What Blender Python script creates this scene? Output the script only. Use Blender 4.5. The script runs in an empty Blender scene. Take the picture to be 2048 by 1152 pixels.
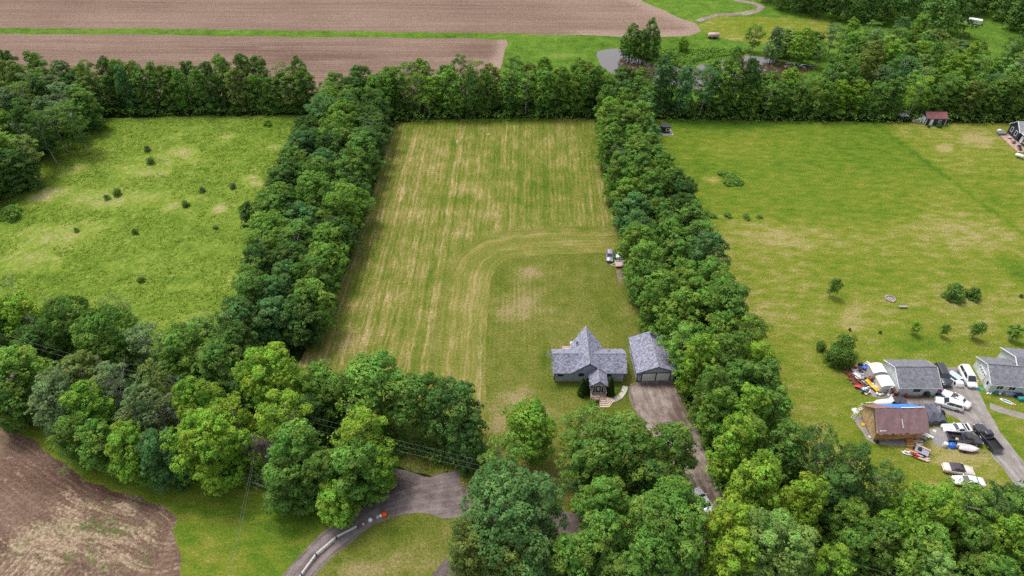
import bpy, math, random
import numpy as np
from mathutils import Vector, Matrix

scene = bpy.context.scene
COL = scene.collection
R = math.radians

# ---------------------------------------------------------------- camera
CAM_H, PITCH, LENS = 100.0, R(41.5), 24.0
cam_data = bpy.data.cameras.new("camera")
cam_data.lens = LENS
cam_data.sensor_width = 36.0
cam_data.clip_start = 0.5
cam_data.clip_end = 3000.0
camera = bpy.data.objects.new("camera", cam_data)
camera.location = (0, 0, CAM_H)
camera.rotation_euler = (math.pi / 2 - PITCH, 0, 0)
COL.objects.link(camera)
scene.camera = camera

# ---------------------------------------------------------------- sky and sun
SUN_EL, SUN_AZ = R(64), R(-46)          # azimuth from +Y, clockwise
world = bpy.data.worlds.new("World")
scene.world = world
world.use_nodes = True
wn = world.node_tree
wn.nodes.clear()
sky = wn.nodes.new("ShaderNodeTexSky")
sky.sky_type = 'NISHITA'
sky.sun_disc = False
sky.sun_elevation = SUN_EL
sky.sun_rotation = SUN_AZ % (2 * math.pi)
sky.air_density = 1.0
sky.dust_density = 4.0
sky.ozone_density = 1.0
hs = wn.nodes.new("ShaderNodeHueSaturation")
hs.inputs["Saturation"].default_value = 0.45
bg = wn.nodes.new("ShaderNodeBackground")
bg.inputs["Strength"].default_value = 0.142
wo = wn.nodes.new("ShaderNodeOutputWorld")
wn.links.new(sky.outputs[0], hs.inputs["Color"])
wn.links.new(hs.outputs[0], bg.inputs["Color"])
wn.links.new(bg.outputs[0], wo.inputs["Surface"])

sun_data = bpy.data.lights.new("sun", 'SUN')
sun_data.energy = 1.25
sun_data.angle = R(14)
sun_data.color = (1.0, 0.95, 0.88)
sun = bpy.data.objects.new("sun", sun_data)
sdir = Vector((math.sin(SUN_AZ) * math.cos(SUN_EL), math.cos(SUN_AZ) * math.cos(SUN_EL), math.sin(SUN_EL)))
sun.rotation_euler = sdir.to_track_quat('Z', 'Y').to_euler()
sun.location = sdir * 200
COL.objects.link(sun)

vs = scene.view_settings
vs.view_transform = 'Standard'
vs.look = 'None'
vs.gamma = 1.0
vs.use_curve_mapping = False
vs.exposure = 0.60
cy = scene.cycles
cy.max_bounces = 6
cy.diffuse_bounces = 4
cy.glossy_bounces = 2
cy.transmission_bounces = 3
cy.transparent_max_bounces = 4
cy.use_denoising = False
cy.caustics_reflective = False
cy.caustics_refractive = False

# ---------------------------------------------------------------- survey helpers
FPX = 2048 * LENS / 36.0
CP, SP = math.cos(PITCH), math.sin(PITCH)


def P(px, py, z=0.0):
    """Point of the place at height z that the photograph shows at this pixel (of 2048 x 1152)."""
    u, v = (px - 1024) / FPX, (py - 576) / FPX
    dx, dy, dz = u, CP - v * SP, -SP - v * CP
    t = (z - CAM_H) / dz
    return Vector((dx * t, dy * t, z))


def PX(x, y, z=0.0):
    """Pixel of a place point."""
    rz = z - CAM_H
    d = y * CP - rz * SP
    up = y * SP + rz * CP
    return 1024 + FPX * x / d, 576 - FPX * up / d


def px_per_m(p):
    return FPX / (p.y * CP - (p.z - CAM_H) * SP)


def P2(pts, z=0.0):
    return [tuple(P(a, b, z)[:2]) for a, b in pts]


rng = np.random.default_rng(7)
rnd = random.Random(11)


def vnoise(x, y, s=0):
    """value noise 0..1 on numpy arrays"""
    x = np.asarray(x, float); y = np.asarray(y, float)
    xi, yi = np.floor(x).astype(np.int64), np.floor(y).astype(np.int64)
    fx, fy = x - xi, y - yi
    fx, fy = fx * fx * (3 - 2 * fx), fy * fy * (3 - 2 * fy)

    def h(a, b):
        n = (a * 374761393 + b * 668265263 + s * 1442695041) & 0xFFFFFFFF
        n = ((n ^ (n >> 13)) * 1274126177) & 0xFFFFFFFF
        return ((n ^ (n >> 16)) & 0xFFFF) / 65535.0
    return (h(xi, yi) * (1 - fx) + h(xi + 1, yi) * fx) * (1 - fy) + (h(xi, yi + 1) * (1 - fx) + h(xi + 1, yi + 1) * fx) * fy


def fnoise(x, y, s=0, o=3):
    a, t, w = 0.0, 0.0, 1.0
    for k in range(o):
        a = a + w * vnoise(np.asarray(x) * 2 ** k, np.asarray(y) * 2 ** k, s + k * 17)
        t += w
        w *= 0.5
    return a / t


def poly_dist(pts, poly, closed=True):
    """distance to the outline, parameter along it, and inside flag (closed polygons)"""
    pts = np.asarray(pts, float)
    q = np.asarray(poly, float)
    n = len(q)
    best = np.full(len(pts), 1e9)
    par = np.zeros(len(pts))
    ins = np.zeros(len(pts), bool)
    acc = 0.0
    for i in range(n if closed else n - 1):
        a, b = q[i], q[(i + 1) % n]
        ab = b - a
        L2 = float(ab @ ab) + 1e-12
        t = np.clip(((pts - a) @ ab) / L2, 0, 1)
        d = np.hypot(*(pts - (a + t[:, None] * ab)).T)
        m = d < best
        best = np.where(m, d, best)
        par = np.where(m, acc + t * math.sqrt(L2), par)
        acc += math.sqrt(L2)
        if closed:
            c = ((a[1] > pts[:, 1]) != (b[1] > pts[:, 1]))
            xx = a[0] + (pts[:, 1] - a[1]) * ab[0] / (ab[1] if abs(ab[1]) > 1e-9 else 1e-9)
            ins ^= c & (pts[:, 0] < xx)
    return best, par, ins


# ---------------------------------------------------------------- tagging
def tag(o, label=None, cat=None, group=None, kind=None):
    if label: o["label"] = label
    if cat: o["category"] = cat
    if group: o["group"] = group
    if kind: o["kind"] = kind
    return o


def empty(name, loc, rz=0.0, label=None, cat=None, group=None):
    o = bpy.data.objects.new(name, None)
    o.empty_display_size = 0.3
    o.location = loc
    o.rotation_euler = (0, 0, rz)
    COL.objects.link(o)
    return tag(o, label, cat, group)


def link(name, mesh, parent=None):
    o = bpy.data.objects.new(name, mesh)
    COL.objects.link(o)
    if parent is not None:
        o.parent = parent
    return o


def copy_tree(o, parent=None):
    c = o.copy()
    COL.objects.link(c)
    if parent is not None:
        c.parent = parent
    for ch in list(o.children):
        copy_tree(ch, c)
    return c


def raw_mesh(name, V, F4, mat, fattr=None, pattr=None):
    """mesh from numpy arrays of quads"""
    me = bpy.data.meshes.new(name)
    V = np.asarray(V, np.float32); F4 = np.asarray(F4, np.int32)
    me.vertices.add(len(V)); me.vertices.foreach_set("co", V.ravel())
    k = F4.shape[1]
    me.loops.add(F4.size); me.loops.foreach_set("vertex_index", F4.ravel())
    me.polygons.add(len(F4))
    me.polygons.foreach_set("loop_start", np.arange(0, F4.size, k, dtype=np.int32))
    me.polygons.foreach_set("loop_total", np.full(len(F4), k, np.int32))
    for nm, d in (fattr or {}).items():
        a = me.attributes.new(nm, 'FLOAT', 'FACE')
        a.data.foreach_set("value", np.asarray(d, np.float32))
    for nm, d in (pattr or {}).items():
        a = me.attributes.new(nm, 'FLOAT', 'POINT')
        a.data.foreach_set("value", np.asarray(d, np.float32))
    me.update(calc_edges=True)
    me.materials.append(mat)
    return me


class MB:
    """collects shapes into one mesh"""

    def __init__(s):
        s.v, s.f, s.smooth = [], [], []

    def add(s, verts, faces, smooth=False):
        b = len(s.v)
        s.v += [tuple(v) for v in verts]
        s.f += [tuple(i + b for i in f) for f in faces]
        s.smooth += [smooth] * len(faces)
        return s

    def box(s, c, d, rz=0.0, rx=0.0, ry=0.0, taper=1.0):
        hx, hy, hz = d[0] / 2, d[1] / 2, d[2] / 2
        m = Matrix.Translation(c) @ Matrix.Rotation(rz, 4, 'Z') @ Matrix.Rotation(ry, 4, 'Y') @ Matrix.Rotation(rx, 4, 'X')
        vs = []
        for z in (-1, 1):
            k = taper if z > 0 else 1.0
            for x, y in ((-1, -1), (1, -1), (1, 1), (-1, 1)):
                vs.append(m @ Vector((x * hx * k, y * hy * k, z * hz)))
        return s.add(vs, [(3, 2, 1, 0), (4, 5, 6, 7), (0, 1, 5, 4), (1, 2, 6, 5), (2, 3, 7, 6), (3, 0, 4, 7)])

    def tube(s, pts, rad, n=6, caps=True, smooth=True):
        pts = [Vector(p) for p in pts]
        rad = rad if isinstance(rad, (list, tuple)) else [rad] * len(pts)
        vs, fs = [], []
        for i, p in enumerate(pts):
            d = (pts[min(i + 1, len(pts) - 1)] - pts[max(i - 1, 0)]).normalized()
            a = d.orthogonal().normalized() if i == 0 else (a - d * a.dot(d)).normalized()
            b = d.cross(a)
            for k in range(n):
                t = 2 * math.pi * k / n
                vs.append(p + (a * math.cos(t) + b * math.sin(t)) * rad[i])
        for i in range(len(pts) - 1):
            for k in range(n):
                fs.append((i * n + k, i * n + (k + 1) % n, (i + 1) * n + (k + 1) % n, (i + 1) * n + k))
        s.add(vs, fs, smooth)
        if caps:
            s.add(vs[:n], [tuple(range(n - 1, -1, -1))])
            s.add(vs[-n:], [tuple(range(n))])
        return s

    def lathe(s, prof, n=12, c=(0, 0, 0), axis='Z', smooth=True):
        vs, fs = [], []
        c = Vector(c)
        for r, h in prof:
            for k in range(n):
                t = 2 * math.pi * k / n
                p = Vector((r * math.cos(t), r * math.sin(t), h))
                if axis == 'Y': p = Vector((p.x, p.z, p.y))
                if axis == 'X': p = Vector((p.z, p.x, p.y))
                vs.append(c + p)
        for i in range(len(prof) - 1):
            for k in range(n):
                fs.append((i * n + k, i * n + (k + 1) % n, (i + 1) * n + (k + 1) % n, (i + 1) * n + k))
        s.add(vs, fs, smooth)
        s.add(vs[:n], [tuple(range(n - 1, -1, -1))])
        s.add(vs[-n:], [tuple(range(n))])
        return s

    def loft(s, secs, smooth=False, caps=True):
        n = len(secs[0])
        vs = [p for sec in secs for p in sec]
        fs = []
        for i in range(len(secs) - 1):
            for k in range(n):
                fs.append((i * n + k, i * n + (k + 1) % n, (i + 1) * n + (k + 1) % n, (i + 1) * n + k))
        s.add(vs, fs, smooth)
        if caps:
            s.add(secs[0], [tuple(range(n - 1, -1, -1))])
            s.add(secs[-1], [tuple(range(n))])
        return s

    def prism(s, poly, vec):
        """polygon (3D points) extruded by vec"""
        poly = [Vector(p) for p in poly]
        vec = Vector(vec)
        n = len(poly)
        vs = poly + [p + vec for p in poly]
        fs = [tuple(range(n - 1, -1, -1)), tuple(range(n, 2 * n))]
        fs += [(i, (i + 1) % n, n + (i + 1) % n, n + i) for i in range(n)]
        return s.add(vs, fs)

    def build(s, name, mat, parent=None, loc=None):
        me = bpy.data.meshes.new(name)
        me.from_pydata(s.v, [], s.f)
        me.polygons.foreach_set("use_smooth", s.smooth)
        me.materials.append(mat)
        me.update()
        o = link(name, me, parent)
        if loc is not None:
            o.location = loc
        return o


# ---------------------------------------------------------------- materials
class NT:
    def __init__(s, name):
        s.m = bpy.data.materials.new(name)
        s.m.use_nodes = True
        s.t = s.m.node_tree
        s.t.nodes.clear()
        s.out = s.n("ShaderNodeOutputMaterial")

    def n(s, t, **kw):
        x = s.t.nodes.new(t)
        for k, v in kw.items():
            setattr(x, k, v)
        return x

    def put(s, sock, v):
        if isinstance(v, bpy.types.NodeSocket):
            s.t.links.new(v, sock)
        elif isinstance(v, (tuple, list)) and len(v) == 3 and sock.type == 'RGBA':
            sock.default_value = (*v, 1)
        else:
            sock.default_value = v

    def coord(s, scale=(1, 1, 1), rot=0.0):
        tc = s.n("ShaderNodeTexCoord")
        mp = s.n("ShaderNodeMapping")
        mp.inputs["Scale"].default_value = scale
        mp.inputs["Rotation"].default_value = (0, 0, rot)
        s.t.links.new(tc.outputs["Object"], mp.inputs["Vector"])
        return mp.outputs[0]

    def attr(s, name, kind='GEOMETRY'):
        a = s.n("ShaderNodeAttribute", attribute_name=name, attribute_type=kind)
        return a.outputs["Fac"]

    def xyz(s, x, y, z=0.0):
        c = s.n("ShaderNodeCombineXYZ")
        s.put(c.inputs[0], x); s.put(c.inputs[1], y); s.put(c.inputs[2], z)
        return c.outputs[0]

    def noise(s, vec, scale, detail=4.0, rough=0.55, dist=0.0):
        x = s.n("ShaderNodeTexNoise")
        s.put(x.inputs["Vector"], vec)
        x.inputs["Scale"].default_value = scale
        x.inputs["Detail"].default_value = detail
        x.inputs["Roughness"].default_value = rough
        x.inputs["Distortion"].default_value = dist
        return x.outputs["Fac"]

    def math(s, op, a, b=0.0, c=0.0, clamp=False):
        x = s.n("ShaderNodeMath", operation=op, use_clamp=clamp)
        s.put(x.inputs[0], a); s.put(x.inputs[1], b)
        if op in ('MULTIPLY_ADD', 'SMOOTH_MIN', 'WRAP', 'COMPARE'):
            s.put(x.inputs[2], c)
        return x.outputs[0]

    def rng(s, v, a, b, c=0.0, d=1.0, smooth=True):
        x = s.n("ShaderNodeMapRange")
        x.interpolation_type = 'SMOOTHSTEP' if smooth else 'LINEAR'
        s.put(x.inputs[0], v)
        for i, k in enumerate((a, b, c, d)):
            x.inputs[1 + i].default_value = k
        return x.outputs[0]

    def ramp(s, fac, stops):
        x = s.n("ShaderNodeValToRGB")
        e = x.color_ramp.elements
        while len(e) < len(stops):
            e.new(0.5)
        for k, (p, c) in zip(e, stops):
            k.position = p
            k.color = (*c, 1)
        s.put(x.inputs[0], fac)
        return x.outputs[0]

    def mix(s, fac, a, b, mode='MIX'):
        x = s.n("ShaderNodeMix", data_type='RGBA', blend_type=mode)
        s.put(x.inputs[0], fac); s.put(x.inputs[6], a); s.put(x.inputs[7], b)
        return x.outputs[2]

    def scale(s, col, k):
        x = s.n("ShaderNodeVectorMath", operation='SCALE')
        s.put(x.inputs[0], col); s.put(x.inputs["Scale"], k)
        return x.outputs[0]

    def bump(s, h, strength=0.5, dist=0.1):
        x = s.n("ShaderNodeBump")
        x.inputs["Strength"].default_value = strength
        x.inputs["Distance"].default_value = dist
        s.put(x.inputs["Height"], h)
        return x.outputs[0]

    def diffuse(s, col, normal=None):
        x = s.n("ShaderNodeBsdfDiffuse")
        s.put(x.inputs["Color"], col)
        if normal is not None:
            s.put(x.inputs["Normal"], normal)
        s.t.links.new(x.outputs[0], s.out.inputs[0])
        return s.m

    def principled(s, col, rough=0.6, metal=0.0, spec=0.4, normal=None, coat=0.0):
        x = s.n("ShaderNodeBsdfPrincipled")
        s.put(x.inputs["Base Color"], col)
        s.put(x.inputs["Roughness"], rough)
        x.inputs["Metallic"].default_value = metal
        x.inputs["Specular IOR Level"].default_value = spec
        x.inputs["Coat Weight"].default_value = coat
        if normal is not None:
            s.put(x.inputs["Normal"], normal)
        s.t.links.new(x.outputs[0], s.out.inputs[0])
        return s.m


def paint(name, col, rough=0.5, metal=0.0, var=0.12, scale=2.0, spec=0.4, coat=0.0, bump=0.0):
    t = NT(name)
    c = t.coord()
    n = t.noise(c, scale, 5, 0.6)
    k = t.rng(n, 0.3, 0.7, 1 - var, 1 + var)
    nrm = t.bump(t.noise(c, scale * 4, 4), bump, 0.03) if bump else None
    return t.principled(t.scale(col, k), rough, metal, spec, nrm, coat)


def grass_material(name, dark, mid, light, tan, soil=(0.20, 0.15, 0.11), big=0.03, med=0.3, fine=2.2, wm=0.55, streak=None):
    """grass that runs from lush to dry by the sheet's own dry / soil masks plus noise at three sizes"""
    t = NT(name)
    c = t.coord()
    nb = t.noise(c, big, 3)
    nm = t.noise(c if streak is None else t.coord(streak[0], streak[1]), med, 6, 0.65)
    nf = t.noise(c, fine, 5, 0.72)
    f = t.math('ADD', t.attr("dry"), t.math('MULTIPLY', t.math('SUBTRACT', nb, 0.5), 0.7))
    f = t.math('ADD', f, t.math('MULTIPLY', t.math('SUBTRACT', nm, 0.5), wm * 2.6))
    f = t.math('ADD', f, t.math('MULTIPLY', t.math('SUBTRACT', nf, 0.5), 0.55))
    col = t.ramp(f, [(0.0, dark), (0.33, mid), (0.62, light), (0.95, tan)])
    so = t.math('ADD', t.attr("soil"), t.math('MULTIPLY', t.math('SUBTRACT', nm, 0.5), 0.9))
    so = t.rng(t.math('ADD', so, t.math('MULTIPLY', t.math('SUBTRACT', nf, 0.5), 0.7)), 0.42, 0.7)
    soilc = t.mix(nf, soil, tuple(k * 1.5 for k in soil))
    col = t.mix(t.math('MULTIPLY', so, t.rng(t.attr("soil"), 0.0, 0.15)), col, soilc)
    k = t.rng(nf, 0.28, 0.72, 0.74, 1.26, smooth=False)
    col = t.scale(col, k)
    return t.diffuse(col, t.bump(t.math('ADD', nf, t.math('MULTIPLY', nm, 1.2)), 0.7, 0.35))


# ---------------------------------------------------------------- ground sheets
def clip_halfplane(poly, ax, lim, keep_less):
    out = []
    n = len(poly)
    for i in range(n):
        a, b = poly[i], poly[(i + 1) % n]
        ia = (a[ax] <= lim) if keep_less else (a[ax] >= lim)
        ib = (b[ax] <= lim) if keep_less else (b[ax] >= lim)
        if ia:
            out.append(a)
        if ia != ib:
            t = (lim - a[ax]) / (b[ax] - a[ax])
            out.append((a[0] + t * (b[0] - a[0]), a[1] + t * (b[1] - a[1])))
    return out


def rough_outline(poly, step, amp, seed):
    out = []
    n = len(poly)
    for i in range(n):
        a, b = poly[i], poly[(i + 1) % n]
        L = math.hypot(b[0] - a[0], b[1] - a[1])
        k = max(1, int(L / step))
        nx, ny = -(b[1] - a[1]) / (L + 1e-9), (b[0] - a[0]) / (L + 1e-9)
        for j in range(k):
            t = j / k
            x, y = a[0] + t * (b[0] - a[0]), a[1] + t * (b[1] - a[1])
            d = (float(fnoise(x * 0.45, y * 0.45, seed)) - 0.5) * 2.6 * amp
            out.append((x + nx * d, y + ny * d))
    return out


def smooth_poly(poly, it=2):
    for _ in range(it):
        q = []
        n = len(poly)
        for i in range(n):
            a, b = poly[i], poly[(i + 1) % n]
            q.append((a[0] * .75 + b[0] * .25, a[1] * .75 + b[1] * .25))
            q.append((a[0] * .25 + b[0] * .75, a[1] * .25 + b[1] * .75))
        poly = q
    return poly


def sheet(name, poly, cell, z, mat, attrs=None, step=1.5, amp=0.5, seed=1, relief=0.0):
    """ground sheet filling a rough-edged polygon with a grid; attrs: name -> f(xy array)"""
    poly = rough_outline(poly, step, amp, seed)
    xs, ys = [p[0] for p in poly], [p[1] for p in poly]
    i0, i1 = math.floor(min(xs) / cell), math.ceil(max(xs) / cell)
    j0, j1 = math.floor(min(ys) / cell), math.ceil(max(ys) / cell)
    edge_cells = set()
    n = len(poly)
    for i in range(n):
        a, b = poly[i], poly[(i + 1) % n]
        L = math.hypot(b[0] - a[0], b[1] - a[1])
        k = max(2, int(L / cell * 4) + 1)
        for j in range(k + 1):
            t = j / k
            cx, cy_ = (a[0] + t * (b[0] - a[0])) / cell, (a[1] + t * (b[1] - a[1])) / cell
            for dx in (-0.02, 0.02):
                for dy in (-0.02, 0.02):
                    edge_cells.add((math.floor(cx + dx), math.floor(cy_ + dy)))
    cx = (np.arange(i0, i1) + 0.5) * cell
    cyy = (np.arange(j0, j1) + 0.5) * cell
    gx, gy = np.meshgrid(cx, cyy, indexing='ij')
    _, _, ins = poly_dist(np.stack([gx.ravel(), gy.ravel()], 1), poly)
    ins = ins.reshape(gx.shape)
    V, idx, F = [], {}, []

    def vid(x, y):
        k = (round(x, 3), round(y, 3))
        if k not in idx:
            idx[k] = len(V)
            V.append(k)
        return idx[k]
    strips = {}
    for i in range(i0, i1):
        strip = None
        for j in range(j0, j1):
            if (i, j) in edge_cells:
                if strip is None:
                    strip = clip_halfplane(clip_halfplane(poly, 0, i * cell, False), 0, (i + 1) * cell, True)
                q = clip_halfplane(strip, 1, j * cell, False) if strip else []
                q = clip_halfplane(q, 1, (j + 1) * cell, True) if len(q) > 2 else []
                f = []
                for x, y in q:
                    k = vid(x, y)
                    if k not in f:
                        f.append(k)
                if len(f) > 2:
                    F.append(tuple(f))
            elif ins[i - i0, j - j0]:
                F.append((vid(i * cell, j * cell), vid((i + 1) * cell, j * cell), vid((i + 1) * cell, (j + 1) * cell), vid(i * cell, (j + 1) * cell)))
    xy = np.array(V)
    zz = np.full(len(V), z)
    if relief:
        d, _, _ = poly_dist(xy, poly)
        zz = z + relief * fnoise(xy[:, 0] * 0.5, xy[:, 1] * 0.5, seed + 5, 3) * np.clip(d / 2, 0, 1)
    me = bpy.data.meshes.new(name)
    me.from_pydata(np.column_stack([xy, zz]).tolist(), [], F)
    for nm in ("dry", "soil"):
        if nm not in (attrs or {}):
            attrs = dict(attrs or {}, **{nm: (lambda p: np.zeros(len(p)))})
    for nm, fn in attrs.items():
        a = me.attributes.new(nm, 'FLOAT', 'POINT')
        a.data.foreach_set("value", np.asarray(fn(xy), np.float32))
    me.materials.append(mat)
    me.update()
    o = link(name, me)
    return tag(o, kind='structure')


def blobs(lst):
    """soft patches given as (px, py, half-width px, half-height px, amount) in the photograph"""
    bl = []
    for px, py, rx, ry, a in lst:
        c = P(px, py)
        ex = (P(px + rx, py) - c).length
        ey = (P(px, py - ry) - P(px, py + ry)).length / 2
        bl.append((c.x, c.y, ex, ey, a))

    def f(p):
        o = np.zeros(len(p))
        for x, y, ex, ey, a in bl:
            q = ((p[:, 0] - x) / ex) ** 2 + ((p[:, 1] - y) / ey) ** 2
            o += a * np.exp(-q * 1.2)
        return o
    return f


def path_attr(lst):
    """worn lines: (pixel points, width m, amount)"""
    L = [([tuple(P(a, b)[:2]) for a, b in pts], w, a) for pts, w, a in lst]

    def f(p):
        o = np.zeros(len(p))
        for pts, w, a in L:
            d, _, _ = poly_dist(p, pts, closed=False)
            o = np.maximum(o, a * np.exp(-(d / w) ** 2)) if a > 0 else o + a * np.exp(-(d / w) ** 2)
        return o
    return f


def band(pts, w):
    """outline of a strip of width w (number or list, metres) along world points"""
    pts = [Vector((p[0], p[1])) for p in pts]
    w = w if isinstance(w, (list, tuple)) else [w] * len(pts)
    l, r = [], []
    for i, p in enumerate(pts):
        d = (pts[min(i + 1, len(pts) - 1)] - pts[max(i - 1, 0)]).normalized()
        nrm = Vector((-d.y, d.x))
        l.append(tuple(p + nrm * w[i] / 2)); r.append(tuple(p - nrm * w[i] / 2))
    return l + r[::-1]


def resample(pts, step=2.0):
    """Catmull-Rom through points"""
    pts = [Vector(p) for p in pts]
    out = []
    for i in range(len(pts) - 1):
        p0, p1, p2, p3 = pts[max(i - 1, 0)], pts[i], pts[i + 1], pts[min(i + 2, len(pts) - 1)]
        k = max(1, int((p2 - p1).length / step))
        for j in range(k):
            t = j / k
            out.append(0.5 * ((2 * p1) + (p2 - p0) * t + (2 * p0 - 5 * p1 + 4 * p2 - p3) * t * t + (3 * p1 - p0 - 3 * p2 + p3) * t ** 3))
    out.append(pts[-1])
    return out
# ================================================================ GROUND
M = {}
M['litter'] = grass_material("woodland_floor", (.022, .032, .012), (.035, .05, .018), (.05, .065, .025), (.09, .075, .05), fine=1.2)
M['rough_grass'] = grass_material("rough_grass", (.045, .095, .014), (.085, .165, .022), (.13, .215, .032), (.21, .21, .07), fine=1.0, med=0.22)
M['meadow'] = grass_material("meadow_grass", (.070, .130, .020), (.135, .208, .028), (.205, .265, .046), (.33, .30, .13), fine=1.3, med=0.28, wm=0.5)
M['lawn'] = grass_material("lawn_grass", (.062, .130, .014), (.114, .180, .019), (.188, .212, .030), (.32, .275, .11), fine=2.6, med=0.26, wm=0.60,
                           streak=((1.0, 2.2, 1.0), 0.25))
M['yard'] = grass_material("yard_grass", (.065, .105, .014), (.115, .145, .022), (.175, .180, .042), (.29, .235, .11), fine=2.4, med=0.3, wm=0.45)


def hay_material():
    t = NT("hay_field_grass")
    c = t.coord()
    u, v = t.attr("u"), t.attr("v")
    wob = t.noise(c, 0.12, 2)
    uw = t.math('ADD', u, t.math('MULTIPLY', wob, 1.6))
    s1 = t.noise(t.xyz(uw, t.math('MULTIPLY', v, 0.012)), 0.34, 2, 0.5)
    s2 = t.noise(t.xyz(uw, t.math('MULTIPLY', v, 0.05)), 1.1, 4, 0.6)
    s3 = t.noise(t.xyz(uw, t.math('MULTIPLY', v, 0.10)), 2.6, 4, 0.7)
    nm = t.noise(c, 0.16, 5, 0.65)
    nf = t.noise(c, 2.2, 5, 0.75)
    f = t.math('ADD', t.attr("dry"), t.math('MULTIPLY', t.math('SUBTRACT', s1, 0.5), 0.55))
    per = t.math('SINE', t.math('MULTIPLY', t.math('ADD', u, t.math('MULTIPLY', wob, 0.9)), 2 * math.pi / 3.3))
    pe2 = t.math('SINE', t.math('MULTIPLY', t.math('ADD', u, t.math('MULTIPLY', wob, 0.6)), 2 * math.pi / 1.15))
    f = t.math('ADD', f, t.math('MULTIPLY_ADD', per, 0.06, t.math('MULTIPLY', pe2, 0.06)))
    for s, k in ((s2, 0.8), (s3, 1.15), (nm, 1.0), (nf, 0.55)):
        f = t.math('ADD', f, t.math('MULTIPLY', t.math('SUBTRACT', s, 0.5), k))
    dr = t.attr("dry")
    f = t.math('ADD', dr, t.math('MULTIPLY', t.attr("amp"), t.math('SUBTRACT', f, dr)))
    col = t.ramp(f, [(0.0, (.062, .115, .014)), (0.34, (.115, .155, .022)), (0.58, (.20, .195, .048)), (0.80, (.33, .265, .115)), (1.0, (.46, .37, .20))])
    so = t.rng(t.math('ADD', t.attr("soil"), t.math('MULTIPLY', t.math('SUBTRACT', s3, 0.5), 0.8)), 0.45, 0.75)
    col = t.mix(so, col, (.40, .31, .19))
    col = t.scale(col, t.rng(nf, 0.28, 0.72, 0.68, 1.32, smooth=False))
    return t.diffuse(col, t.bump(t.math('ADD', nf, s3), 0.6, 0.25))


def plough_material(name, base, lighter, dark, row, straw=False):
    """bare worked soil; u across the rows, v along"""
    t = NT(name)
    c = t.coord()
    u, v = t.attr("u"), t.attr("v")
    uw = t.math('ADD', u, t.math('MULTIPLY', t.noise(c, 0.05, 2), 2.0))
    r = t.math('SINE', t.math('MULTIPLY', uw, 2 * math.pi / row))
    s1 = t.noise(t.xyz(uw, t.math('MULTIPLY', v, 0.01)), 0.16, 4, 0.6)
    s2 = t.noise(t.xyz(uw, t.math('MULTIPLY', v, 0.03)), 0.7, 4, 0.6)
    nb = t.noise(c, 0.02, 3)
    nm = t.noise(c, 0.5, 5, 0.65)
    nf = t.noise(c, 2.0, 5, 0.75)
    f = t.math('MULTIPLY_ADD', r, 0.05, 0.5)
    for s, k in ((s1, 0.75), (s2, 0.7), (nb, 0.6), (nm, 0.45), (nf, 0.5)):
        f = t.math('ADD', f, t.math('MULTIPLY', t.math('SUBTRACT', s, 0.5), k))
    f = t.math('ADD', f, t.attr("soil"))
    col = t.ramp(f, [(0.15, dark), (0.5, base), (0.85, lighter)])
    if straw:
        st = t.noise(t.xyz(t.math('MULTIPLY', uw, 1.0), t.math('MULTIPLY', v, 0.14)), 0.85, 6, 0.72)
        g = t.noise(c, 0.35, 5, 0.7)
        k = t.math('ADD', t.attr("straw"), t.math('MULTIPLY', t.math('SUBTRACT', st, 0.5), 2.8))
        k = t.math('ADD', k, t.math('MULTIPLY', t.math('SUBTRACT', t.noise(c, 0.16, 4, 0.6), 0.5), 1.8))
        k = t.math('ADD', k, t.math('MULTIPLY', t.math('SUBTRACT', nf, 0.5), 0.9))
        sc = t.ramp(nf, [(0.3, (.24, .165, .11)), (0.55, (.36, .275, .185)), (0.8, (.58, .49, .34))])
        gk = t.math('ADD', t.attr("dry"), t.math('MULTIPLY', t.math('SUBTRACT', g, 0.5), 1.8))
        col = t.mix(t.rng(gk, 0.36, 0.8), col, t.mix(nf, (.07, .11, .03), (.15, .19, .06)))
        col = t.mix(t.math('MULTIPLY', t.rng(k, 0.40, 0.95), 0.9), col, sc)
    col = t.scale(col, t.rng(nf, 0.28, 0.72, 0.72, 1.28, smooth=False))
    h = t.math('ADD', t.math('MULTIPLY', r, 0.5), t.math('MULTIPLY', nf, 1.5))
    return t.diffuse(col, t.bump(h, 0.6, 0.25))


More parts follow.
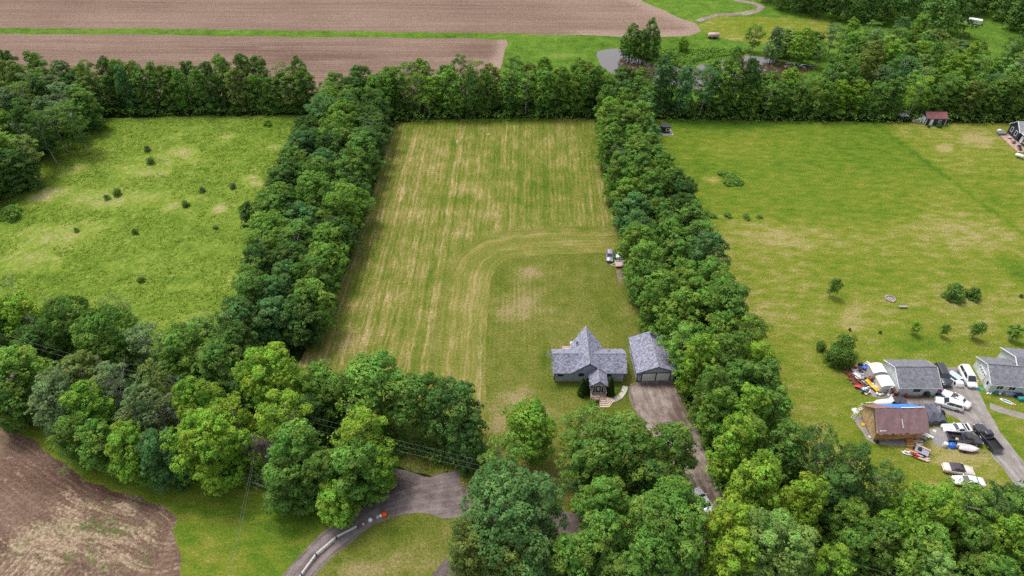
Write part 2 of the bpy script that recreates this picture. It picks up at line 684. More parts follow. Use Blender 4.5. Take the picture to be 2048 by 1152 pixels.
def gravel_material(name, base, worn, dark, grass=0.0):
    """u distance from the middle of the track, v along"""
    t = NT(name)
    c = t.coord()
    u, v = t.attr("u"), t.attr("v")
    uw = t.math('ADD', u, t.math('MULTIPLY', t.noise(c, 0.25, 3), 0.7))
    s = t.noise(t.xyz(uw, t.math('MULTIPLY', v, 0.05)), 1.3, 4, 0.65)
    nm = t.noise(c, 0.7, 5, 0.65)
    nf = t.noise(c, 5.0, 5, 0.75)
    f = t.math('ADD', 0.5, t.math('MULTIPLY', t.math('SUBTRACT', s, 0.5), 1.5))
    f = t.math('ADD', f, t.math('MULTIPLY', t.math('SUBTRACT', nm, 0.5), 1.2))
    f = t.math('ADD', f, t.math('MULTIPLY', t.math('SUBTRACT', t.noise(c, 0.15, 3), 0.5), 0.9))
    f = t.math('ADD', f, t.math('MULTIPLY', t.math('SUBTRACT', nf, 0.5), 0.5))
    f = t.math('ADD', f, t.attr("soil"))
    col = t.ramp(f, [(0.1, dark), (0.5, base), (0.9, worn)])
    gk = t.math('ADD', t.attr("dry"), t.math('ADD', t.math('MULTIPLY', t.math('SUBTRACT', nm, 0.5), 1.2), t.math('MULTIPLY', t.math('SUBTRACT', nf, 0.5), 0.9)))
    col = t.mix(t.rng(gk, 0.35, 0.65), col, t.mix(nf, (.07, .10, .02), (.17, .18, .05)))
    col = t.scale(col, t.rng(nf, 0.28, 0.72, 0.8, 1.2, smooth=False))
    return t.diffuse(col, t.bump(nf, 0.5, 0.08))


M['hay'] = hay_material()
M['far_plough'] = plough_material("pale_tilled_soil", (.228, .158, .122), (.30, .22, .172), (.155, .102, .078), 1.5)
M['near_plough'] = plough_material("dark_tilled_soil", (.178, .116, .085), (.255, .182, .135), (.098, .058, .044), 0.9, straw=True)
M['road'] = gravel_material("dark_gravel", (.160, .128, .122), (.25, .21, .20), (.090, .070, .068))
M['drive'] = gravel_material("worn_gravel_drive", (.250, .200, .172), (.38, .325, .29), (.12, .088, .072))
M['drive2'] = gravel_material("grey_gravel_drive", (.27, .245, .225), (.36, .335, .315), (.19, .165, .15))

LOT = Vector((0.022, 1.0)).normalized()


def line_attrs(centre):
    c = [tuple(p[:2]) for p in centre]
    return {"u": lambda p: poly_dist(p, c, closed=False)[0], "v": lambda p: poly_dist(p, c, closed=False)[1]}


# --- the base sheet: woodland floor and verge under everything
def base_sheet():
    n = 60
    xs = np.linspace(-900, 900, n); ys = np.linspace(-500, 1300, n)
    gx, gy = np.meshgrid(xs, ys, indexing='ij')
    V = np.column_stack([gx.ravel(), gy.ravel(), np.zeros(n * n)])
    a = np.arange(n * n).reshape(n, n)
    F = np.stack([a[:-1, :-1], a[1:, :-1], a[1:, 1:], a[:-1, 1:]], -1).reshape(-1, 4)
    o = link("ground", raw_mesh("ground", V, F, M['litter'], pattr={"dry": np.zeros(n * n), "soil": np.zeros(n * n)}))
    tag(o, kind='structure')


base_sheet()

# --- far rough grass beyond the tree line (round the pond and the far fields)
sheet("far_grassland", P2([(-250, 195), (620, 195), (1190, 200), (2350, 225)]) + [(620, 330), (620, 900), (-620, 900), (-620, 330)], 5.0, .006, M['rough_grass'],
      {"dry": lambda p: 0.40 + blobs([(1450, 12, 90, 14, .12), (1300, 85, 120, 14, -.05), (1120, 110, 100, 25, .02)])(p)}, step=6, amp=1)
sheet("far_grassland_strip", P2([(985, 66), (1210, 68), (1300, 82), (1420, 84), (1520, 100), (1500, 130), (1200, 125), (1180, 175), (985, 175)]), 2.0, .010, M['rough_grass'],
      {"dry": lambda p: 0.38 + blobs([(1120, 112, 40, 6, .35)])(p)}, step=4, amp=1.5)
# mown field by the pond
sheet("mown_far_field", P2([(1430, 34), (1500, 33), (1660, 40), (1660, 80), (1560, 90), (1490, 84), (1420, 72), (1395, 52)]), 2.0, .012, M['lawn'],
      {"dry": lambda p: 0.55 + blobs([(1470, 78, 40, 6, .25), (1440, 45, 40, 5, .15)])(p)}, step=4, amp=1)

ROWDIR = (P(1000, 66) - P(0, 57)).to_2d().normalized()
far_uv = {"u": lambda p: -p[:, 0] * ROWDIR.y + p[:, 1] * ROWDIR.x, "v": lambda p: p[:, 0] * ROWDIR.x + p[:, 1] * ROWDIR.y}
head = [tuple(P(a, b)[:2]) for a, b in [(1250, -12), (1305, 14), (1345, 30), (1388, 45), (1398, 58), (1380, 68), (1300, 74), (1170, 72)]]


def far_soil(p):
    d = poly_dist(p, head, closed=False)[0]
    return 0.55 * np.exp(-(d / 4.0) ** 2)


sheet("upper_ploughed_field", P2([(-300, 54), (0, 57), (300, 58), (600, 61), (1010, 67), (1180, 72), (1300, 74), (1378, 71), (1402, 62), (1392, 46), (1345, 28), (1308, 13), (1250, -15)])
      + [(130, 520), (-500, 520)], 3.0, .016, M['far_plough'], dict(far_uv, soil=far_soil), step=5, amp=1.2)
wet = blobs([(520, 97, 90, 8, -.35), (640, 118, 110, 12, -.45), (660, 123, 60, 5, .5), (538, 95, 30, 2, .5), (960, 100, 60, 18, -.25)])
sheet("lower_ploughed_field", P2([(-300, 66), (0, 68), (300, 69), (600, 74), (940, 77), (1014, 79), (1010, 100), (1000, 130), (994, 158), (985, 190), (600, 198), (-250, 200)]), 2.0, .016,
      M['far_plough'], dict(far_uv, soil=lambda p: wet(p) + path_attr([([(1008, 82), (1002, 110), (995, 130), (985, 160)], 2.2, .5), ([(1000, 84), (992, 120), (980, 150)], 1.0, .3)])(p)), step=4, amp=0.8)
tr = [P(a, b) for a, b in [(1395, 42), (1408, 37), (1432, 31), (1452, 30), (1490, 27), (1517, 20), (1524, 13), (1505, 6), (1470, 0)]]
tr = resample(tr, 4)
sheet("field_track", band(tr, 3.0), 2.0, .018, M['drive'], line_attrs(tr), step=3, amp=0.6)

# --- meadow on the left
meadow_dry = blobs([(330, 320, 60, 16, .20), (220, 400, 130, 20, .30), (110, 470, 90, 26, .30), (60, 520, 60, 24, .22), (300, 345, 55, 12, .25), (110, 383, 26, 7, .55), (80, 398, 22, 7, .65),
                    (360, 305, 30, 8, .35), (437, 420, 14, 7, .7), (350, 415, 40, 10, .2), (545, 295, 18, 6, .4), (500, 355, 24, 6, .35), (515, 370, 18, 6, .4), (280, 250, 80, 10, -.05),
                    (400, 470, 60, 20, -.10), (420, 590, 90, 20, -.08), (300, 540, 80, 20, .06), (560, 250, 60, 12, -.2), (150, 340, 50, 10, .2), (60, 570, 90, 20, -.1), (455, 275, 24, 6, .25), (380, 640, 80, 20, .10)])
sheet("meadow", P2([(-200, 760), (-200, 340), (0, 330), (120, 290), (205, 236), (400, 231), (650, 230), (700, 250), (640, 400), (560, 560), (520, 690), (420, 740), (200, 640), (60, 610)]), 1.0, .010, M['meadow'],
      {"dry": lambda p: 0.42 + 1.25 * meadow_dry(p)}, step=2, amp=1.0, relief=0.5)

# --- hay field and the house yard
yard_line = [(968, 1000), (969, 870), (970, 760), (972, 680), (976, 610), (983, 556), (992, 533), (1010, 519), (1045, 511), (1120, 508), (1260, 505)]
yard_w = P2(yard_line)
hay_poly = P2([(560, 790), (600, 720), (640, 650), (700, 520), (735, 420), (762, 330), (772, 285), (782, 258), (800, 246), (850, 240), (1000, 237), (1180, 237), (1215, 240), (1232, 330), (1250, 420), (1262, 500)]) \
    + P2([(a + 14, b + 8) for a, b in yard_line])[::-1] + P2([(900, 960), (700, 860)])


def hay_u(p):
    d, par, _ = poly_dist(p, yard_w, closed=False)
    base = (p @ np.array([LOT.y, -LOT.x]))
    edge = P2([(600, 720), (735, 420), (772, 285)])
    return np.where(d < 10, d * 1.0 + 300, base)


def hay_v(p):
    d, par, _ = poly_dist(p, yard_w, closed=False)
    return np.where(d < 10, par * 0.8, p @ np.array([LOT.x, LOT.y]))


hay_soil = lambda p: blobs([(1117, 283, 2.5, 12, 1.0), (1118, 304, 5, 3, 1.0), (914, 283, 1.6, 10, .9), (918, 267, 10, 2, .95), (977, 268, 9, 2, .95), (1107, 268, 2.5, 5, .95), (1092, 277, 2, 4, .8),
                            (992, 484, 14, 2.5, .75), (1028, 479, 12, 1.8, .75), (1060, 490, 14, 1.6, .6), (1115, 474, 8, 2.2, .8), (1121, 447, 6, 2.2, .8), (1173, 461, 4, 2, .8), (938, 515, 10, 5, .5),
                            (984, 637, 8, 5, .7), (972, 462, 4, 3, .7), (1195, 480, 18, 4, .55), (1036, 451, 2, 5, .6)])(p) + \
    path_attr([([(972, 600), (966, 690), (961, 790), (957, 900)], 0.5, .62), ([(958, 650), (950, 760), (945, 880)], 0.6, .45)])(p)
hay_dry = blobs([(850, 330, 70, 40, .10), (800, 420, 70, 50, .08), (960, 400, 40, 40, .10), (730, 640, 60, 60, .12), (1080, 380, 90, 60, -.10), (1000, 320, 60, 40, -.04), (915, 405, 40, 12, -.2),
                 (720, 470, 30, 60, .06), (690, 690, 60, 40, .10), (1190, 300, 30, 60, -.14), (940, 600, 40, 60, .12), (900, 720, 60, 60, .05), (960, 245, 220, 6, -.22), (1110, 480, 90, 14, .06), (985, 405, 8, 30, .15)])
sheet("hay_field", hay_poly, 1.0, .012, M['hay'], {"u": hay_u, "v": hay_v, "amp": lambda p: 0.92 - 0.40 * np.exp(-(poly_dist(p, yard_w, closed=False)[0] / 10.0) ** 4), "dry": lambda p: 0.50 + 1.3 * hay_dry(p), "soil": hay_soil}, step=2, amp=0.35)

yard_dry = blobs([(1060, 545, 30, 12, .30), (1040, 610, 46, 40, .24), (1150, 590, 60, 30, -.02), (1180, 640, 60, 24, .05), (1040, 800, 40, 30, .22), (1000, 840, 30, 40, .22), (1250, 615, 30, 20, .06), (1000, 560, 14, 20, -.15),
                  (1015, 580, 20, 26, -.1), (1160, 525, 50, 8, -.05), (1090, 715, 14, 40, -.22), (1130, 775, 50, 8, -.25), (1240, 780, 20, 16, -.25), (1230, 830, 26, 30, -.12), (1215, 630, 22, 14, -.18), (1100, 830, 40, 20, .12),
                  (1150, 960, 120, 60, .1), (1175, 790, 30, 12, -.15)])
yard_soil = blobs([(1232, 500, 10, 8, .45), (1215, 540, 8, 8, .42), (1240, 545, 10, 12, .9), (1243, 560, 9, 16, .7), (1215, 512, 8, 8, .4), (1255, 762, 18, 5, .35), (1250, 690, 4, 40, .22), (1075, 660, 6, 6, .3), (1216, 660, 6, 16, .35),
                   (1240, 493, 12, 6, .7), (1275, 800, 20, 30, .28), (1290, 690, 10, 60, .2), (1310, 655, 10, 14, .55)])


def yard_stripes(p):
    q = P(1040, 610)
    r = ((p[:, 0] - q.x) / 9) ** 2 + ((p[:, 1] - q.y) / 16) ** 2
    return 0.13 * np.sin((p @ np.array([LOT.y, -LOT.x])) * 2 * math.pi / 1.15) * np.exp(-r)


sheet("yard", yard_w + P2([(1300, 640), (1370, 800), (1440, 960), (1480, 1060), (1300, 1080), (1120, 1000), (1000, 965)]), 0.5, .014, M['yard'],
      {"dry": lambda p: 0.49 + 1.8 * yard_dry(p) + yard_stripes(p), "soil": yard_soil}, step=2, amp=0.3)

# --- lawns on the right
lawn_edge = P2([(1740, 240), (1820, 300), (1890, 352), (1975, 415), (2048, 468), (2200, 580)])
lawn_bar = P2([(1500, 428), (1600, 431), (1700, 436), (1830, 442)])
lawn_dry_b = blobs([(1450, 300, 70, 20, .10), (1600, 330, 60, 20, -.06), (1730, 330, 90, 30, -.05), (1600, 470, 120, 20, .10), (1560, 480, 60, 20, .12), (1740, 500, 110, 40, .08), (1900, 470, 120, 30, .12), (1420, 500, 40, 20, .15),
                    (1560, 620, 90, 40, .04), (1900, 600, 160, 30, .10), (1700, 640, 30, 26, .20), (1740, 620, 50, 30, .14), (1830, 690, 60, 14, -.18), (2030, 540, 30, 30, -.25), (1960, 650, 90, 18, .08), (1600, 740, 60, 30, .02),
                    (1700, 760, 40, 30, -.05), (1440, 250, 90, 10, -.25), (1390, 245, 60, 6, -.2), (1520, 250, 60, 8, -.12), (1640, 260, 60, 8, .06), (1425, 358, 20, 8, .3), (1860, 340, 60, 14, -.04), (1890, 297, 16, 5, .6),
                    (1910, 275, 30, 6, .1), (1960, 280, 30, 12, .28), (1800, 268, 26, 6, .1), (1650, 870, 60, 40, .03), (1600, 560, 80, 30, .06), (1980, 400, 90, 40, -.10), (2010, 560, 30, 30, .02), (1890, 905, 40, 30, .2), (1945, 915, 60, 26, .16),
                    (1560, 680, 40, 40, -.03), (1720, 880, 50, 20, -.12), (1760, 930, 40, 30, -.06), (2010, 880, 30, 60, -.10), (1860, 980, 60, 20, .1)])


def lawn_dry(p):
    o = 0.47 + 1.7 * lawn_dry_b(p)
    du, _, up = poly_dist(p, lawn_bar + P2([(1905, 352), (1740, 236), (1250, 236), (1290, 428)]))
    sd = np.where(up, -du, du) + 3 * (fnoise(p[:, 0] * .12, p[:, 1] * .12, 9) - .5)
    o = o + 0.10 * np.tanh(sd / 3.0)
    d, _, _ = poly_dist(p, lawn_edge, closed=False)
    o -= 0.30 * np.exp(-(d / 0.7) ** 2)
    d, _, _ = poly_dist(p, P2([(1890, 353), (1970, 354), (2100, 357)]), closed=False)
    o -= 0.22 * np.exp(-(d / 0.7) ** 2)
    # tyre tracks from mowing
    s = np.sin((p[:, 0] * 0.78 + p[:, 1] * 0.62) * 2 * math.pi / 2.6)
    q = P(1580, 780)
    o += 0.05 * s * np.exp(-((p[:, 0] - q.x) / 14) ** 2 - ((p[:, 1] - q.y) / 26) ** 2)
    return o


lawn_soil = lambda p: blobs([(1425, 355, 10, 5, .5), (1890, 297, 12, 3, .45), (1420, 400, 3, 3, .5), (1700, 850, 8, 30, .0), (1918, 360, 14, 3, .55), (1890, 912, 16, 10, .35), (1870, 925, 16, 14, .3), (1672, 235, 8, 2, .7)])(p) + \
    path_attr([([(1735, 680), (1760, 688), (1768, 690)], 0.5, .7), ([(1728, 688), (1745, 690), (1768, 690)], 0.35, .7), ([(1365, 355), (1378, 382)], 0.4, .6), ([(1715, 672), (1730, 684)], .3, .5),
               ([(2040, 470), (2010, 445), (1960, 405)], 0.5, .15)])(p)
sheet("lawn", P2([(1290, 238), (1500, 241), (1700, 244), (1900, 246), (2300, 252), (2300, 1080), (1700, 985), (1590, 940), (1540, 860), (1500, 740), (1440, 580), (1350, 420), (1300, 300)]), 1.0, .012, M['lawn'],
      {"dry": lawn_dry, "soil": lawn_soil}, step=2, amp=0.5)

# --- lower left: tilled field and grass
stubble = blobs([(200, 1080, 190, 60, .45), (60, 1130, 130, 50, .35), (180, 1020, 60, 16, .35), (250, 1010, 26, 10, .5), (300, 1060, 30, 30, .3), (240, 1130, 60, 40, .3), (100, 1060, 60, 26, .25), (170, 1040, 60, 12, .2)])
near_green = blobs([(120, 1060, 60, 24, .30), (220, 1060, 70, 40, .35), (140, 1120, 90, 30, .25), (30, 1100, 40, 30, .25), (300, 1110, 20, 40, .25), (190, 1016, 30, 10, .25), (60, 880, 90, 14, .22), (130, 940, 60, 14, .2), (240, 1000, 50, 14, .12)])
nd = (P(110, 1070) - P(40, 1150)).to_2d().normalized()
near_edge = P2([(-100, 800), (60, 885), (190, 965), (320, 1010), (352, 1035)])


def near_uvf(p):
    d, par, _ = poly_dist(p, near_edge, closed=False)
    m = d + 6 * (fnoise(p[:, 0] * .1, p[:, 1] * .1, 4) - .5) < 13
    return np.where(m, d + 90, -p[:, 0] * nd.y + p[:, 1] * nd.x), np.where(m, par, p[:, 0] * nd.x + p[:, 1] * nd.y)


near_uv = {"u": lambda p: near_uvf(p)[0], "v": lambda p: near_uvf(p)[1]}
sheet("tilled_field", P2([(-200, 780), (0, 845), (60, 885), (120, 922), (190, 965), (260, 990), (320, 1010), (352, 1035), (348, 1060), (356, 1100), (362, 1160), (360, 1260), (-300, 1260)]), 0.5, .012, M['near_plough'],
      dict(near_uv, straw=lambda p: 0.24 + 0.85 * stubble(p), dry=lambda p: 0.24 + near_green(p), soil=lambda p: blobs([(120, 960, 160, 30, -.22), (200, 985, 80, 20, -.2), (345, 1080, 14, 60, .25), (40, 1000, 60, 30, .08)])(p)), step=1.5, amp=0.8, relief=0.12)
low_dry = blobs([(430, 1120, 60, 26, .24), (410, 1080, 20, 12, .2), (480, 1140, 40, 26, .14), (560, 1050, 60, 24, -.16), (520, 1010, 60, 16, -.06), (620, 1030, 40, 20, -.2), (400, 1020, 60, 14, -.02), (470, 1060, 40, 18, .04)])
low_soil = blobs([(408, 1072, 8, 10, .42), (414, 1108, 16, 5, .5), (405, 1050, 7, 4, .45), (440, 1110, 26, 20, .2), (460, 1140, 30, 12, .15), (340, 1032, 10, 14, .3), (480, 985, 60, 8, .25), (620, 1005, 30, 8, .3)])
sheet("roadside_grass", P2([(-200, 745), (0, 812), (140, 885), (300, 950), (480, 960), (620, 985), (700, 1010), (760, 1000), (640, 1075), (560, 1165), (520, 1260), (345, 1260), (340, 1100), (325, 1060), (320, 1035), (290, 1015), (240, 995), (170, 970), (60, 905), (0, 870), (-200, 800)]), 0.5, .010, M['lawn'],
      {"dry": lambda p: 0.42 + low_dry(p), "soil": low_soil}, step=1.5, amp=0.4)
tri_dry = blobs([(800, 1130, 120, 30, .34), (700, 1140, 60, 20, .3), (760, 1050, 60, 20, .05), (860, 1090, 50, 30, .18), (880, 1060, 40, 30, .12), (790, 1065, 16, 12, -.25), (676, 1122, 12, 7, -.45), (668, 1147, 8, 6, -.4), (835, 1040, 30, 10, -.1), (720, 1090, 40, 12, .12)])
sheet("triangle_grass", P2([(590, 1260), (608, 1152), (660, 1095), (720, 1055), (770, 1032), (830, 1014), (870, 1016), (920, 1032), (1000, 1060), (960, 1110), (900, 1150), (860, 1260)]), 0.5, .010, M['yard'],
      {"dry": lambda p: 0.42 + tri_dry(p), "soil": blobs([(760, 1140, 60, 20, .18), (860, 1060, 30, 20, .14)])}, step=1.5, amp=0.3)
sheet("verge", P2([(780, 905), (860, 922), (960, 950), (1060, 985), (1160, 1010), (1330, 1060), (1330, 1075), (1140, 1030), (960, 975), (850, 950), (770, 925)]), 0.7, .010, M['yard'],
      {"dry": lambda p: 0.45 + 0 * p[:, 0], "soil": lambda p: 0.45 + 0 * p[:, 0]}, step=1.5, amp=0.5)

# --- roads
road_c = resample([P(a, b) for a, b in [(-260, 680), (0, 745), (250, 812), (420, 865), (530, 905), (660, 940), (820, 975), (960, 1012), (1140, 1060), (1300, 1108), (1500, 1170), (1800, 1262)]], 3)
sheet("gravel_road", band(road_c, 5.6), 0.8, .020, M['road'], line_attrs(road_c), step=1.5, amp=0.5)
side_c = resample([P(a, b) for a, b in [(925, 985), (880, 992), (830, 1000), (770, 1016), (710, 1048), (655, 1090), (605, 1140), (565, 1200), (540, 1260)]], 2)
sheet("side_road", band(side_c, [9.0, 8.2, 6.4, 5.2] + [4.3] * (len(side_c) - 4)), 0.7, .024, M['road'], dict(line_attrs(side_c), soil=lambda p: 0.16 + blobs([(603, 1127, 6, 5, .7), (580, 1140, 16, 20, .1)])(p)), step=1.5, amp=0.35)
loop_c = resample([P(a, b) for a, b in [(960, 1060), (925, 1110), (900, 1140), (870, 1180), (850, 1260)]], 2)
sheet("loop_road", band(loop_c, 3.2), 0.7, .024, M['road'], line_attrs(loop_c), step=1.5, amp=0.35)
drive_c = resample([P(a, b) for a, b in [(1303, 764), (1312, 790), (1326, 830), (1355, 880), (1393, 935), (1418, 985), (1436, 1040), (1450, 1110), (1455, 1180)]], 2)
dw = [8.2, 8.0, 7.6] + [7.0] * 6
dw = [float(np.interp(i / (len(drive_c) - 1), [0, .1, .25, .45, .7, 1], [8.4, 9.4, 8.6, 6.6, 5.2, 5.0])) for i in range(len(drive_c))]
sheet("driveway", band(drive_c, dw), 0.6, .026, M['drive'],
      dict(line_attrs(drive_c), dry=lambda p: blobs([(1272, 800, 9, 20, .40), (1268, 772, 14, 6, .35), (1283, 830, 5, 26, .2), (1362, 800, 12, 20, .2)])(p),
           soil=lambda p: blobs([(1310, 770, 60, 6, -.35), (1330, 805, 10, 12, .18), (1362, 830, 14, 50, -.38), (1300, 850, 20, 30, .1), (1330, 782, 18, 4, -.1), (1405, 960, 14, 50, -.12)])(p)), step=1.2, amp=1.0)  # negative amounts only darken the right edge and the strip before the doors
nd_c = resample([P(a, b) for a, b in [(1880, 735), (1905, 775), (1945, 830), (1990, 885), (2030, 935), (2075, 990), (2140, 1070)]], 2)
ndw = [float(np.interp(i / (len(nd_c) - 1), [0, .12, .3, .5, 1], [7.0, 9.0, 7.2, 4.4, 4.2])) for i in range(len(nd_c))]
sheet("neighbour_driveway", band(nd_c, ndw), 0.6, .020, M['drive2'], dict(line_attrs(nd_c), dry=lambda p: blobs([(1875, 760, 8, 20, .35), (1872, 800, 20, 8, .3)])(p)), step=1.2, amp=0.4)
sheet("gravel_apron", P2([(1795, 794), (1872, 795), (1900, 800), (1915, 825), (1925, 842), (1900, 832), (1860, 815), (1800, 812)]), 0.6, .016, M['drive2'],
      {"u": lambda p: p[:, 0], "v": lambda p: p[:, 1], "dry": blobs([(1850, 812, 30, 6, .25), (1905, 825, 16, 12, .3)])}, step=1.2, amp=0.4)
sheet("junk_yard_ground", P2([(1690, 742), (1710, 730), (1745, 726), (1765, 745), (1790, 780), (1795, 794), (1760, 796), (1725, 786), (1700, 765)]), 0.6, .016, M['drive2'],
      {"u": lambda p: p[:, 0], "v": lambda p: p[:, 1], "dry": lambda p: 0.12 + 0 * p[:, 0]}, step=1.0, amp=0.4)
sheet("crushed_stone_bed", P2([(1708, 838), (1720, 830), (1760, 850), (1848, 862), (1852, 872), (1845, 885), (1810, 892), (1752, 888), (1735, 880), (1722, 862)]), 0.5, .016, M['drive2'],
      {"u": lambda p: p[:, 0], "v": lambda p: p[:, 1]}, step=1.0, amp=0.3)
wk = resample([P(a, b) for a, b in [(1980, 812), (2010, 822), (2060, 836), (2120, 852)]], 2)
sheet("side_path", band(wk, 1.5), 0.6, .018, M['drive2'], dict(line_attrs(wk), soil=lambda p: 0.1 + 0 * p[:, 0]), step=1.2, amp=0.2)


# --- pond
def water_material():
    t = NT("pond_water")
    c = t.coord((1, 1.4, 1))
    n = t.noise(c, 0.8, 3)
    return t.principled((.085, .055, .030), 0.03, 0.0, 1.0, t.bump(n, 0.05, 0.05), coat=0.8)


pond = smooth_poly(P2([(1193, 106), (1208, 98), (1238, 97), (1258, 108), (1290, 122), (1330, 132), (1400, 133), (1445, 121), (1490, 111), (1520, 113), (1570, 124), (1640, 132), (1620, 142), (1570, 166), (1500, 175), (1400, 180), (1290, 168), (1220, 150), (1195, 125)]), 1)
M['water'] = water_material()
sheet("pond", pond, 3.0, .03, M['water'], step=2, amp=0.9)
sheet("shed_clearing", P2([(1915, 30), (1940, 36), (1975, 52), (1960, 62), (1925, 52)]), 2.0, .02, M['rough_grass'], {"dry": lambda p: 0.5 + 0 * p[:, 0]}, step=3, amp=1)
# ================================================================ TREES
def leaf_material():
    t = NT("leaves")
    oi = t.n("ShaderNodeObjectInfo")
    tint = t.attr("tint")
    warm = t.attr("warm")
    col = t.scale(oi.outputs["Color"], tint)
    hsv = t.n("ShaderNodeHueSaturation")
    t.put(hsv.inputs["Hue"], t.math('ADD', 0.5, t.math('MULTIPLY', warm, 0.018)))
    hsv.inputs["Saturation"].default_value = 1.0
    t.put(hsv.inputs["Color"], col)
    c = hsv.outputs[0]
    d = t.n("ShaderNodeBsdfDiffuse"); t.put(d.inputs["Color"], c)
    tr = t.n("ShaderNodeBsdfTranslucent"); t.put(tr.inputs["Color"], t.scale(c, 0.9))
    mx = t.n("ShaderNodeMixShader"); mx.inputs[0].default_value = 0.30
    t.t.links.new(d.outputs[0], mx.inputs[1]); t.t.links.new(tr.outputs[0], mx.inputs[2])
    t.t.links.new(mx.outputs[0], t.out.inputs[0])
    return t.m


M['leaf'] = leaf_material()
M['bark'] = paint("bark", (.15, .125, .11), 0.9, var=0.35, scale=1.5, spec=0.1)
M['pale_bark'] = paint("pale_bark", (.36, .33, .31), 0.9, var=0.3, scale=1.5, spec=0.1)
M['dead_wood'] = paint("dead_wood", (.34, .30, .30), 0.9, var=0.3, scale=1.5, spec=0.1)


def unit(a):
    return a / (np.linalg.norm(a, axis=-1, keepdims=True) + 1e-9)


def leaf_quads(C, N, S, g, aspect=0.75):
    """bent leaf-clump faces at C facing N, size S"""
    k = len(C)
    r = g.normal(size=(k, 3))
    T = unit(np.cross(N, r))
    B = np.cross(N, T)
    S = S[:, None]
    a = C - T * S * .5
    b = C - B * S * .5 * aspect + N * S * .10
    c = C + T * S * .5
    d = C + B * S * .5 * aspect + N * S * .10
    V = np.stack([a, b, c, d], 1).reshape(-1, 3)
    return V, np.arange(4 * k).reshape(k, 4)


def crown_points(g, Rr, z0, H, n_lobes, n_tuft, n_leaf, leaf, belly=0.42, lobe=0.30, top=1.0, droop=-0.55, open_=0.0):
    """lobes -> tufts -> leaves. returns centres, normals, sizes, tint, warm"""
    Ls = []
    ga = math.pi * (3 - math.sqrt(5))
    ph = g.uniform(0, 6.28)
    for i in range(n_lobes):
        t = (i + 0.5) / n_lobes
        t = t ** 0.9
        if t < belly:
            e = 1 - ((belly - t) / (belly + .12)) ** 2
        else:
            e = 1 - ((t - belly) / (1.02 - belly)) ** 2
        e = math.sqrt(max(e, 0.02)) ** top
        rr = Rr * e * g.uniform(0.40, 0.98)
        an = ph + i * ga + g.uniform(-.5, .5)
        lr = Rr * lobe * g.uniform(0.55, 1.25) * (0.75 + .3 * e)
        z = z0 + t * (H - z0) - lr * 0.35 + g.uniform(-.03, .03) * H
        Ls.append((rr * math.cos(an), rr * math.sin(an), z, lr, g.normal(0, .13), g.normal(0, .5)))
    Ls = np.array(Ls)
    C, N, S, TI, WA = [], [], [], [], []
    for i, (x, y, z, lr, lt, lw) in enumerate(Ls):
        if open_ and g.uniform() < open_:
            continue
        d = unit(g.normal(size=(n_tuft, 3)) + np.array([0, 0, .35]))
        d = d[d[:, 2] > droop]
        tc = np.array([x, y, z]) + d * lr * g.uniform(.78, 1.06, (len(d), 1)) * np.array([1.12, 1.12, .78])
        # leave out tufts buried in other lobes
        dd = np.linalg.norm((tc[:, None, :] - Ls[None, :, :3]) / np.array([1.12, 1.12, .78]), axis=2) / Ls[None, :, 3]
        dd[:, i] = 9
        keep = dd.min(1) > 0.72
        tc, d = tc[keep], d[keep]
        m = len(tc)
        if not m:
            continue
        tr = leaf * g.uniform(1.15, 1.9, m)
        off = unit(g.normal(size=(m, n_leaf, 3)) + d[:, None, :] * .5 + np.array([0, 0, .7])) * g.uniform(.55, 1, (m, n_leaf, 1)) ** .5
        pos = tc[:, None, :] + (off * np.array([1.15, 1.15, .75]) - np.array([0, 0, .35])) * tr[:, None, None]
        nn = unit(d[:, None, :] * .15 + off * 1.1 + np.array([0, 0, .30]) + g.normal(0, .20, (m, n_leaf, 3)))
        C.append(pos.reshape(-1, 3)); N.append(nn.reshape(-1, 3))
        S.append(leaf * g.uniform(.65, 1.35, m * n_leaf))
        tt = g.normal(0, .19, m)
        TI.append(np.clip(1 + lt + np.repeat(tt, n_leaf) + g.normal(0, .08, m * n_leaf), .45, 1.9))
        WA.append(np.clip(lw + np.repeat(g.normal(0, .5, m), n_leaf) + g.normal(0, .35, m * n_leaf), -1.6, 1.6))
    C = [np.concatenate(C)]
    f = Rr / np.percentile(np.hypot(C[0][:, 0], C[0][:, 1]), 96)
    C[0][:, :2] *= f
    Ls[:, :2] *= f
    C[0][:, 2] *= H / C[0][:, 2].max()
    return np.concatenate(C), np.concatenate(N), np.concatenate(S), np.concatenate(TI), np.concatenate(WA), Ls


def crown_mesh(name, seed, **k):
    g = np.random.default_rng(seed)
    C, N, S, TI, WA, Ls = crown_points(g, **k)
    V, F = leaf_quads(C, N, S, g)
    return raw_mesh(name, V, F, M['leaf'], fattr={"tint": TI, "warm": -WA}), Ls


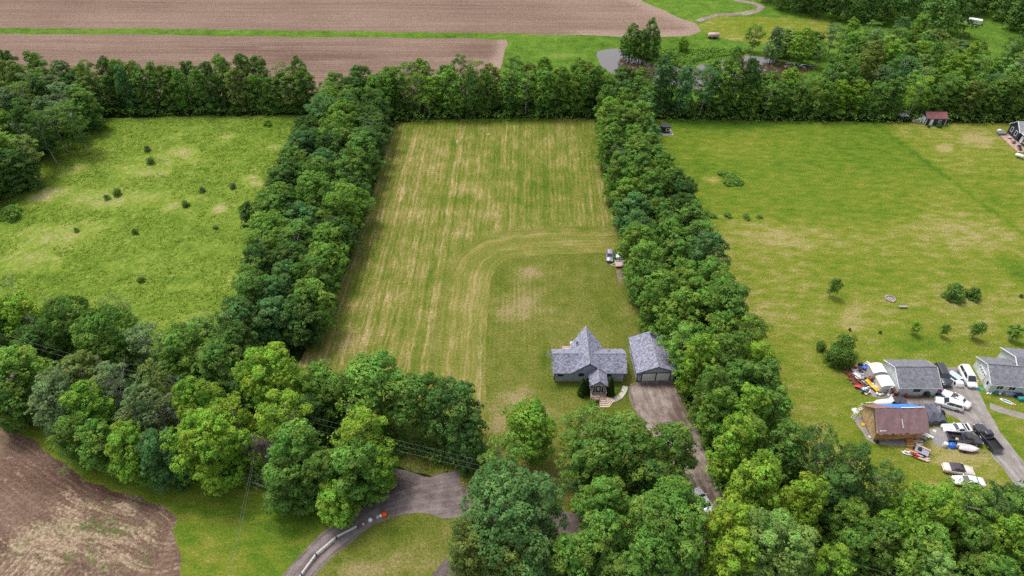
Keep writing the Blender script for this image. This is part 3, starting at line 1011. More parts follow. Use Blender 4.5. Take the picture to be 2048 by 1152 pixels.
def trunk_mesh(name, seed, Ls, H, r0, mat, limbs=9, lean=0.02):
    g = random.Random(seed)
    mb = MB()
    top = H * 0.78
    pts = [Vector((0, 0, -0.3))]
    k = 6
    for i in range(1, k + 1):
        pts.append(Vector((g.uniform(-1, 1) * lean * H, g.uniform(-1, 1) * lean * H, top * i / k)))
    mb.tube(pts, [r0 * 1.25] + [r0 * (1 - .85 * i / k) for i in range(1, k + 1)], 7)
    idx = list(range(len(Ls)))
    g.shuffle(idx)
    for i in idx[:limbs]:
        e = Vector(Ls[i][:3])
        zb = max(H * .12, min(top * .9, e.z - math.hypot(e.x, e.y) * g.uniform(.5, .9)))
        f = zb / top * k
        j = min(int(f), k - 1)
        b = pts[j].lerp(pts[j + 1], f - j)
        m = b.lerp(e, .55) + Vector((0, 0, g.uniform(-.2, .5)))
        mb.tube([b, m, e], [r0 * .36, r0 * .2, r0 * .05], 5, caps=False)
    me = bpy.data.meshes.new(name)
    me.from_pydata(mb.v, [], mb.f)
    me.polygons.foreach_set("use_smooth", mb.smooth)
    me.materials.append(mat)
    return me


def twig_mesh(name, seed, H, spread, mat, depth=4, r0=.16, leaves=0):
    """bare branching skeleton; also returns tip positions"""
    g = random.Random(seed)
    mb = MB()
    tips = []

    def grow(p, d, L, r, k):
        q = p + d * L * .5 + Vector((g.uniform(-1, 1), g.uniform(-1, 1), g.uniform(-.3, .6))) * L * .07
        e = q + (d + Vector((g.uniform(-1, 1), g.uniform(-1, 1), g.uniform(-.2, .5))) * .22).normalized() * L * .5
        mb.tube([p, q, e], [r, r * .8, r * .6], 5 if k > 2 else 3, caps=False)
        if k == 0:
            tips.append(e)
            return
        for i in range(g.choice((2, 3, 3)) if k > 1 else 3):
            s = p.lerp(e, g.uniform(.45, 1.0)) if i else e
            nd = (d * .8 + Vector((g.uniform(-1, 1), g.uniform(-1, 1), g.uniform(-.15, .75))) * spread).normalized()
            grow(s, nd, L * g.uniform(.55, .8), r * .58, k - 1)
    grow(Vector((0, 0, -.2)), Vector((g.uniform(-.1, .1), g.uniform(-.1, .1), 1)).normalized(), H * .36, r0, depth)
    me = bpy.data.meshes.new(name)
    me.from_pydata(mb.v, [], mb.f)
    me.polygons.foreach_set("use_smooth", mb.smooth)
    me.materials.append(mat)
    return me, np.array([list(t) for t in tips])


# kinds: nominal radius and height, crown and trunk meshes that all trees of the kind share
KIND = {}


def kind(key, seed, Rr, H, z0, bark='bark', r0=.26, limbs=9, **k):
    me, Ls = crown_mesh("crown_" + key, seed, Rr=Rr, z0=z0, H=H, **k)
    KIND[key] = (Rr, H, me, trunk_mesh("trunk_" + key, seed, Ls, H, r0, M[bark], limbs))


for i in range(4):      # big roadside maples, finely leaved
    kind("grand%d" % i, 20 + i, 6.5, 15.5, 1.2 if i < 2 else 3.2, r0=.38, limbs=14, n_lobes=62, n_tuft=44, n_leaf=15, leaf=.30, lobe=.24, belly=.40 + .04 * (i % 2))
for i in range(4):      # middling round trees
    kind("round%d" % i, 40 + i, 4.4, 14.5, 0.8, n_lobes=44, n_tuft=34, n_leaf=14, leaf=.30, lobe=.28, belly=.42)
for i in range(3):      # taller, narrower
    kind("tall%d" % i, 60 + i, 3.3, 15.5, 1.2, n_lobes=42, n_tuft=28, n_leaf=13, leaf=.30, lobe=.32, belly=.45)
for i in range(3):      # light crowns with sky through them
    kind("airy%d" % i, 80 + i, 3.8, 16.0, 4.2, bark='pale_bark', r0=.2, limbs=16, n_lobes=36, n_tuft=22, n_leaf=12, leaf=.27, lobe=.25, belly=.55, open_=.12)
for i in range(2):      # bushes to the ground
    kind("bush%d" % i, 100 + i, 2.0, 3.2, 0.0, r0=.07, limbs=5, n_lobes=22, n_tuft=26, n_leaf=10, leaf=.22, lobe=.36, belly=.35)
kind("stem", 110, 4.6, 14.5, 4.6, r0=.34, limbs=12, n_lobes=44, n_tuft=36, n_leaf=14, leaf=.29, lobe=.27, belly=.45)
kind("sapling", 112, 1.35, 4.0, 1.2, r0=.06, limbs=6, n_lobes=16, n_tuft=20, n_leaf=9, leaf=.2, lobe=.34, belly=.5)

HUE = {  # leaf colours of the kinds of tree
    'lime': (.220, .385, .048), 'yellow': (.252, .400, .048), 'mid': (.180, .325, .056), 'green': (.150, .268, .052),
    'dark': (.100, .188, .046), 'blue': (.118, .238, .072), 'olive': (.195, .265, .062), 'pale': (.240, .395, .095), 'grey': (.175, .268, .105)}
WORD = {'lime': 'bright lime green', 'yellow': 'yellow green', 'mid': 'fresh green', 'green': 'mid green', 'dark': 'dark green', 'blue': 'bluish green', 'olive': 'olive green', 'pale': 'pale green', 'grey': 'greyish green'}
N_TREES = 0


def put_tree(x, y, Rr, H, key, hue, label, group=None, name="broadleaf_tree", cat="tree", base=0.0):
    global N_TREES
    N_TREES += 1
    rn, hn, cm, tm = KIND[key]
    h = HUE[hue]
    j = rnd.uniform(.88, 1.12)
    w = rnd.uniform(-.06, .06)
    o = empty(name, (x, y, base), rnd.uniform(0, 6.28), label, cat, group)
    a = rnd.uniform(.90, 1.12)
    o.scale = (Rr / rn * a, Rr / rn * (2.02 - a), H / hn)
    o.rotation_euler[0], o.rotation_euler[1] = rnd.uniform(-.05, .05), rnd.uniform(-.05, .05)
    c = link("crown", cm, o)
    c.color = (h[0] * j * (1 + w), h[1] * j, h[2] * j * (1 - w), 1)
    link("trunk", tm, o)
    return o


def pick(aspect):
    return ("tall%d" % rnd.randrange(3)) if aspect < .28 else ("round%d" % rnd.randrange(4)) if aspect < .40 else ("grand%d" % rnd.randrange(4))


def tree_at(px, py, rpx, hue, label, H=None, key=None, group=None, zf=.60, **k):
    """tree whose crown middle shows at this pixel and is rpx wide to each side"""
    H = H or rnd.uniform(13, 16)
    c = P(px, py, H * zf)
    Rr = rpx / px_per_m(c)
    return put_tree(c.x, c.y, Rr, H, key or pick(Rr / H), hue, label, group, **k)


ORD = ['nearest', 'second', 'third', 'fourth', 'fifth', 'sixth', 'seventh', 'eighth', 'ninth', 'tenth', 'eleventh', 'twelfth', 'thirteenth', 'fourteenth', 'fifteenth', 'sixteenth', 'seventeenth', 'eighteenth',
       'nineteenth', 'twentieth', 'twenty-first', 'twenty-second', 'twenty-third', 'twenty-fourth', 'twenty-fifth', 'twenty-sixth', 'twenty-seventh', 'twenty-eighth', 'twenty-ninth', 'thirtieth'] + \
      ['thirty-' + w for w in ('first', 'second', 'third', 'fourth', 'fifth', 'sixth', 'seventh', 'eighth', 'ninth')] + ['fortieth'] + ['forty-' + w for w in ('first', 'second', 'third', 'fourth', 'fifth', 'sixth', 'seventh', 'eighth', 'ninth')]


def choose(table):
    r = rnd.random() * sum(w for _, w in table)
    for k, w in table:
        r -= w
        if r <= 0:
            return k
    return table[-1][0]


# --- roadside maples, one by one: (px, py, half-width px, colour, where)
ROADSIDE = [
    (48, 745, 62, 'mid', 'at the left end of the row beside the tilled field', 14, None),
    (112, 800, 55, 'grey', 'second from the left in the row beside the tilled field', 13.5, None),
    (10, 800, 45, 'green', 'at the left frame edge above the tilled field', 12, None),
    (182, 815, 42, 'lime', 'third from the left above the tilled field', 14, None),
    (150, 872, 46, 'green', 'low over the tilled field, left of the two lime maples', 11, None),
    (205, 888, 44, 'mid', 'low over the tilled field under the third maple', 12, None),
    (262, 892, 52, 'lime', 'low over the corner of the tilled field', 12.5, None),
    (292, 822, 50, 'grey', 'behind the lime maples at the tilled field, below the pink dead branches', 13.5, None),
    (330, 905, 46, 'blue', 'left of the big lime maple at the tilled field corner', 13, None),
    (398, 806, 52, 'lime', 'behind the big lime maple, topmost of that group', 15, None),
    (420, 886, 74, 'lime', 'largest beside the grass with the wires', 16, 'grand1'),
    (476, 838, 42, 'yellow', 'leaning over the gap in the road', 13, 'airy0'),
    (566, 835, 50, 'lime', 'right of the gap in the road, upper one', 15, 'airy1'),
    (590, 905, 58, 'mid', 'right of the gap in the road, largest there', 15, 'stem'),
    (570, 968, 48, 'green', 'low beside the road gap, over the roadside grass', 11, None),
    (716, 878, 55, 'yellow', 'overhanging the road fork, with bare twigs in its top', 15, 'airy2'),
    (706, 940, 60, 'mid', 'overhanging the road fork, lower one', 13, None),
    (668, 995, 44, 'lime', 'small, nearest to the bend of the side road', 9, None),
    (755, 930, 34, 'lime', 'at the right tip of the clump over the road fork', 10, None),
    (640, 950, 40, 'green', 'in the middle of the clump left of the road fork', 12, None),
    (548, 752, 66, 'lime', 'standing out in front of the left hedgerow', 16, 'grand2'),
    (635, 775, 46, 'mid', 'at the lower corner of the hay field, left', 13, None),
    (680, 790, 46, 'green', 'at the lower corner of the hay field, right', 13, None),
    (752, 775, 72, 'mid', 'widest between the hay field and the road, bare trunks below', 16, 'stem'),
    (838, 800, 56, 'green', 'with bare trunk, between the hay field and the road', 15.5, 'stem'),
    (908, 828, 62, 'dark', 'dense, left of the long hay strip, by the road', 16.5, 'round1'),
    (940, 890, 34, 'dark', 'small, at the end of the long hay strip', 11, 'round2'),
    (1062, 862, 57, 'lime', 'single on the front lawn with a bare trunk', 14, 'stem'),
    (1168, 872, 52, 'green', 'left of the three on the front lawn, upper one', 15, 'airy1'),
    (1190, 935, 56, 'green', 'left of the three on the front lawn, lower one', 14, 'stem'),
    (1252, 898, 72, 'green', 'middle and widest of the three on the front lawn', 15, 'stem'),
    (1348, 900, 52, 'green', 'right of the three on the front lawn, beside the driveway', 14.5, 'stem'),
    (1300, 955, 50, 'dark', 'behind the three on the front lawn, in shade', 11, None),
    (1003, 925, 46, 'green', 'above the great bluish tree at the road', 15.5, 'airy0'),
    (1030, 1028, 106, 'blue', 'biggest in the foreground, over the road', 19, 'grand0'),
    (946, 1092, 54, 'olive', 'lower left of the biggest tree, by the loop road', 13, None),
    (1030, 1118, 58, 'olive', 'in front of the biggest tree at the lower frame edge', 13, None),
    (1140, 1120, 50, 'mid', 'right of the biggest tree at the lower frame edge', 12, None),
    (1212, 1002, 54, 'mid', 'between the biggest tree and the white car, upper', 15, 'round3'),
    (1206, 1072, 50, 'mid', 'between the biggest tree and the white car, lower', 14, 'round0'),
    (1346, 1015, 64, 'mid', 'just left of the half hidden white car', 16, 'grand1'),
    (1332, 1075, 92, 'mid', 'second biggest in the foreground, below the white car', 17, 'grand3'),
    (1455, 1052, 52, 'yellow', 'just right of the half hidden white car', 15, 'round2'),
    (1462, 1118, 48, 'yellow', 'lower frame edge right of the white car', 14, None),
    (1562, 1092, 74, 'pale', 'round crown at the lower frame edge, third of the front row', 16, 'grand2'),
    (1520, 968, 54, 'yellow', 'at the foot of the right hedgerow, left', 15, 'round1'),
    (1600, 1000, 50, 'yellow', 'at the foot of the right hedgerow, right', 15, 'round3'),
    (1662, 1145, 42, 'lime', 'at the lower frame edge beside the last wire', 13, None),
    (1632, 905, 44, 'dark', 'behind the bleached dead tree', 14, 'airy0'),
    (1692, 935, 46, 'dark', 'right of the bleached dead tree', 16, 'airy2'),
    (1680, 985, 46, 'dark', 'below the bleached dead tree', 14, 'tall1'),
    (1760, 985, 42, 'dark', 'left of the lime maple below the parked cars', 14, 'airy1'),
    (1700, 1035, 40, 'mid', 'low in the thicket left of the lime maple', 11, None),
    (1700, 1092, 42, 'mid', 'lowest in the thicket left of the lime maple', 9, None),
    (1765, 1080, 44, 'green', 'in the thicket just left of the lime maple', 10, None),
    (1848, 1025, 66, 'lime', 'brightest below the parked cars', 16, 'grand1'),
    (1842, 1095, 62, 'mid', 'under the brightest maple below the parked cars', 13, None),
    (1922, 1028, 50, 'green', 'directly below the two pale sedans', 14, 'airy1'),
    (1972, 1032, 46, 'dark', 'below the neighbour driveway, left', 13, 'airy0'),
    (2020, 1012, 44, 'dark', 'below the neighbour driveway, right', 13, 'airy2'),
    (2000, 1078, 46, 'lime', 'bright at the lower right corner', 13, None),
    (2040, 1040, 52, 'green', 'at the right frame edge near the lower corner', 14, None),
    (1930, 1085, 50, 'green', 'between the two lime maples at the lower right', 12, None),
    (1872, 1152, 42, 'pale', 'cut by the lower frame edge under the brightest maple', 12, None),
    (1970, 1150, 50, 'mid', 'cut by the lower frame edge at the far right', 12, None),
    (1250, 1150, 50, 'green', 'cut by the lower frame edge left of the second biggest', 12, None),
    # second line, back of the road on the left
    (40, 632, 44, 'lime', 'by the utility pole at the left frame edge', 13, None),
    (-10, 640, 40, 'green', 'at the left frame edge behind the utility pole', 13, None),
    (128, 645, 54, 'green', 'second along the meadow bottom from the left', 13, None),
    (212, 668, 62, 'mid', 'spreading, third along the meadow bottom from the left', 14, 'grand3'),
    (302, 690, 40, 'grey', 'fourth along the meadow bottom from the left', 12, 'airy1'),
    (366, 706, 54, 'mid', 'fifth along the meadow bottom from the left', 13.5, None),
    (440, 728, 54, 'green', 'sixth along the meadow bottom, left of the lime maple', 13.5, None),
    (480, 690, 46, 'dark', 'behind the lime maple at the meadow corner', 13, None),
    (70, 690, 40, 'dark', 'in the gap behind the wires, left', 10, None),
    (400, 660, 40, 'pale', 'low bush-like at the meadow corner', 7, None),
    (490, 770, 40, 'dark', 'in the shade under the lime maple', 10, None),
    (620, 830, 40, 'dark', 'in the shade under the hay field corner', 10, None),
    (222, 772, 42, 'grey', 'between the pink dead branches and the wires', 12, 'airy2'),
    (158, 752, 44, 'olive', 'behind the third maple, under the wires', 12, None),
    (318, 762, 36, 'olive', 'right of the pink dead branches, under the wires', 11, 'airy0'),
]
for px, py, r, hue, where, H, key in ROADSIDE:
    tree_at(px, py, r, hue, "%s %s %s" % (WORD[hue], 'maple' if hue in ('lime', 'yellow', 'mid') else 'tree', where), H, key,
            name='maple_tree' if hue in ('lime', 'yellow', 'mid') else 'broadleaf_tree', group="trees along the road")


# --- the two hedgerows: crowns between a left and a right outline
def hedgerow(left, right, y0, y1, step, table_l, table_r, where, sides, group, hh=(12.5, 15.5), rr=1.0):
    lx = lambda y: np.interp(-y, [-p[1] for p in left], [p[0] for p in left])
    rx = lambda y: np.interp(-y, [-p[1] for p in right], [p[0] for p in right])
    y, n = y0, [0, 0, 0]
    while y > y1:
        H = rnd.uniform(*hh)
        s = px_per_m(P(1024, y, 8))
        a, b = lx(y), rx(y)
        w = (b - a) / s
        k = 2 if w < 11.5 else 3
        Rr = w / k * .62 * rr
        for i in range(k):
            f = (i + .5) / k
            pxx = a + Rr * s * .9 + (b - a - 2 * Rr * s * .9) * (i / (k - 1)) + rnd.uniform(-.6, .6) * s
            pyy = y + rnd.uniform(-1.4, 1.4) * s * .7
            side = 0 if i == 0 else 2 if i == k - 1 else 1
            hue = choose(table_l if i == 0 else table_r if i == k - 1 else table_l + table_r)
            n[side] += 1
            H = rnd.uniform(*hh)
            Rj = Rr * rnd.uniform(.9, 1.18)
            c = P(pxx, pyy, H * .6)
            key = pick(Rj / H) if rnd.random() > .12 else "airy%d" % rnd.randrange(3)
            put_tree(c.x, c.y, Rj, H, key, hue, "%s tree, %s from the camera %s of %s" % (WORD[hue], ORD[n[side] - 1], sides[side], where), group)
        c0, c1 = P(1024, y, 8), P(1024, y - 10, 8)
        y -= step * 10 / (c1 - c0).length


LEFT_T = [('green', 3), ('dark', 2.4), ('blue', 2.6), ('mid', 1.3), ('olive', 1), ('grey', .5)]
hedgerow([(440, 660), (478, 560), (500, 450), (545, 350), (590, 270), (630, 200), (655, 160)], [(640, 660), (655, 600), (690, 500), (722, 410), (752, 320), (772, 255), (785, 190), (790, 160)], 640, 168, 5.6,
         LEFT_T, [('green', 2), ('mid', 1.6), ('dark', 2), ('yellow', .35), ('olive', .8)],
         "left hedgerow", ("on meadow side", "along middle", "on hay field side"), "trees of the left hedgerow", hh=(10.5, 14.0))
RIGHT_T = [('mid', 3), ('green', 3), ('blue', 1.2), ('olive', .8), ('lime', .8)]
hedgerow([(1408, 905), (1385, 830), (1366, 760), (1345, 700), (1300, 640), (1268, 575), (1250, 500), (1236, 420), (1215, 340), (1198, 260), (1188, 190), (1186, 150)],
         [(1600, 905), (1575, 850), (1542, 740), (1522, 670), (1482, 600), (1442, 505), (1390, 400), (1330, 320), (1308, 262), (1304, 185), (1305, 150)], 555, 165, 5.6,
         RIGHT_T, [('green', 2.5), ('dark', 1.5), ('mid', 2), ('blue', 1)], "upper right hedgerow", ("on hay field side", "along middle", "on lawn side"), "trees of the right hedgerow", hh=(11.5, 15.0))
hedgerow([(1432, 905), (1412, 830), (1386, 760), (1364, 700), (1316, 640), (1268, 560)],
         [(1600, 905), (1575, 850), (1542, 740), (1522, 670), (1482, 600), (1442, 520)], 890, 580, 5.8,
         [('lime', 3), ('mid', 3.2), ('yellow', .5), ('green', 1)], [('mid', 3), ('lime', 1.2), ('green', 2)], "lower right hedgerow", ("on garage side", "along middle", "on lawn side"),
         "trees of the right hedgerow", hh=(13, 16.0))

# --- the far tree line, left to right; the pixel is where the trunk stands
def far_line(x0, x1, ybase, step, table, where, rows, hh, keys, rr=(2.8, 3.8), n0=0):
    for row in range(rows):
        x, n = x0 + row * step * 3, 0
        while x < x1:
            yb = ybase(x)
            p = P(x + rnd.uniform(-6, 6), yb - 3, 0)
            H = rnd.uniform(*hh) + row * .6
            hue = choose(table)
            n += 1
            put_tree(p.x, p.y + 2.2 + row * 5.2 + rnd.uniform(-.7, .7), rnd.uniform(*rr), H, choose(keys), hue, "%s tree, %s from left in %s row of %s" % (WORD[hue], 'first' if n == 1 else ORD[n - 1], ('front', 'back', 'rearmost')[row], where),
                     "trees of the far tree line")
            x += step * px_per_m(p) * rnd.uniform(.85, 1.15)


FAR_T = [('green', 3), ('dark', 2.2), ('mid', 2), ('blue', .8), ('olive', .8)]
K_MIX = [("tall0", 1), ("tall1", 1), ("tall2", 1), ("round0", .6), ("round1", .6), ("round3", .6), ("airy0", .6), ("airy1", .5)]
far_line(196, 640, lambda x: 232, 5.6, FAR_T, "trees behind the meadow", 2, (11.5, 16.0), K_MIX, rr=(2.6, 3.7))
far_line(768, 1190, lambda x: 237, 5.4, [('green', 2.5), ('mid', 3), ('dark', 1.6), ('olive', .8), ('lime', .25)], "trees behind the hay field", 2, (12.0, 16.5), K_MIX, rr=(2.9, 4.0))
far_line(1318, 1490, lambda x: 238, 6.0, [('green', 3), ('mid', 2), ('blue', 1.2), ('dark', 1.5)], "trees in front of the pond", 2, (14.5, 18.5), K_MIX + [("airy2", 1.5), ("airy0", 1)], rr=(3.0, 4.2))
far_line(1490, 1640, lambda x: 239, 5.4, [('green', 3), ('mid', 2), ('lime', .4), ('dark', 1)], "trees below the open water", 2, (10.0, 12.6), K_MIX, rr=(3.0, 4.2))
far_line(1648, 1720, lambda x: 228, 6.0, [('green', 3), ('mid', 2), ('dark', 1.5)], "trees right of the pond", 2, (13, 16), K_MIX, rr=(3.2, 4.4))
far_line(1668, 2070, lambda x: 240, 6.0, [('green', 3), ('mid', 2), ('lime', .5), ('dark', 1.5)], "trees behind the dark sheds", 1, (9, 14), K_MIX, rr=(3.0, 4.4))


# --- woods: scattered crowns inside an outline
TRL = P(1945, 47)


def wood(poly, n, table, where, group, hh, rr, keys, mind):
    poly = np.array(P2(poly, 8.0))
    lo, hi = poly.min(0), poly.max(0)
    pts, tries = [], 0
    while len(pts) < n and tries < 20000:
        tries += 1
        q = np.array([[rnd.uniform(lo[0], hi[0]), rnd.uniform(lo[1], hi[1])]])
        if abs(q[0][0] - TRL.x) < 11 and -34 < q[0][1] - TRL.y < 9:
            continue
        if poly_dist(q, poly)[2][0] and all((q[0][0] - a) ** 2 + (q[0][1] - b) ** 2 > mind ** 2 for a, b in pts):
            pts.append(tuple(q[0]))
    pts.sort(key=lambda p: p[1])
    out = []
    for a, b in pts:
        out.append((a, b, choose(table), rnd.uniform(*hh), rnd.uniform(*rr), choose(keys)))
    return out


def wood_things(lst, where, group):
    rows = {}
    lst = sorted(lst, key=lambda p: p[1])
    k = max(1, int(math.sqrt(len(lst))))
    for i, t in enumerate(lst):
        rows.setdefault(i // k, []).append(t)
    for r, row in rows.items():
        row.sort()
        for j, (x, y, hue, H, Rr, key) in enumerate(row):
            put_tree(x, y, Rr, H, key, hue, "%s tree in %s, %s rank, %s from left" % (WORD[hue], where, 'first' if r == 0 else ORD[r], 'first' if j == 0 else ORD[j]), group)


lw = wood([(-60, 130), (60, 140), (190, 150), (200, 200), (160, 265), (90, 300), (20, 335), (-70, 370)], 46, [('green', 2), ('mid', 1.4), ('grey', 1.4), ('olive', 1), ('dark', 1.4), ('pale', .5)], '', '', (11, 16), (3.0, 4.6), K_MIX + [("airy0", 1), ("airy1", 1)], 4.2)
wood_things(lw, "wood left of the meadow", "trees of the wood left of the meadow")
pw = wood([(1508, 60), (1590, 68), (1645, 70), (1700, 52), (1780, 46), (1880, 60), (1920, 88), (2060, 85), (2060, 190), (1900, 185), (1760, 150), (1660, 112), (1630, 84), (1520, 80)], 82,
          [('green', 1.5), ('pale', 2.6), ('mid', 2.2), ('grey', 1.2), ('lime', .8), ('olive', 1.2), ('blue', .6)], '', '', (9, 14), (2.7, 4.4), K_MIX + [("airy0", 1), ("airy2", 1)], 6.2)
wood_things(pw, "wood beyond the pond", "trees of the wood beyond the pond")

# clump on the pond bank
for i, (px, py, r, hue, H, key) in enumerate([(1263, 76, 16, 'green', 13, 'tall0'), (1300, 70, 14, 'green', 14.5, 'tall1'), (1282, 84, 18, 'green', 11, 'round1'), (1250, 88, 9, 'dark', 8, 'tall2'), (1315, 82, 10, 'green', 10, 'tall2')]):
    tree_at(px, py, r, hue, "%s tree of the clump on the pond bank, %s from the left" % (WORD[hue], ('second', 'fourth', 'third', 'first', 'fifth')[i]), H, key, group="clump on the pond bank")
tree_at(1367, 90, 13, 'lime', "round lime green bush standing alone on the far pond bank", 5.5, 'bush0', name='bush', cat='bush', zf=.5)

# far dark forest beyond the track: one mass
fg = np.random.default_rng(5)
fl = wood([(1550, -22), (1600, -14), (1680, -2), (1760, 8), (1850, 8), (1880, 30), (1960, 32), (2080, 60), (2300, 60), (2300, -90), (1500, -90)], 260, [('dark', 3), ('green', 2), ('mid', 1), ('olive', .6), ('blue', .6)], '', '', (12, 17), (3.4, 5.0), [("a", 1)], 5.5)
Vs, Fs, Ts, Ws, base_i = [], [], [], [], 0
for (x, y, hue, H, Rr, key) in fl:
    C, N, S, TI, WA, _ = crown_points(fg, Rr=Rr, z0=1.0, H=H, n_lobes=16, n_tuft=14, n_leaf=5, leaf=.75, lobe=.36)
    V, F = leaf_quads(C + np.array([x, y, 0]), N, S, fg)
    Vs.append(V); Fs.append(F + base_i); base_i += len(V)
    k = HUE[hue][1] / .1
    Ts.append(TI * k); Ws.append(-WA)
fo = link("far_forest", raw_mesh("far_forest", np.concatenate(Vs), np.concatenate(Fs), M['leaf'], fattr={"tint": np.concatenate(Ts), "warm": np.concatenate(Ws)}))
fo.color = (.055, .1, .024, 1)
tag(fo, "dark far forest beyond the field track at the top right", "forest", kind='stuff')


# --- undergrowth along the hedges
def undergrowth(name, poly, n, hmax, leaf, hue, label, seed, per=9, skip=None):
    g = np.random.default_rng(seed)
    poly = np.array(P2(poly))
    lo, hi = poly.min(0), poly.max(0)
    q = g.uniform(lo, hi, (n * 4, 2))
    q = q[poly_dist(q, poly)[2]][:n]
    if skip is not None:
        q = q[skip(q) + (fnoise(q[:, 0] * .15, q[:, 1] * .15, 3) - .5) * .6 < .08]
    m = len(q)
    hgt = hmax * g.uniform(.1, 1, m) ** 1.2
    ctr = np.column_stack([q, hgt])
    off = unit(g.normal(size=(m, per, 3))) * g.uniform(.2, 1, (m, per, 1))
    off[..., 2] *= .6
    C = (ctr[:, None] + off * leaf * 2.2).reshape(-1, 3)
    C[:, 2] = np.maximum(C[:, 2], .05)
    N = unit(off.reshape(-1, 3) * .6 + np.array([0, 0, .8]) + g.normal(0, .4, (m * per, 3)))
    V, F = leaf_quads(C, N, leaf * g.uniform(.6, 1.4, m * per), g)
    ti = np.clip(np.repeat(1 + g.normal(0, .25, m), per) + g.normal(0, .15, m * per), .4, 1.8)
    wa = np.repeat(g.normal(0, .7, m), per)
    o = link(name, raw_mesh(name, V, F, M['leaf'], fattr={"tint": ti, "warm": wa}))
    o.color = (*(HUE[hue] if skip is None else (.245, .360, .048)), 1)
    return tag(o, label, "undergrowth" if 'grow' in name else 'weeds', kind='stuff')


undergrowth("undergrowth", [(560, 720), (640, 690), (690, 520), (735, 410), (770, 290), (800, 246), (1190, 240), (1230, 340), (1250, 430), (1262, 520), (1300, 650), (1345, 760), (1400, 880), (1430, 1000), (1620, 1000), (1590, 900), (1540, 790), (1500, 700),
                            (1450, 580), (1370, 420), (1310, 300), (1310, 243), (1700, 247), (2080, 250), (2080, 200), (0, 195), (0, 330), (120, 285), (205, 236), (640, 234), (630, 300), (560, 450), (500, 620), (460, 700)], 15000, 2.6, .42, 'green',
            "low leafy undergrowth filling the feet of hedgerows and tree lines", 3)
undergrowth("roadside_undergrowth", [(-60, 640), (100, 640), (420, 740), (600, 740), (700, 830), (900, 905), (980, 930), (940, 948), (820, 915), (640, 900), (420, 830), (0, 710), (-60, 690)], 5000, 2.4, .40, 'green',
            "shaded brush between the road and the fields", 4)
undergrowth("verge_undergrowth", [(-60, 790), (120, 860), (300, 960), (480, 975), (640, 990), (700, 985), (640, 960), (480, 925), (240, 850), (-60, 770)], 3600, 1.6, .36, 'mid', "brush at the edge of the tilled field below the maples", 5)
undergrowth("thicket_undergrowth", [(1480, 1020), (1620, 960), (1760, 1000), (1900, 1010), (2100, 1010), (2100, 1250), (1480, 1250), (1440, 1150)], 6500, 2.6, .40, 'green', "dense brush below the neighbour's parked cars", 6)
undergrowth("pond_bank_weeds", [(1270, 112), (1310, 124), (1380, 126), (1440, 114), (1500, 106), (1500, 100), (1420, 98), (1330, 100), (1290, 104)], 1500, .8, .5, 'mid', "tall weeds on the far bank of the pond", 7, per=5)
undergrowth("meadow_weeds", [(-60, 560), (-60, 345), (0, 336), (120, 296), (205, 240), (400, 235), (620, 236), (590, 300), (540, 400), (490, 560), (470, 660), (420, 700), (150, 620)], 32000, .44, .27, 'mid', "leafy weeds and tall grass all over the meadow", 8, per=4, skip=meadow_dry)
# --- single bushes, saplings, dead trees
for i, (px, py, r, hue, H, lab) in enumerate([
        (300, 322, 8, 'pale', 2.2, "grey leaved shrub in the dry middle of the meadow"),
        (294, 298, 6, 'grey', 2.0, "small grey shrub above the dry middle of the meadow"),
        (234, 385, 9, 'green', 2.0, "round dark green bush in the left meadow"),
        (213, 395, 7, 'pale', 1.8, "thin grey shrub left of the round dark bush in the meadow"),
        (371, 408, 8, 'green', 1.7, "low dark bush in the right part of the meadow"),
        (270, 464, 7, 'green', 1.7, "low dark bush in the lower meadow"),
        (282, 560, 8, 'green', 1.3, "dark bush lowest in the meadow"),
        (22, 425, 23, 'mid', 3.0, "wide green shrub at the left frame edge of the meadow"),
        (65, 370, 9, 'pale', 3.2, "pale feathery shrub in the upper left of the meadow"),
        (404, 380, 7, 'grey', 1.6, "grey shrub near the weedy patch in the meadow"),
        (465, 373, 7, 'grey', 1.8, "grey shrub nearest the left hedgerow in the meadow"),
        (534, 247, 9, 'lime', 2.2, "bright little bush at the top of the meadow"),
        (430, 455, 6, 'pale', 1.4, "pale little shrub by the lone narrow tree of the meadow"),
        (152, 460, 6, 'pale', 1.4, "pale little shrub on the dry left slope of the meadow"),
        (1909, 585, 19, 'green', 3.6, "large round green bush on the right lawn, left of a pair"),
        (1948, 587, 15, 'green', 3.0, "smaller round green bush on the right lawn, right of a pair"),
        (1642, 692, 10, 'green', 2.2, "small bush beside the big bush cluster above the grey garage"),
        (1879, 251, 6, 'dark', 1.2, "low hedge bush at the corner of the dark blue shed"),
        (1858, 253, 3, 'dark', .8, "tiny bush in front of the dark blue shed"),
        (1700, 659, 3, 'dark', .7, "tiny dark bush left of the saplings"),
        (1761, 664, 3, 'dark', .7, "tiny dark bush nearest the first sapling"),
        (2043, 592, 4, 'dark', .8, "tiny dark bush at the right frame edge"),
        (1185, 806, 9, 'mid', 1.0, "low green shrub under the porch deck"),
        ]):
    tree_at(px, py, r, hue, lab, H, "bush%d" % (i % 2), name='bush', cat='bush', zf=.45)
for px, py, r, H, lab in [(1690, 688, 20, 5.2, "top bush of the cluster above the grey garage"), (1672, 712, 21, 4.4, "lower left bush of the cluster above the grey garage"), (1694, 714, 20, 4.6, "lower right bush of the cluster above the grey garage")]:
    tree_at(px, py, r, 'green', "big round " + lab, H, "bush%d" % (px % 2), name='bush', cat='bush', zf=.5, group="bush cluster above the grey garage")
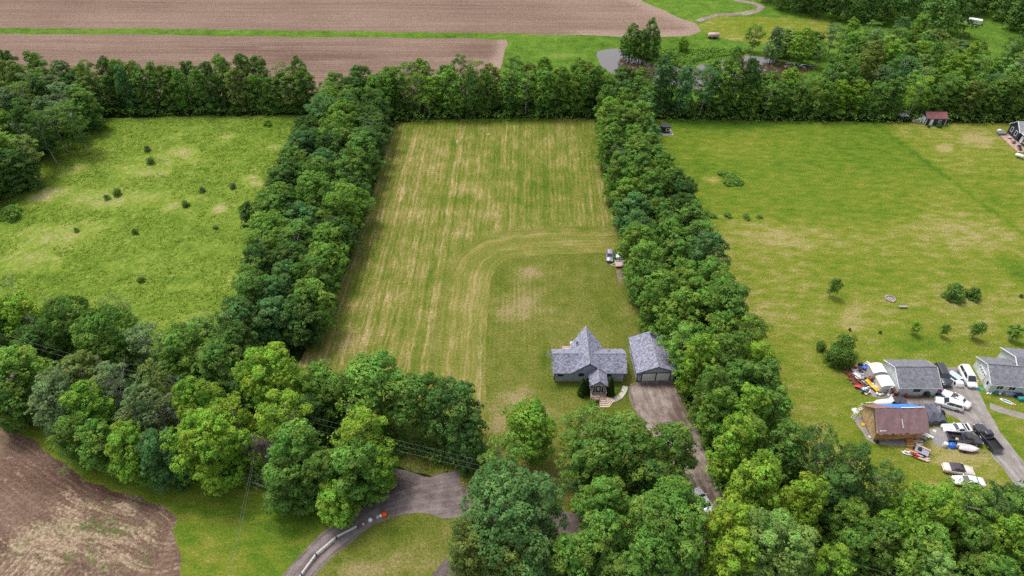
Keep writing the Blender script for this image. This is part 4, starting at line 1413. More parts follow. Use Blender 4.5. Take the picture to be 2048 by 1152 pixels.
for px, py, r, H, lab in [(1832, 654, 9.5, 3.6, "leftmost sapling of the row on the right lawn"), (1890, 659, 8.5, 3.6, "thin second sapling of the row on the right lawn"), (1956, 657, 13.5, 4.8, "third and tallest sapling of the row on the right lawn"),
                      (2034, 663, 13, 4.2, "sapling at the right frame edge of the row")]:
    tree_at(px, py, r, 'lime' if px < 1840 else 'mid', "young green " + lab, H, "sapling", name='sapling', group="row of saplings on the right lawn")
tree_at(1668, 569, 12, 'green', "lone young tree leaning on the open right lawn", 5.4, "sapling", zf=.66).rotation_euler[1] = .10
tree_at(494, 430, 17, 'dark', "lone narrow dark tree in the meadow by the hedgerow", 9, "tall2")
for px, py, r, H, lab in [(1413, 425, 9, 1.0, "first"), (1427, 432, 8, .9, "second"), (1456, 430, 8, .9, "third"), (1493, 433, 9, 1.0, "fourth"), (1519, 433, 7, .7, "fifth"), (1415, 466, 10, 1.0, "lowest"), (1424, 484, 8, .9, "last")]:
    tree_at(px, py, r, 'mid', "%s uncut green weed clump on the right lawn by the hedgerow" % lab, H, "bush%d" % (px % 2), name='weed_clump', cat='weeds', zf=.4, group="uncut weed clumps on the right lawn")
for px, py, r, H, lab in [(1447, 348, 12, 1.5, "upper left"), (1462, 353, 14, 1.4, "middle"), (1475, 362, 13, 1.2, "lower right"), (1458, 364, 12, 1.1, "lower left")]:
    tree_at(px, py, r, 'mid', "%s bush of the large overgrown mound on the right lawn" % lab, H, "bush%d" % (px % 2), name='weed_mound', cat='weeds', zf=.4, group="overgrown mound on the right lawn")

BARE = []
for i in range(3):
    BARE.append(twig_mesh("branches_%d" % i, 200 + i, 10, .75, M['dead_wood'], depth=5, r0=.15))


def bare_tree(px, py, H, lab, i=0, leaves=None, zf=.6, sc=None, rz=None):
    c = P(px, py, H * zf)
    o = empty("bare_tree", (c.x, c.y, 0), rnd.uniform(0, 6.28) if rz is None else rz, lab, "tree", "bare trees")
    k = H / 10
    o.scale = (sc or k, sc or k, k)
    me, tips = BARE[i % 3]
    link("branches", me, o)
    if leaves:
        hue, n, size = leaves
        g = np.random.default_rng(300 + int(px))
        C = np.repeat(tips, n, 0) + g.normal(0, .35, (len(tips) * n, 3))
        V, F = leaf_quads(C, unit(g.normal(size=C.shape) + [0, 0, .6]), size * g.uniform(.6, 1.3, len(C)), g)
        l = link("foliage", raw_mesh("sparse_foliage", V, F, M['leaf'], fattr={"tint": np.clip(1 + g.normal(0, .2, len(F)), .5, 1.6), "warm": g.normal(0, .5, len(F))}), o)
        l.color = (*HUE[hue], 1)
    return o


bare_tree(1640, 930, 14, "bleached dead tree with white bare limbs in the thicket", 0, sc=1.0)
bare_tree(245, 770, 14, "pinkish bare tree behind the lime maples, centre of the row", 1, sc=1.1)
bare_tree(160, 735, 13.5, "pinkish bare tree near the left end of the road row", 2)
bare_tree(345, 790, 13.5, "pinkish bare tree left of the topmost lime maple", 0)
bare_tree(120, 800, 14, "half bare greyish tree above the tilled field", 1, ('grey', 2, .4))
bare_tree(85, 640, 12, "small bare tree among the green ones near the utility pole", 1)
bare_tree(25, 578, 9, "pale bare tree at the left frame edge below the meadow", 2)
bare_tree(216, 612, 8, "thin grey shrubby tree at the foot of the meadow", 0, ('pale', 4, .3))
bare_tree(250, 622, 7, "second thin grey shrubby tree at the foot of the meadow", 1, ('pale', 4, .3))
bare_tree(566, 345, 9, "pale leafless birch on the meadow side of the left hedgerow", 2, ('grey', 2, .3))
bare_tree(1240, 322, 12, "white stemmed dead tree on the hay field side of the right hedgerow", 1, ('grey', 1, .3))
bare_tree(40, 270, 14, "pale bare trunked tree in the wood left of the meadow", 0, ('grey', 2, .4))
bare_tree(1705, 955, 10, "thin bare tree in the thicket right of the bleached one", 2)
bare_tree(700, 850, 15.5, "bare branches rising from the crown at the road fork", 0, ('yellow', 3, .35))
bare_tree(812, 178, 13, "half bare tree at the left end of the trees behind the hay field", 1, ('lime', 2, .35))
bare_tree(855, 190, 12, "thin pale tree behind the hay field, right of the dense one", 2, ('lime', 3, .4))


def brush_pile(px, py, L, lab):
    c = P(px, py, .5)
    mb = MB()
    for k in range(16):
        a = rnd.uniform(-.5, .35)
        s = Vector((rnd.uniform(-L / 2, 0), rnd.uniform(-1, 1), rnd.uniform(.1, 1.2)))
        e = s + Vector((math.cos(a), math.sin(a), rnd.uniform(-.1, .25))) * rnd.uniform(.4, 1) * L
        mb.tube([s, s.lerp(e, .5) + Vector((0, 0, .2)), e], [.09, .06, .02], 4, caps=False)
    o = mb.build("fallen_branches", M['dead_wood'], None, (c.x, c.y, 0))
    tag(o, lab, "branches")


brush_pile(510, 958, 6, "bare fallen branches at the foot of the wires by the road gap")
# ================================================================ BUILDINGS
def shingle_material(name, a, b, warm, rowdir=0.0):
    t = NT(name)
    c = t.coord()
    n1 = t.noise(c, 1.7, 4, 0.6)
    n2 = t.noise(t.coord((1, 1, 2)), 2.4, 3, 0.7)
    n3 = t.noise(t.coord((.6, 1, 6)), 1.1, 3)
    col = t.mix(t.rng(n2, .34, .66), a, b)
    col = t.mix(t.rng(n3, .56, .75, 0, .55), col, warm)
    col = t.scale(col, t.rng(n1, .3, .7, .82, 1.18))
    return t.principled(col, .9, 0, .2, t.bump(n2, .4, .03))


def siding_material(name, col, pitch=.15):
    t = NT(name)
    c = t.coord()
    w = t.n("ShaderNodeSeparateXYZ"); t.t.links.new(c, w.inputs[0])
    s = t.math('FRACT', t.math('DIVIDE', w.outputs[2], pitch))
    n = t.noise(c, 1.5, 4)
    return t.principled(t.scale(col, t.rng(n, .3, .7, .92, 1.08)), .7, 0, .3, t.bump(t.math('MULTIPLY', s, -1.0), .6, .02))


M['shingle'] = shingle_material("blue_grey_shingles", (.13, .135, .19), (.35, .355, .44), (.34, .26, .25))
M['shingle2'] = shingle_material("dark_grey_shingles", (.145, .15, .175), (.23, .235, .265), (.25, .205, .20))
M['shingle3'] = shingle_material("light_grey_shingles", (.26, .265, .29), (.36, .365, .39), (.33, .31, .30))
M['red_shingle'] = shingle_material("red_brown_shingles", (.20, .075, .075), (.28, .12, .115), (.22, .1, .09))
M['siding'] = siding_material("slate_blue_siding", (.43, .445, .58))
M['pale_siding'] = siding_material("pale_green_grey_siding", (.55, .585, .585))
M['navy'] = siding_material("navy_siding", (.035, .045, .075))
M['trim'] = paint("dark_trim", (.055, .06, .075), .6)
M['white'] = paint("white_paint", (.78, .78, .78), .5, var=.05)
M['offwhite'] = paint("weathered_white_vinyl", (.66, .63, .60), .5, var=.1)
M['concrete'] = paint("concrete", (.48, .43, .40), .9, var=.2, scale=3)
M['glass'] = NT("window_glass").principled((.02, .025, .03), .08, 0, .7)
M['deck'] = paint("weathered_deck_wood", (.40, .27, .22), .8, var=.25, scale=3)
M['raw_wood'] = paint("raw_pine_wood", (.58, .46, .36), .8, var=.25, scale=2)
M['plywood'] = paint("plywood", (.56, .38, .22), .8, var=.22, scale=.8)
M['plywood_o'] = paint("orange_plywood", (.58, .29, .12), .8, var=.3, scale=.8)
M['black'] = paint("black_plastic", (.018, .018, .02), .5)
M['galv'] = paint("galvanised_steel", (.45, .46, .48), .4, metal=.6, var=.15)
M['rust'] = paint("rusty_iron", (.20, .075, .05), .9, var=.45, scale=5)
M['red'] = paint("red_paint", (.45, .03, .025), .45)
M['blue'] = paint("blue_plastic", (.03, .14, .55), .45)
M['yellow'] = paint("yellow_plastic", (.80, .50, .02), .45)
M['teal'] = paint("teal_plastic", (.04, .28, .25), .5)
M['rubber'] = paint("tyre_rubber", (.022, .022, .024), .9)
M['stone'] = paint("field_stone", (.34, .31, .29), .95, var=.35, scale=3)
M['skirt'] = paint("pale_foundation", (.50, .46, .44), .9, var=.15)


def slope(mb, pts, thick=.14):
    """a roof plane (4+ points, outline seen from above) thickened downwards"""
    pts = [Vector(p) for p in pts]
    n = (pts[1] - pts[0]).cross(pts[2] - pts[0]).normalized()
    if n.z < 0:
        pts.reverse(); n = -n
    mb.prism([p - n * thick for p in pts], n * thick)


def window(parent, c, w, h, face, frame_m='white', pane_n=2, depth=.09):
    """window proud of a wall; face = outward direction (x,y). frame with glass panes as sub-parts"""
    f = Vector((face[0], face[1], 0)).normalized()
    r = Vector((-f.y, f.x, 0))
    rz = math.atan2(r.y, r.x)
    c = Vector(c)
    mb = MB()
    t = .11
    for s in (-1, 1):
        mb.box(c + r * s * (w / 2 + t / 2) + f * .03, (t, depth, h + 2 * t), rz)
        mb.box(c + Vector((0, 0, s * (h / 2 + t / 2))) + f * .03, (w, depth, t), rz)
    for k in range(1, pane_n):
        mb.box(c + r * (-w / 2 + w * k / pane_n) + f * .02, (.05, depth - .02, h), rz)
    o = mb.build("window", M[frame_m], parent)
    for k in range(pane_n):
        g = MB().box(c + r * (-w / 2 + w * (k + .5) / pane_n) + f * .012, (w / pane_n - .06, .03, h - .01), rz)
        g.build("pane", M['glass'], o)
    return o


def door(parent, c, w, h, face, mat='white', name="door", panels=0, glass=None):
    f = Vector((face[0], face[1], 0)).normalized()
    r = Vector((-f.y, f.x, 0))
    rz = math.atan2(r.y, r.x)
    c = Vector(c)
    mb = MB().box(c + f * .03, (w, .08, h), rz)
    for k in range(panels):
        z = -h / 2 + h * (k + .5) / panels
        mb.box(c + f * .075 + Vector((0, 0, z)), (w - .12, .025, h / panels - .07), rz)
    o = mb.build(name, M[mat], parent)
    if glass:
        gw, gh, gz, gn = glass
        for k in range(gn):
            x = (-w / 2 + w * (k + .5) / gn)
            MB().box(c + f * .09 + r * x + Vector((0, 0, gz)), (gw, .03, gh), rz).build("pane", M['glass'], o)
    else:
        MB().box(c + f * .10 + r * (w * .38) + Vector((0, 0, -.05)), (.06, .06, .12), rz).build("handle", M['galv'], o)
    return o


def walls(mb, x0, x1, y0, y1, z0, z1):
    mb.box(((x0 + x1) / 2, (y0 + y1) / 2, (z0 + z1) / 2), (x1 - x0, y1 - y0, z1 - z0))


# ---------- the house
s_h = px_per_m(P(1178, 762, 0))
A = P(1108, 763, 0)                       # front left corner
Wd = (P(1247, 763, 0) - A).x
EZ = 2.75
house = empty("house", (A.x, A.y, 0), 0, "slate blue house with cross gable shingle roof and pointed rear gable", "house")
D = 5.6
RISE = 1.9
cxg = P(1179.5, 728, EZ + 2.5).x - A.x     # middle of the cross gable
GH = 2.55                                 # rise of the cross gable
GW = 3.15
mb = MB(); walls(mb, 0, Wd, 0, D, .45, EZ); walls(mb, cxg - 2.6, cxg + 2.6, D - .1, 8.0, .45, EZ - .02)
mb.prism([(0, .0, EZ), (0, D, EZ), (0, D / 2, EZ + RISE - .2)], (.12, 0, 0))
mb.prism([(Wd - .12, .0, EZ), (Wd - .12, D, EZ), (Wd - .12, D / 2, EZ + RISE - .2)], (.12, 0, 0))
mb.prism([(cxg - GW + .15, 0.02, EZ), (cxg + GW - .15, 0.02, EZ), (cxg, 0.02, EZ + GH - .22)], (0, .12, 0))
mb.prism([(cxg - 2.6, 7.9, EZ - .03), (cxg + 2.6, 7.9, EZ - .03), (cxg, 8.6, EZ + GH - .3)], (0, .1, 0))
mb.build("wall", M['siding'], house)
MB().box((Wd / 2, D / 2, .22), (Wd - .06, D - .06, .46)).build("foundation", M['skirt'], house)
o_ = .4
mb = MB()
ry = D / 2
ez = EZ + .02
# front slope in two halves cut round the gable, back slope
kx = GW
slope(mb, [(-o_, -o_, ez), (cxg - kx, -o_, ez), (cxg - kx * (1 - RISE / GH), ry, ez + RISE + .12), (-o_, ry, ez + RISE + .12)])
slope(mb, [(cxg + kx, -o_, ez), (Wd + o_, -o_, ez), (Wd + o_, ry, ez + RISE + .12), (cxg + kx * (1 - RISE / GH), ry, ez + RISE + .12)])
slope(mb, [(-o_, ry, ez + RISE + .12), (cxg - .6, ry, ez + RISE + .12), (cxg - 2.4, D + o_, ez - .05), (-o_, D + o_, ez - .05)])
slope(mb, [(cxg + .6, ry, ez + RISE + .12), (Wd + o_, ry, ez + RISE + .12), (Wd + o_, D + o_, ez - .05), (cxg + 2.4, D + o_, ez - .05)])
mb.build("roof", M['shingle'], house)
mb = MB()
ap = 9.6
for s in (-1, 1):
    slope(mb, [(cxg, -.35, ez + GH + .14), (cxg + s * (GW + .25), -.35, ez - .02), (cxg + s * (GW - .05), 7.1, ez - .02), (cxg, ap, ez + GH + .14)])
mb.build("gable_roof", M['shingle'], house)
rc = MB().tube([(cxg, -.34, ez + GH + .17), (cxg, ap - .05, ez + GH + .17)], .09, 6)
rc.build("ridge_cap", M['shingle3'], house)
mb = MB()
for x0, x1 in ((-o_, cxg - .65), (cxg + .65, Wd + o_)):
    mb.tube([(x0, ry, ez + RISE + .13), (x1, ry, ez + RISE + .13)], .07, 6)
mb.build("ridge_cap", M['shingle3'], house)
mb = MB()
for s in (-1, 1):     # dark fascia on the front gable
    mb.tube([(cxg, -.38, ez + GH + .03), (cxg + s * (GW + .2), -.38, ez - .08)], .09, 4, smooth=False)
mb.tube([(-o_, -o_ - .03, ez - .08), (cxg - kx, -o_ - .03, ez - .08)], .08, 4, smooth=False)
mb.tube([(cxg + kx, -o_ - .03, ez - .08), (Wd + o_, -o_ - .03, ez - .08)], .08, 4, smooth=False)
mb.build("fascia", M['trim'], house)
MB().box((.03, -.03, 1.6), (.14, .1, 2.3)).build("corner_trim", M['trim'], house)
MB().box((Wd - .03, -.03, 1.6), (.14, .1, 2.3)).build("corner_trim", M['trim'], house)
for pxw in (1121, 1162, 1217):
    x = P(pxw, 748, 1.9).x - A.x
    window(house, (x, 0, 1.95), .8, .62, (0, -1), 'trim', 2)
# skylight, vents
sk = MB(); sk.box((cxg - 1.75, 6.2, ez + GH - 1.20), (.75, 1.0, .16), 0, 0, -.68); sk = sk.build("skylight", M['galv'], house)
MB().box((cxg - 1.80, 6.2, ez + GH - 1.13), (.6, .82, .05), 0, 0, -.68).build("pane", M['glass'], sk)
for pxv, pyv in ((1136.5, 719), (1209.5, 726)):
    q = P(pxv, pyv, ez + .8)
    MB().tube([(q.x - A.x, q.y - A.y, ez + .3), (q.x - A.x, q.y - A.y, ez + 1.45)], .075, 6).build("vent_pipe", M['white'], house)
q = P(1219, 702, ez + 1.3)
MB().box((q.x - A.x, D - 1.2, ez + .92), (.5, .5, .26), 0, -.5).build("roof_vent", M['trim'], house)
# porch
pcx = P(1195.5, 784, .6).x - A.x
PY = P(1195, 786, .5).y - A.y
pw, PZ, PG = 1.45, 2.85, 1.15
mb = MB(); walls(mb, pcx - pw, pcx + pw, PY, .0, .45, PZ)
mb.prism([(pcx - pw, PY, PZ), (pcx + pw, PY, PZ), (pcx, PY, PZ + PG - .12)], (0, .1, 0))
porch = mb.build("porch", M['siding'], house)
mb = MB()
for s in (-1, 1):
    slope(mb, [(pcx, PY - .3, PZ + PG + .1), (pcx + s * (pw + .3), PY - .3, PZ - .14), (pcx + s * (pw + .3), .02, PZ - .14), (pcx, .02, PZ + PG + .1)], .12)
mb.build("porch_roof", M['shingle'], porch)
MB().tube([(pcx, PY - .29, PZ + PG + .12), (pcx, 0, PZ + PG + .12)], .07, 6).build("ridge_cap", M['shingle3'], porch)
mb = MB()
for s in (-1, 1):
    mb.tube([(pcx, PY - .33, PZ + PG), (pcx + s * (pw + .28), PY - .33, PZ - .2)], .07, 4, smooth=False)
mb.build("fascia", M['trim'], porch)
dr = MB()
for x in (-.55, .55, -.98, .98): dr.box((pcx + x, PY - .04, 1.68), (.09, .1, 2.1))
dr.box((pcx, PY - .04, 2.72), (2.05, .1, .1)); dr.box((pcx, PY - .05, .66), (2.05, .12, .1))
dr = dr.build("door_frame", M['white'], house)
dd_ = MB().box((pcx, PY - .02, 1.68), (1.0, .08, 2.05)); dd_.build("door", M['trim'], dr)
MB().lathe([(.01, 0), (.24, .001), (.24, .03), (.01, .031)], 12, (0, 0, 0), 'Y').build("oval_glass", M['offwhite'], dr, None)
og = dr.children[-1]; og.location = (pcx, PY - .095, 1.75); og.scale = (1, 1, 2.6)
for s in (-1, 1):
    MB().box((pcx + s * .765, PY - .03, 1.68), (.32, .06, 1.95)).build("side_light", M['glass'], dr)
    MB().box((pcx + s * 1.22, PY - .08, 2.25), (.14, .14, .28)).build("wall_lamp", M['black'], house)
# deck with railing and steps
DY = P(1195, 800, .6).y - A.y
dk = MB()
nb = 9
for k in range(nb):
    y = PY - .1 - (PY - .1 - DY) * (k + .5) / nb
    dk.box((pcx, y, .66), (2.95, (PY - .1 - DY) / nb - .02, .06))
for x in (-1.4, 1.4):
    dk.box((pcx + x, (PY + DY) / 2, .3), (.12, PY - DY - .1, .6))
dk.box((pcx, DY + .06, .3), (2.9, .12, .6))
deck = dk.build("deck", M['deck'], house)
rl = MB()
posts = [(pcx - 1.42, PY - .15), (pcx - 1.42, DY + .05), (pcx + .1, DY + .05), (pcx + 1.42, PY - .15), (pcx + 1.42, (PY + DY) / 2)]
for x, y in posts:
    rl.box((x, y, 1.15), (.1, .1, 1.0))
for a, b in ((0, 1), (1, 2), (3, 4)):
    for z in (1.62, .9):
        rl.tube([(posts[a][0], posts[a][1], z), (posts[b][0], posts[b][1], z)], .06, 4, smooth=False)
    for k in range(1, 8):
        x = posts[a][0] + (posts[b][0] - posts[a][0]) * k / 8; y = posts[a][1] + (posts[b][1] - posts[a][1]) * k / 8
        rl.box((x, y, 1.25), (.04, .04, .7))
rl.build("railing", M['raw_wood'], deck)
for k in range(4):
    e = .32 * (k + 1)
    z = .66 - .15 * (k + 1)
    st = MB(); st.prism([(pcx + .15, DY - e, z), (pcx + 1.35 + e * .4, DY - e, z), (pcx + 1.55 + e, DY - e * .1 + .2, z), (pcx + 1.5 + e, DY + .75, z), (pcx + 1.45, DY + .75, z), (pcx + 1.4, DY + .02, z), (pcx + .15, DY + .02, z)], (0, 0, .06))
    st.build("step", M['raw_wood'], deck)
# back patio, wood stove hut and antenna
bp = MB()
for k in range(8): bp.box((cxg - 4.2 + k * .45, D + 2.2, .25), (.43, 2.6, .08))
bp.box((cxg - 2.6, D + 2.2, .12), (3.4, 2.5, .2)); bp.build("back_deck", M['deck'], house)
q = P(1142, 690, 1.0)
st = MB(); st.lathe([(.22, 0), (.22, 2.2), (.42, 2.25), (.42, 2.45), (.05, 2.75)], 8); st = st.build("patio_heater", M['white'], None, (q.x, A.y + D + 2.0, .3))
tag(st, "white capped post standing behind the house by its back deck", "post")
ch = MB(); ch.box((0, 0, .45), (1.3, 1.0, .08)); ch.box((0, .5, .8), (1.3, .08, .7))
for k in range(6): ch.box((-.5 + k * .2, -.5, .7), (.07, .06, .6))
ch = ch.build("railing_panel", M['white'], None, (q.x - .8, A.y + D + 1.2, .3)); tag(ch, "white railing panel behind the house roof on the left", "railing")
an = empty("antenna", (A.x - 1.05, A.y + 1.5, 0), 0, "tall metal antenna mast with bare crossbars at the left end of the house", "antenna")
MB().tube([(0, 0, 0), (.35, .5, 4.4), (.38, .6, 6.2)], .05, 5).build("mast", M['galv'], an)
mb = MB(); mb.tube([(-.4, .9, 5.4), (.9, .3, 4.7)], .05, 4)
for k in range(8):
    f = k / 7
    c_ = Vector((-.4, .9, 5.4)).lerp(Vector((.9, .3, 4.7)), f)
    mb.tube([c_ - Vector((.3, .6, .05)) * (1.2 - .6 * f), c_ + Vector((.3, .6, .05)) * (1.2 - .6 * f)], .022, 3)
mb.build("crossbars", M['galv'], an)
# stepping path
wp = resample([P(a, b) for a, b in [(1215, 802), (1229, 800), (1240, 794), (1247, 785), (1251, 773)]], 1.0)
pth = empty("garden_path", (wp[0].x, wp[0].y, 0), 0, "curved pale slab path from the porch steps to the driveway", "path")
tag(pth, kind='structure')
for i in range(len(wp) - 1):
    c_ = (wp[i] + wp[i + 1]) / 2 - wp[0]
    d_ = wp[i + 1] - wp[i]
    MB().box((c_.x, c_.y, .05), (d_.length + .06, 1.0, .10), math.atan2(d_.y, d_.x)).build("slab", M['concrete'], pth)

# cedars at the porch
def cedar(px, py, r, H, lab):
    g = np.random.default_rng(int(px))
    n = 900
    t = g.uniform(0, 1, n)
    an = g.uniform(0, 6.28, n)
    rad = r * (1 - t) ** .8 * g.uniform(.8, 1.05, n)
    C = np.column_stack([rad * np.cos(an), rad * np.sin(an), .1 + t * H])
    C = np.repeat(C, 4, 0) + g.normal(0, .07, (n * 4, 3))
    N = unit(np.column_stack([np.cos(an), np.sin(an), np.full(n, .35)]).repeat(4, 0) + g.normal(0, .4, (n * 4, 3)))
    V, F = leaf_quads(C, N, .17 * g.uniform(.7, 1.3, len(C)), g)
    p = P(px, py, 0)
    o = empty("cedar", (p.x, p.y, 0), 0, lab, "tree", "cedars at the porch")
    c = link("crown", raw_mesh("cedar_crown", V, F, M['leaf'], fattr={"tint": np.clip(1 + g.normal(0, .2, len(F)), .5, 1.6), "warm": g.normal(0, .4, len(F))}), o)
    c.color = (.045, .085, .022, 1)
    MB().tube([(0, 0, -.1), (0, 0, H * .8)], [.09, .02], 6).build("trunk", M['bark'], o)


cedar(1164.5, 789, .95, 4.3, "dark conical cedar left of the porch, the larger of two")
cedar(1172, 786, .70, 4.2, "slim cedar tucked between the larger cedar and the porch")
cedar(1219, 788, .95, 4.6, "dark conical cedar right of the porch")


# ---------- gable building helper: local x along the ridge or across it
def gable_building(name, label, cat, F0, F1, B0, eave, rise, over, wall_m, roof_m, ridge='depth', base=0.0, asym=0.0, trim=None, roofname="roof"):
    """F0, F1 front bottom corners, B0 the back corner behind F0 (world). returns root, width, depth"""
    f = (F1 - F0); f.z = 0
    w = f.length
    rz = math.atan2(f.y, f.x)
    d = (Vector((B0.x, B0.y, 0)) - Vector((F0.x, F0.y, 0))).length
    root = empty(name, (F0.x, F0.y, 0), rz, label, cat)
    mb = MB(); walls(mb, 0, w, 0, d, base, eave)
    roof = MB(); cap = MB(); tr = MB()
    o = over
    if ridge == 'depth':
        mb.prism([(0, 0.0, eave), (w, 0.0, eave), (w / 2, 0.0, eave + rise)], (0, .1, 0))
        mb.prism([(0, d - .1, eave), (w, d - .1, eave), (w / 2, d - .1, eave + rise)], (0, .1, 0))
        k = rise / (w / 2)
        for s in (0, 1):
            e = -o if s == 0 else w + o
            slope(roof, [(w / 2, -o, eave + rise + .14), (e, -o, eave - o * k + .14), (e, d + o, eave - o * k + .14), (w / 2, d + o, eave + rise + .14)])
            for y in (-o - .03, d + o + .03):
                tr.tube([(w / 2, y, eave + rise + .05), (e, y, eave - o * k + .04)], .085, 4, smooth=False)
            tr.tube([(e, -o, eave - o * k + .03), (e, d + o, eave - o * k + .03)], .07, 4, smooth=False)
        cap.tube([(w / 2, -o, eave + rise + .16), (w / 2, d + o, eave + rise + .16)], .08, 6)
    else:
        mb.prism([(0, 0, eave), (0, d, eave), (0, d / 2, eave + rise)], (.1, 0, 0))
        mb.prism([(w - .1, 0, eave), (w - .1, d, eave), (w - .1, d / 2, eave + rise)], (.1, 0, 0))
        k = rise / (d / 2)
        for s in (0, 1):
            e = -o if s == 0 else d + o
            slope(roof, [(-o, d / 2, eave + rise + .14), (-o, e, eave - o * k + .14), (w + o, e, eave - o * k + .14), (w + o, d / 2, eave + rise + .14)])
            for x in (-o - .03, w + o + .03):
                tr.tube([(x, d / 2, eave + rise + .05), (x, e, eave - o * k + .04)], .085, 4, smooth=False)
            tr.tube([(-o, e, eave - o * k + .03), (w + o, e, eave - o * k + .03)], .07, 4, smooth=False)
        cap.tube([(-o, d / 2, eave + rise + .16), (w + o, d / 2, eave + rise + .16)], .08, 6)
    mb.build("wall", M[wall_m], root)
    roof.build(roofname, M[roof_m], root)
    cap.build("ridge_cap", M['shingle3'] if roof_m == 'shingle' else M[roof_m], root)
    tr.build("trim", M[trim or 'trim'], root)
    return root, w, d


# two bay garage beside the house
g0, g1 = P(1272.5, 762.5, 0), P(1347.5, 763, 0)
gb = P(1262, 706, 0)
gar, gw_, gd_ = gable_building("garage", "slate blue two bay garage with white doors beside the house", "garage", g0, g1, g0 + Vector((0, 8.6, 0)), 2.75, 1.5, .38, 'siding', 'shingle')
gar.rotation_euler[2] = .035
for k in (.31, .69):
    d_ = door(gar, (gw_ * k, 0, 1.12), 2.5, 2.1, (0, -1), 'white', "garage_door", 4)
    fr = MB()
    for s in (-1, 1): fr.box((gw_ * k + s * 1.33, -.04, 1.12), (.14, .1, 2.2))
    fr.box((gw_ * k, -.04, 2.26), (2.8, .1, .14)); fr.build("door_frame", M['trim'], gar)
for x in (.5, gw_ - .5):
    MB().box((x, -.09, 1.95), (.14, .16, .3)).build("wall_lamp", M['black'], gar)
for x in (0.0, gw_):
    MB().box((x, -.01, 1.35), (.14, .1, 2.7)).build("corner_trim", M['trim'], gar)
MB().box((-.06, 5.6, 1.5), (.1, .9, .9)).build("window", M['glass'], gar)
qt = P(1353, 722, .5)
bm_ = MB().box((0, 0, .45), (.7, 1.0, .9)); bm_.box((0, 0, .95), (.75, 1.05, .1)); bm_ = bm_.build("storage_bin", M['blue'], None, (qt.x + .3, qt.y, 0)); tag(bm_, "small blue bin behind the right wall of the two bay garage", "bin")

# ---------- grey neighbour garage
n0, n1 = P(1791, 791, 0), P(1869, 791, 0)
ng, w_, d_ = gable_building("grey_garage", "pale green grey garage with dark shingle roof beside two white sheds", "garage", n0, n1, n0 + Vector((0, 6.6, 0)), 2.45, 1.75, .28, 'pale_siding', 'shingle2', 'width', trim='white')
window(ng, (w_ * .47, 0, 1.55), 1.0, .62, (0, -1), 'black', 2)


# ---------- neighbour house at the right edge
h0, h1 = P(1973, 784, 0), P(2056, 791, 0)
hb = P(1947, 744, 0)
nh, w_, d_ = gable_building("neighbour_house", "pale grey bungalow with attached garage wing at the right frame edge", "house", h0, h1, h0 + Vector((0, 6.6, 0)), 2.45, 1.6, .3, 'pale_siding', 'shingle2', 'width', trim='white')
for k in (.23, .52):
    window(nh, (w_ * k, 0, 1.55), 1.15, .95, (0, -1), 'white', 2)
door(nh, (0, d_ * .56, 1.15), 2.7, 2.15, (-1, 0), 'white', "garage_door", 4, (.34, .26, .62, 4))
door(nh, (0, d_ * .15, 1.1), .9, 2.05, (-1, 0), 'white', "door", 0, (.5, .8, .4, 1))
mb = MB(); walls(mb, w_ - 1.9, w_ + 9, 1.0, 9.4, 0, 2.75)
mb.prism([(w_ - 1.9, 1.0, 2.75), (w_ - 1.9, 9.4, 2.75), (w_ - 1.9, 5.2, 4.7)], (.1, 0, 0))
mb.build("main_wall", M['pale_siding'], nh)
mb = MB(); tr = MB()
for e in (.7, 9.7):
    slope(mb, [(w_ - 2.3, 5.2, 4.86), (w_ - 2.3, e, 2.72), (w_ + 9.3, e, 2.72), (w_ + 9.3, 5.2, 4.86)])
    tr.tube([(w_ - 2.33, 5.2, 4.8), (w_ - 2.33, e, 2.66)], .1, 4, smooth=False)
mb.build("main_roof", M['shingle2'], nh); tr.build("trim", M['white'], nh)

# ---------- white sheds
def white_shed(fl, fr, bl, H, lab, open_front):
    f0, f1, b0 = P(*fl, 0), P(*fr, 0), P(*bl, 0)
    f = f1 - f0
    w = f.length; d = (b0 - f0).length
    o = empty("storage_shed", (f0.x, f0.y, 0), math.atan2(f.y, f.x), lab, "shed", "white storage sheds by the grey garage")
    mb = MB(); walls(mb, 0, w, 0, d, 0.05, H); mb.build("wall", M['offwhite'], o)
    prof = []
    for k in range(7):
        t = k / 6
        prof.append((w * (t * 1.08 - .04), H - .03 + .32 * math.sin(math.pi * t)))
    poly = [(x, z + .07) for x, z in prof] + [(x, z - .02) for x, z in prof[::-1]]
    rf = MB(); rf.prism([(x, -.12, z) for x, z in poly], (0, d + .24, 0)); rf.build("roof", M['white'], o)
    mb = MB()
    for k in range(4): mb.box((w * (k + .5) / 4, -.03, H / 2), (w / 4 - .05, .06, H - .14))
    mb.build("front_panel", M['offwhite'], o)
    return o, w, d


white_shed((1741.5, 758), (1767, 757), (1731, 741), 1.75, "white storage shed nearer the scrap pile, upper one", False)
sh, w_, d_ = white_shed((1757, 785), (1783, 784), (1747, 765.5), 1.75, "white storage shed with open side door leaning out, lower one", True)
door(sh, (w_ * .72, -.35, .98), .78, 1.85, (.25, -1), 'white', "door", 0, (.46, .62, .35, 1))

# ---------- the building shell under tarpaulins
def tarp_material(name, col, sc=3.0, rough=.5):
    t = NT(name)
    c = t.coord()
    n = t.noise(t.coord((1, .35, .35)), sc, 4, .6, 1.2)
    n2 = t.noise(c, 1.0, 4)
    return t.principled(t.scale(col, t.rng(n2, .3, .7, .88, 1.12)), rough, 0, .4, t.bump(n, .7, .09))


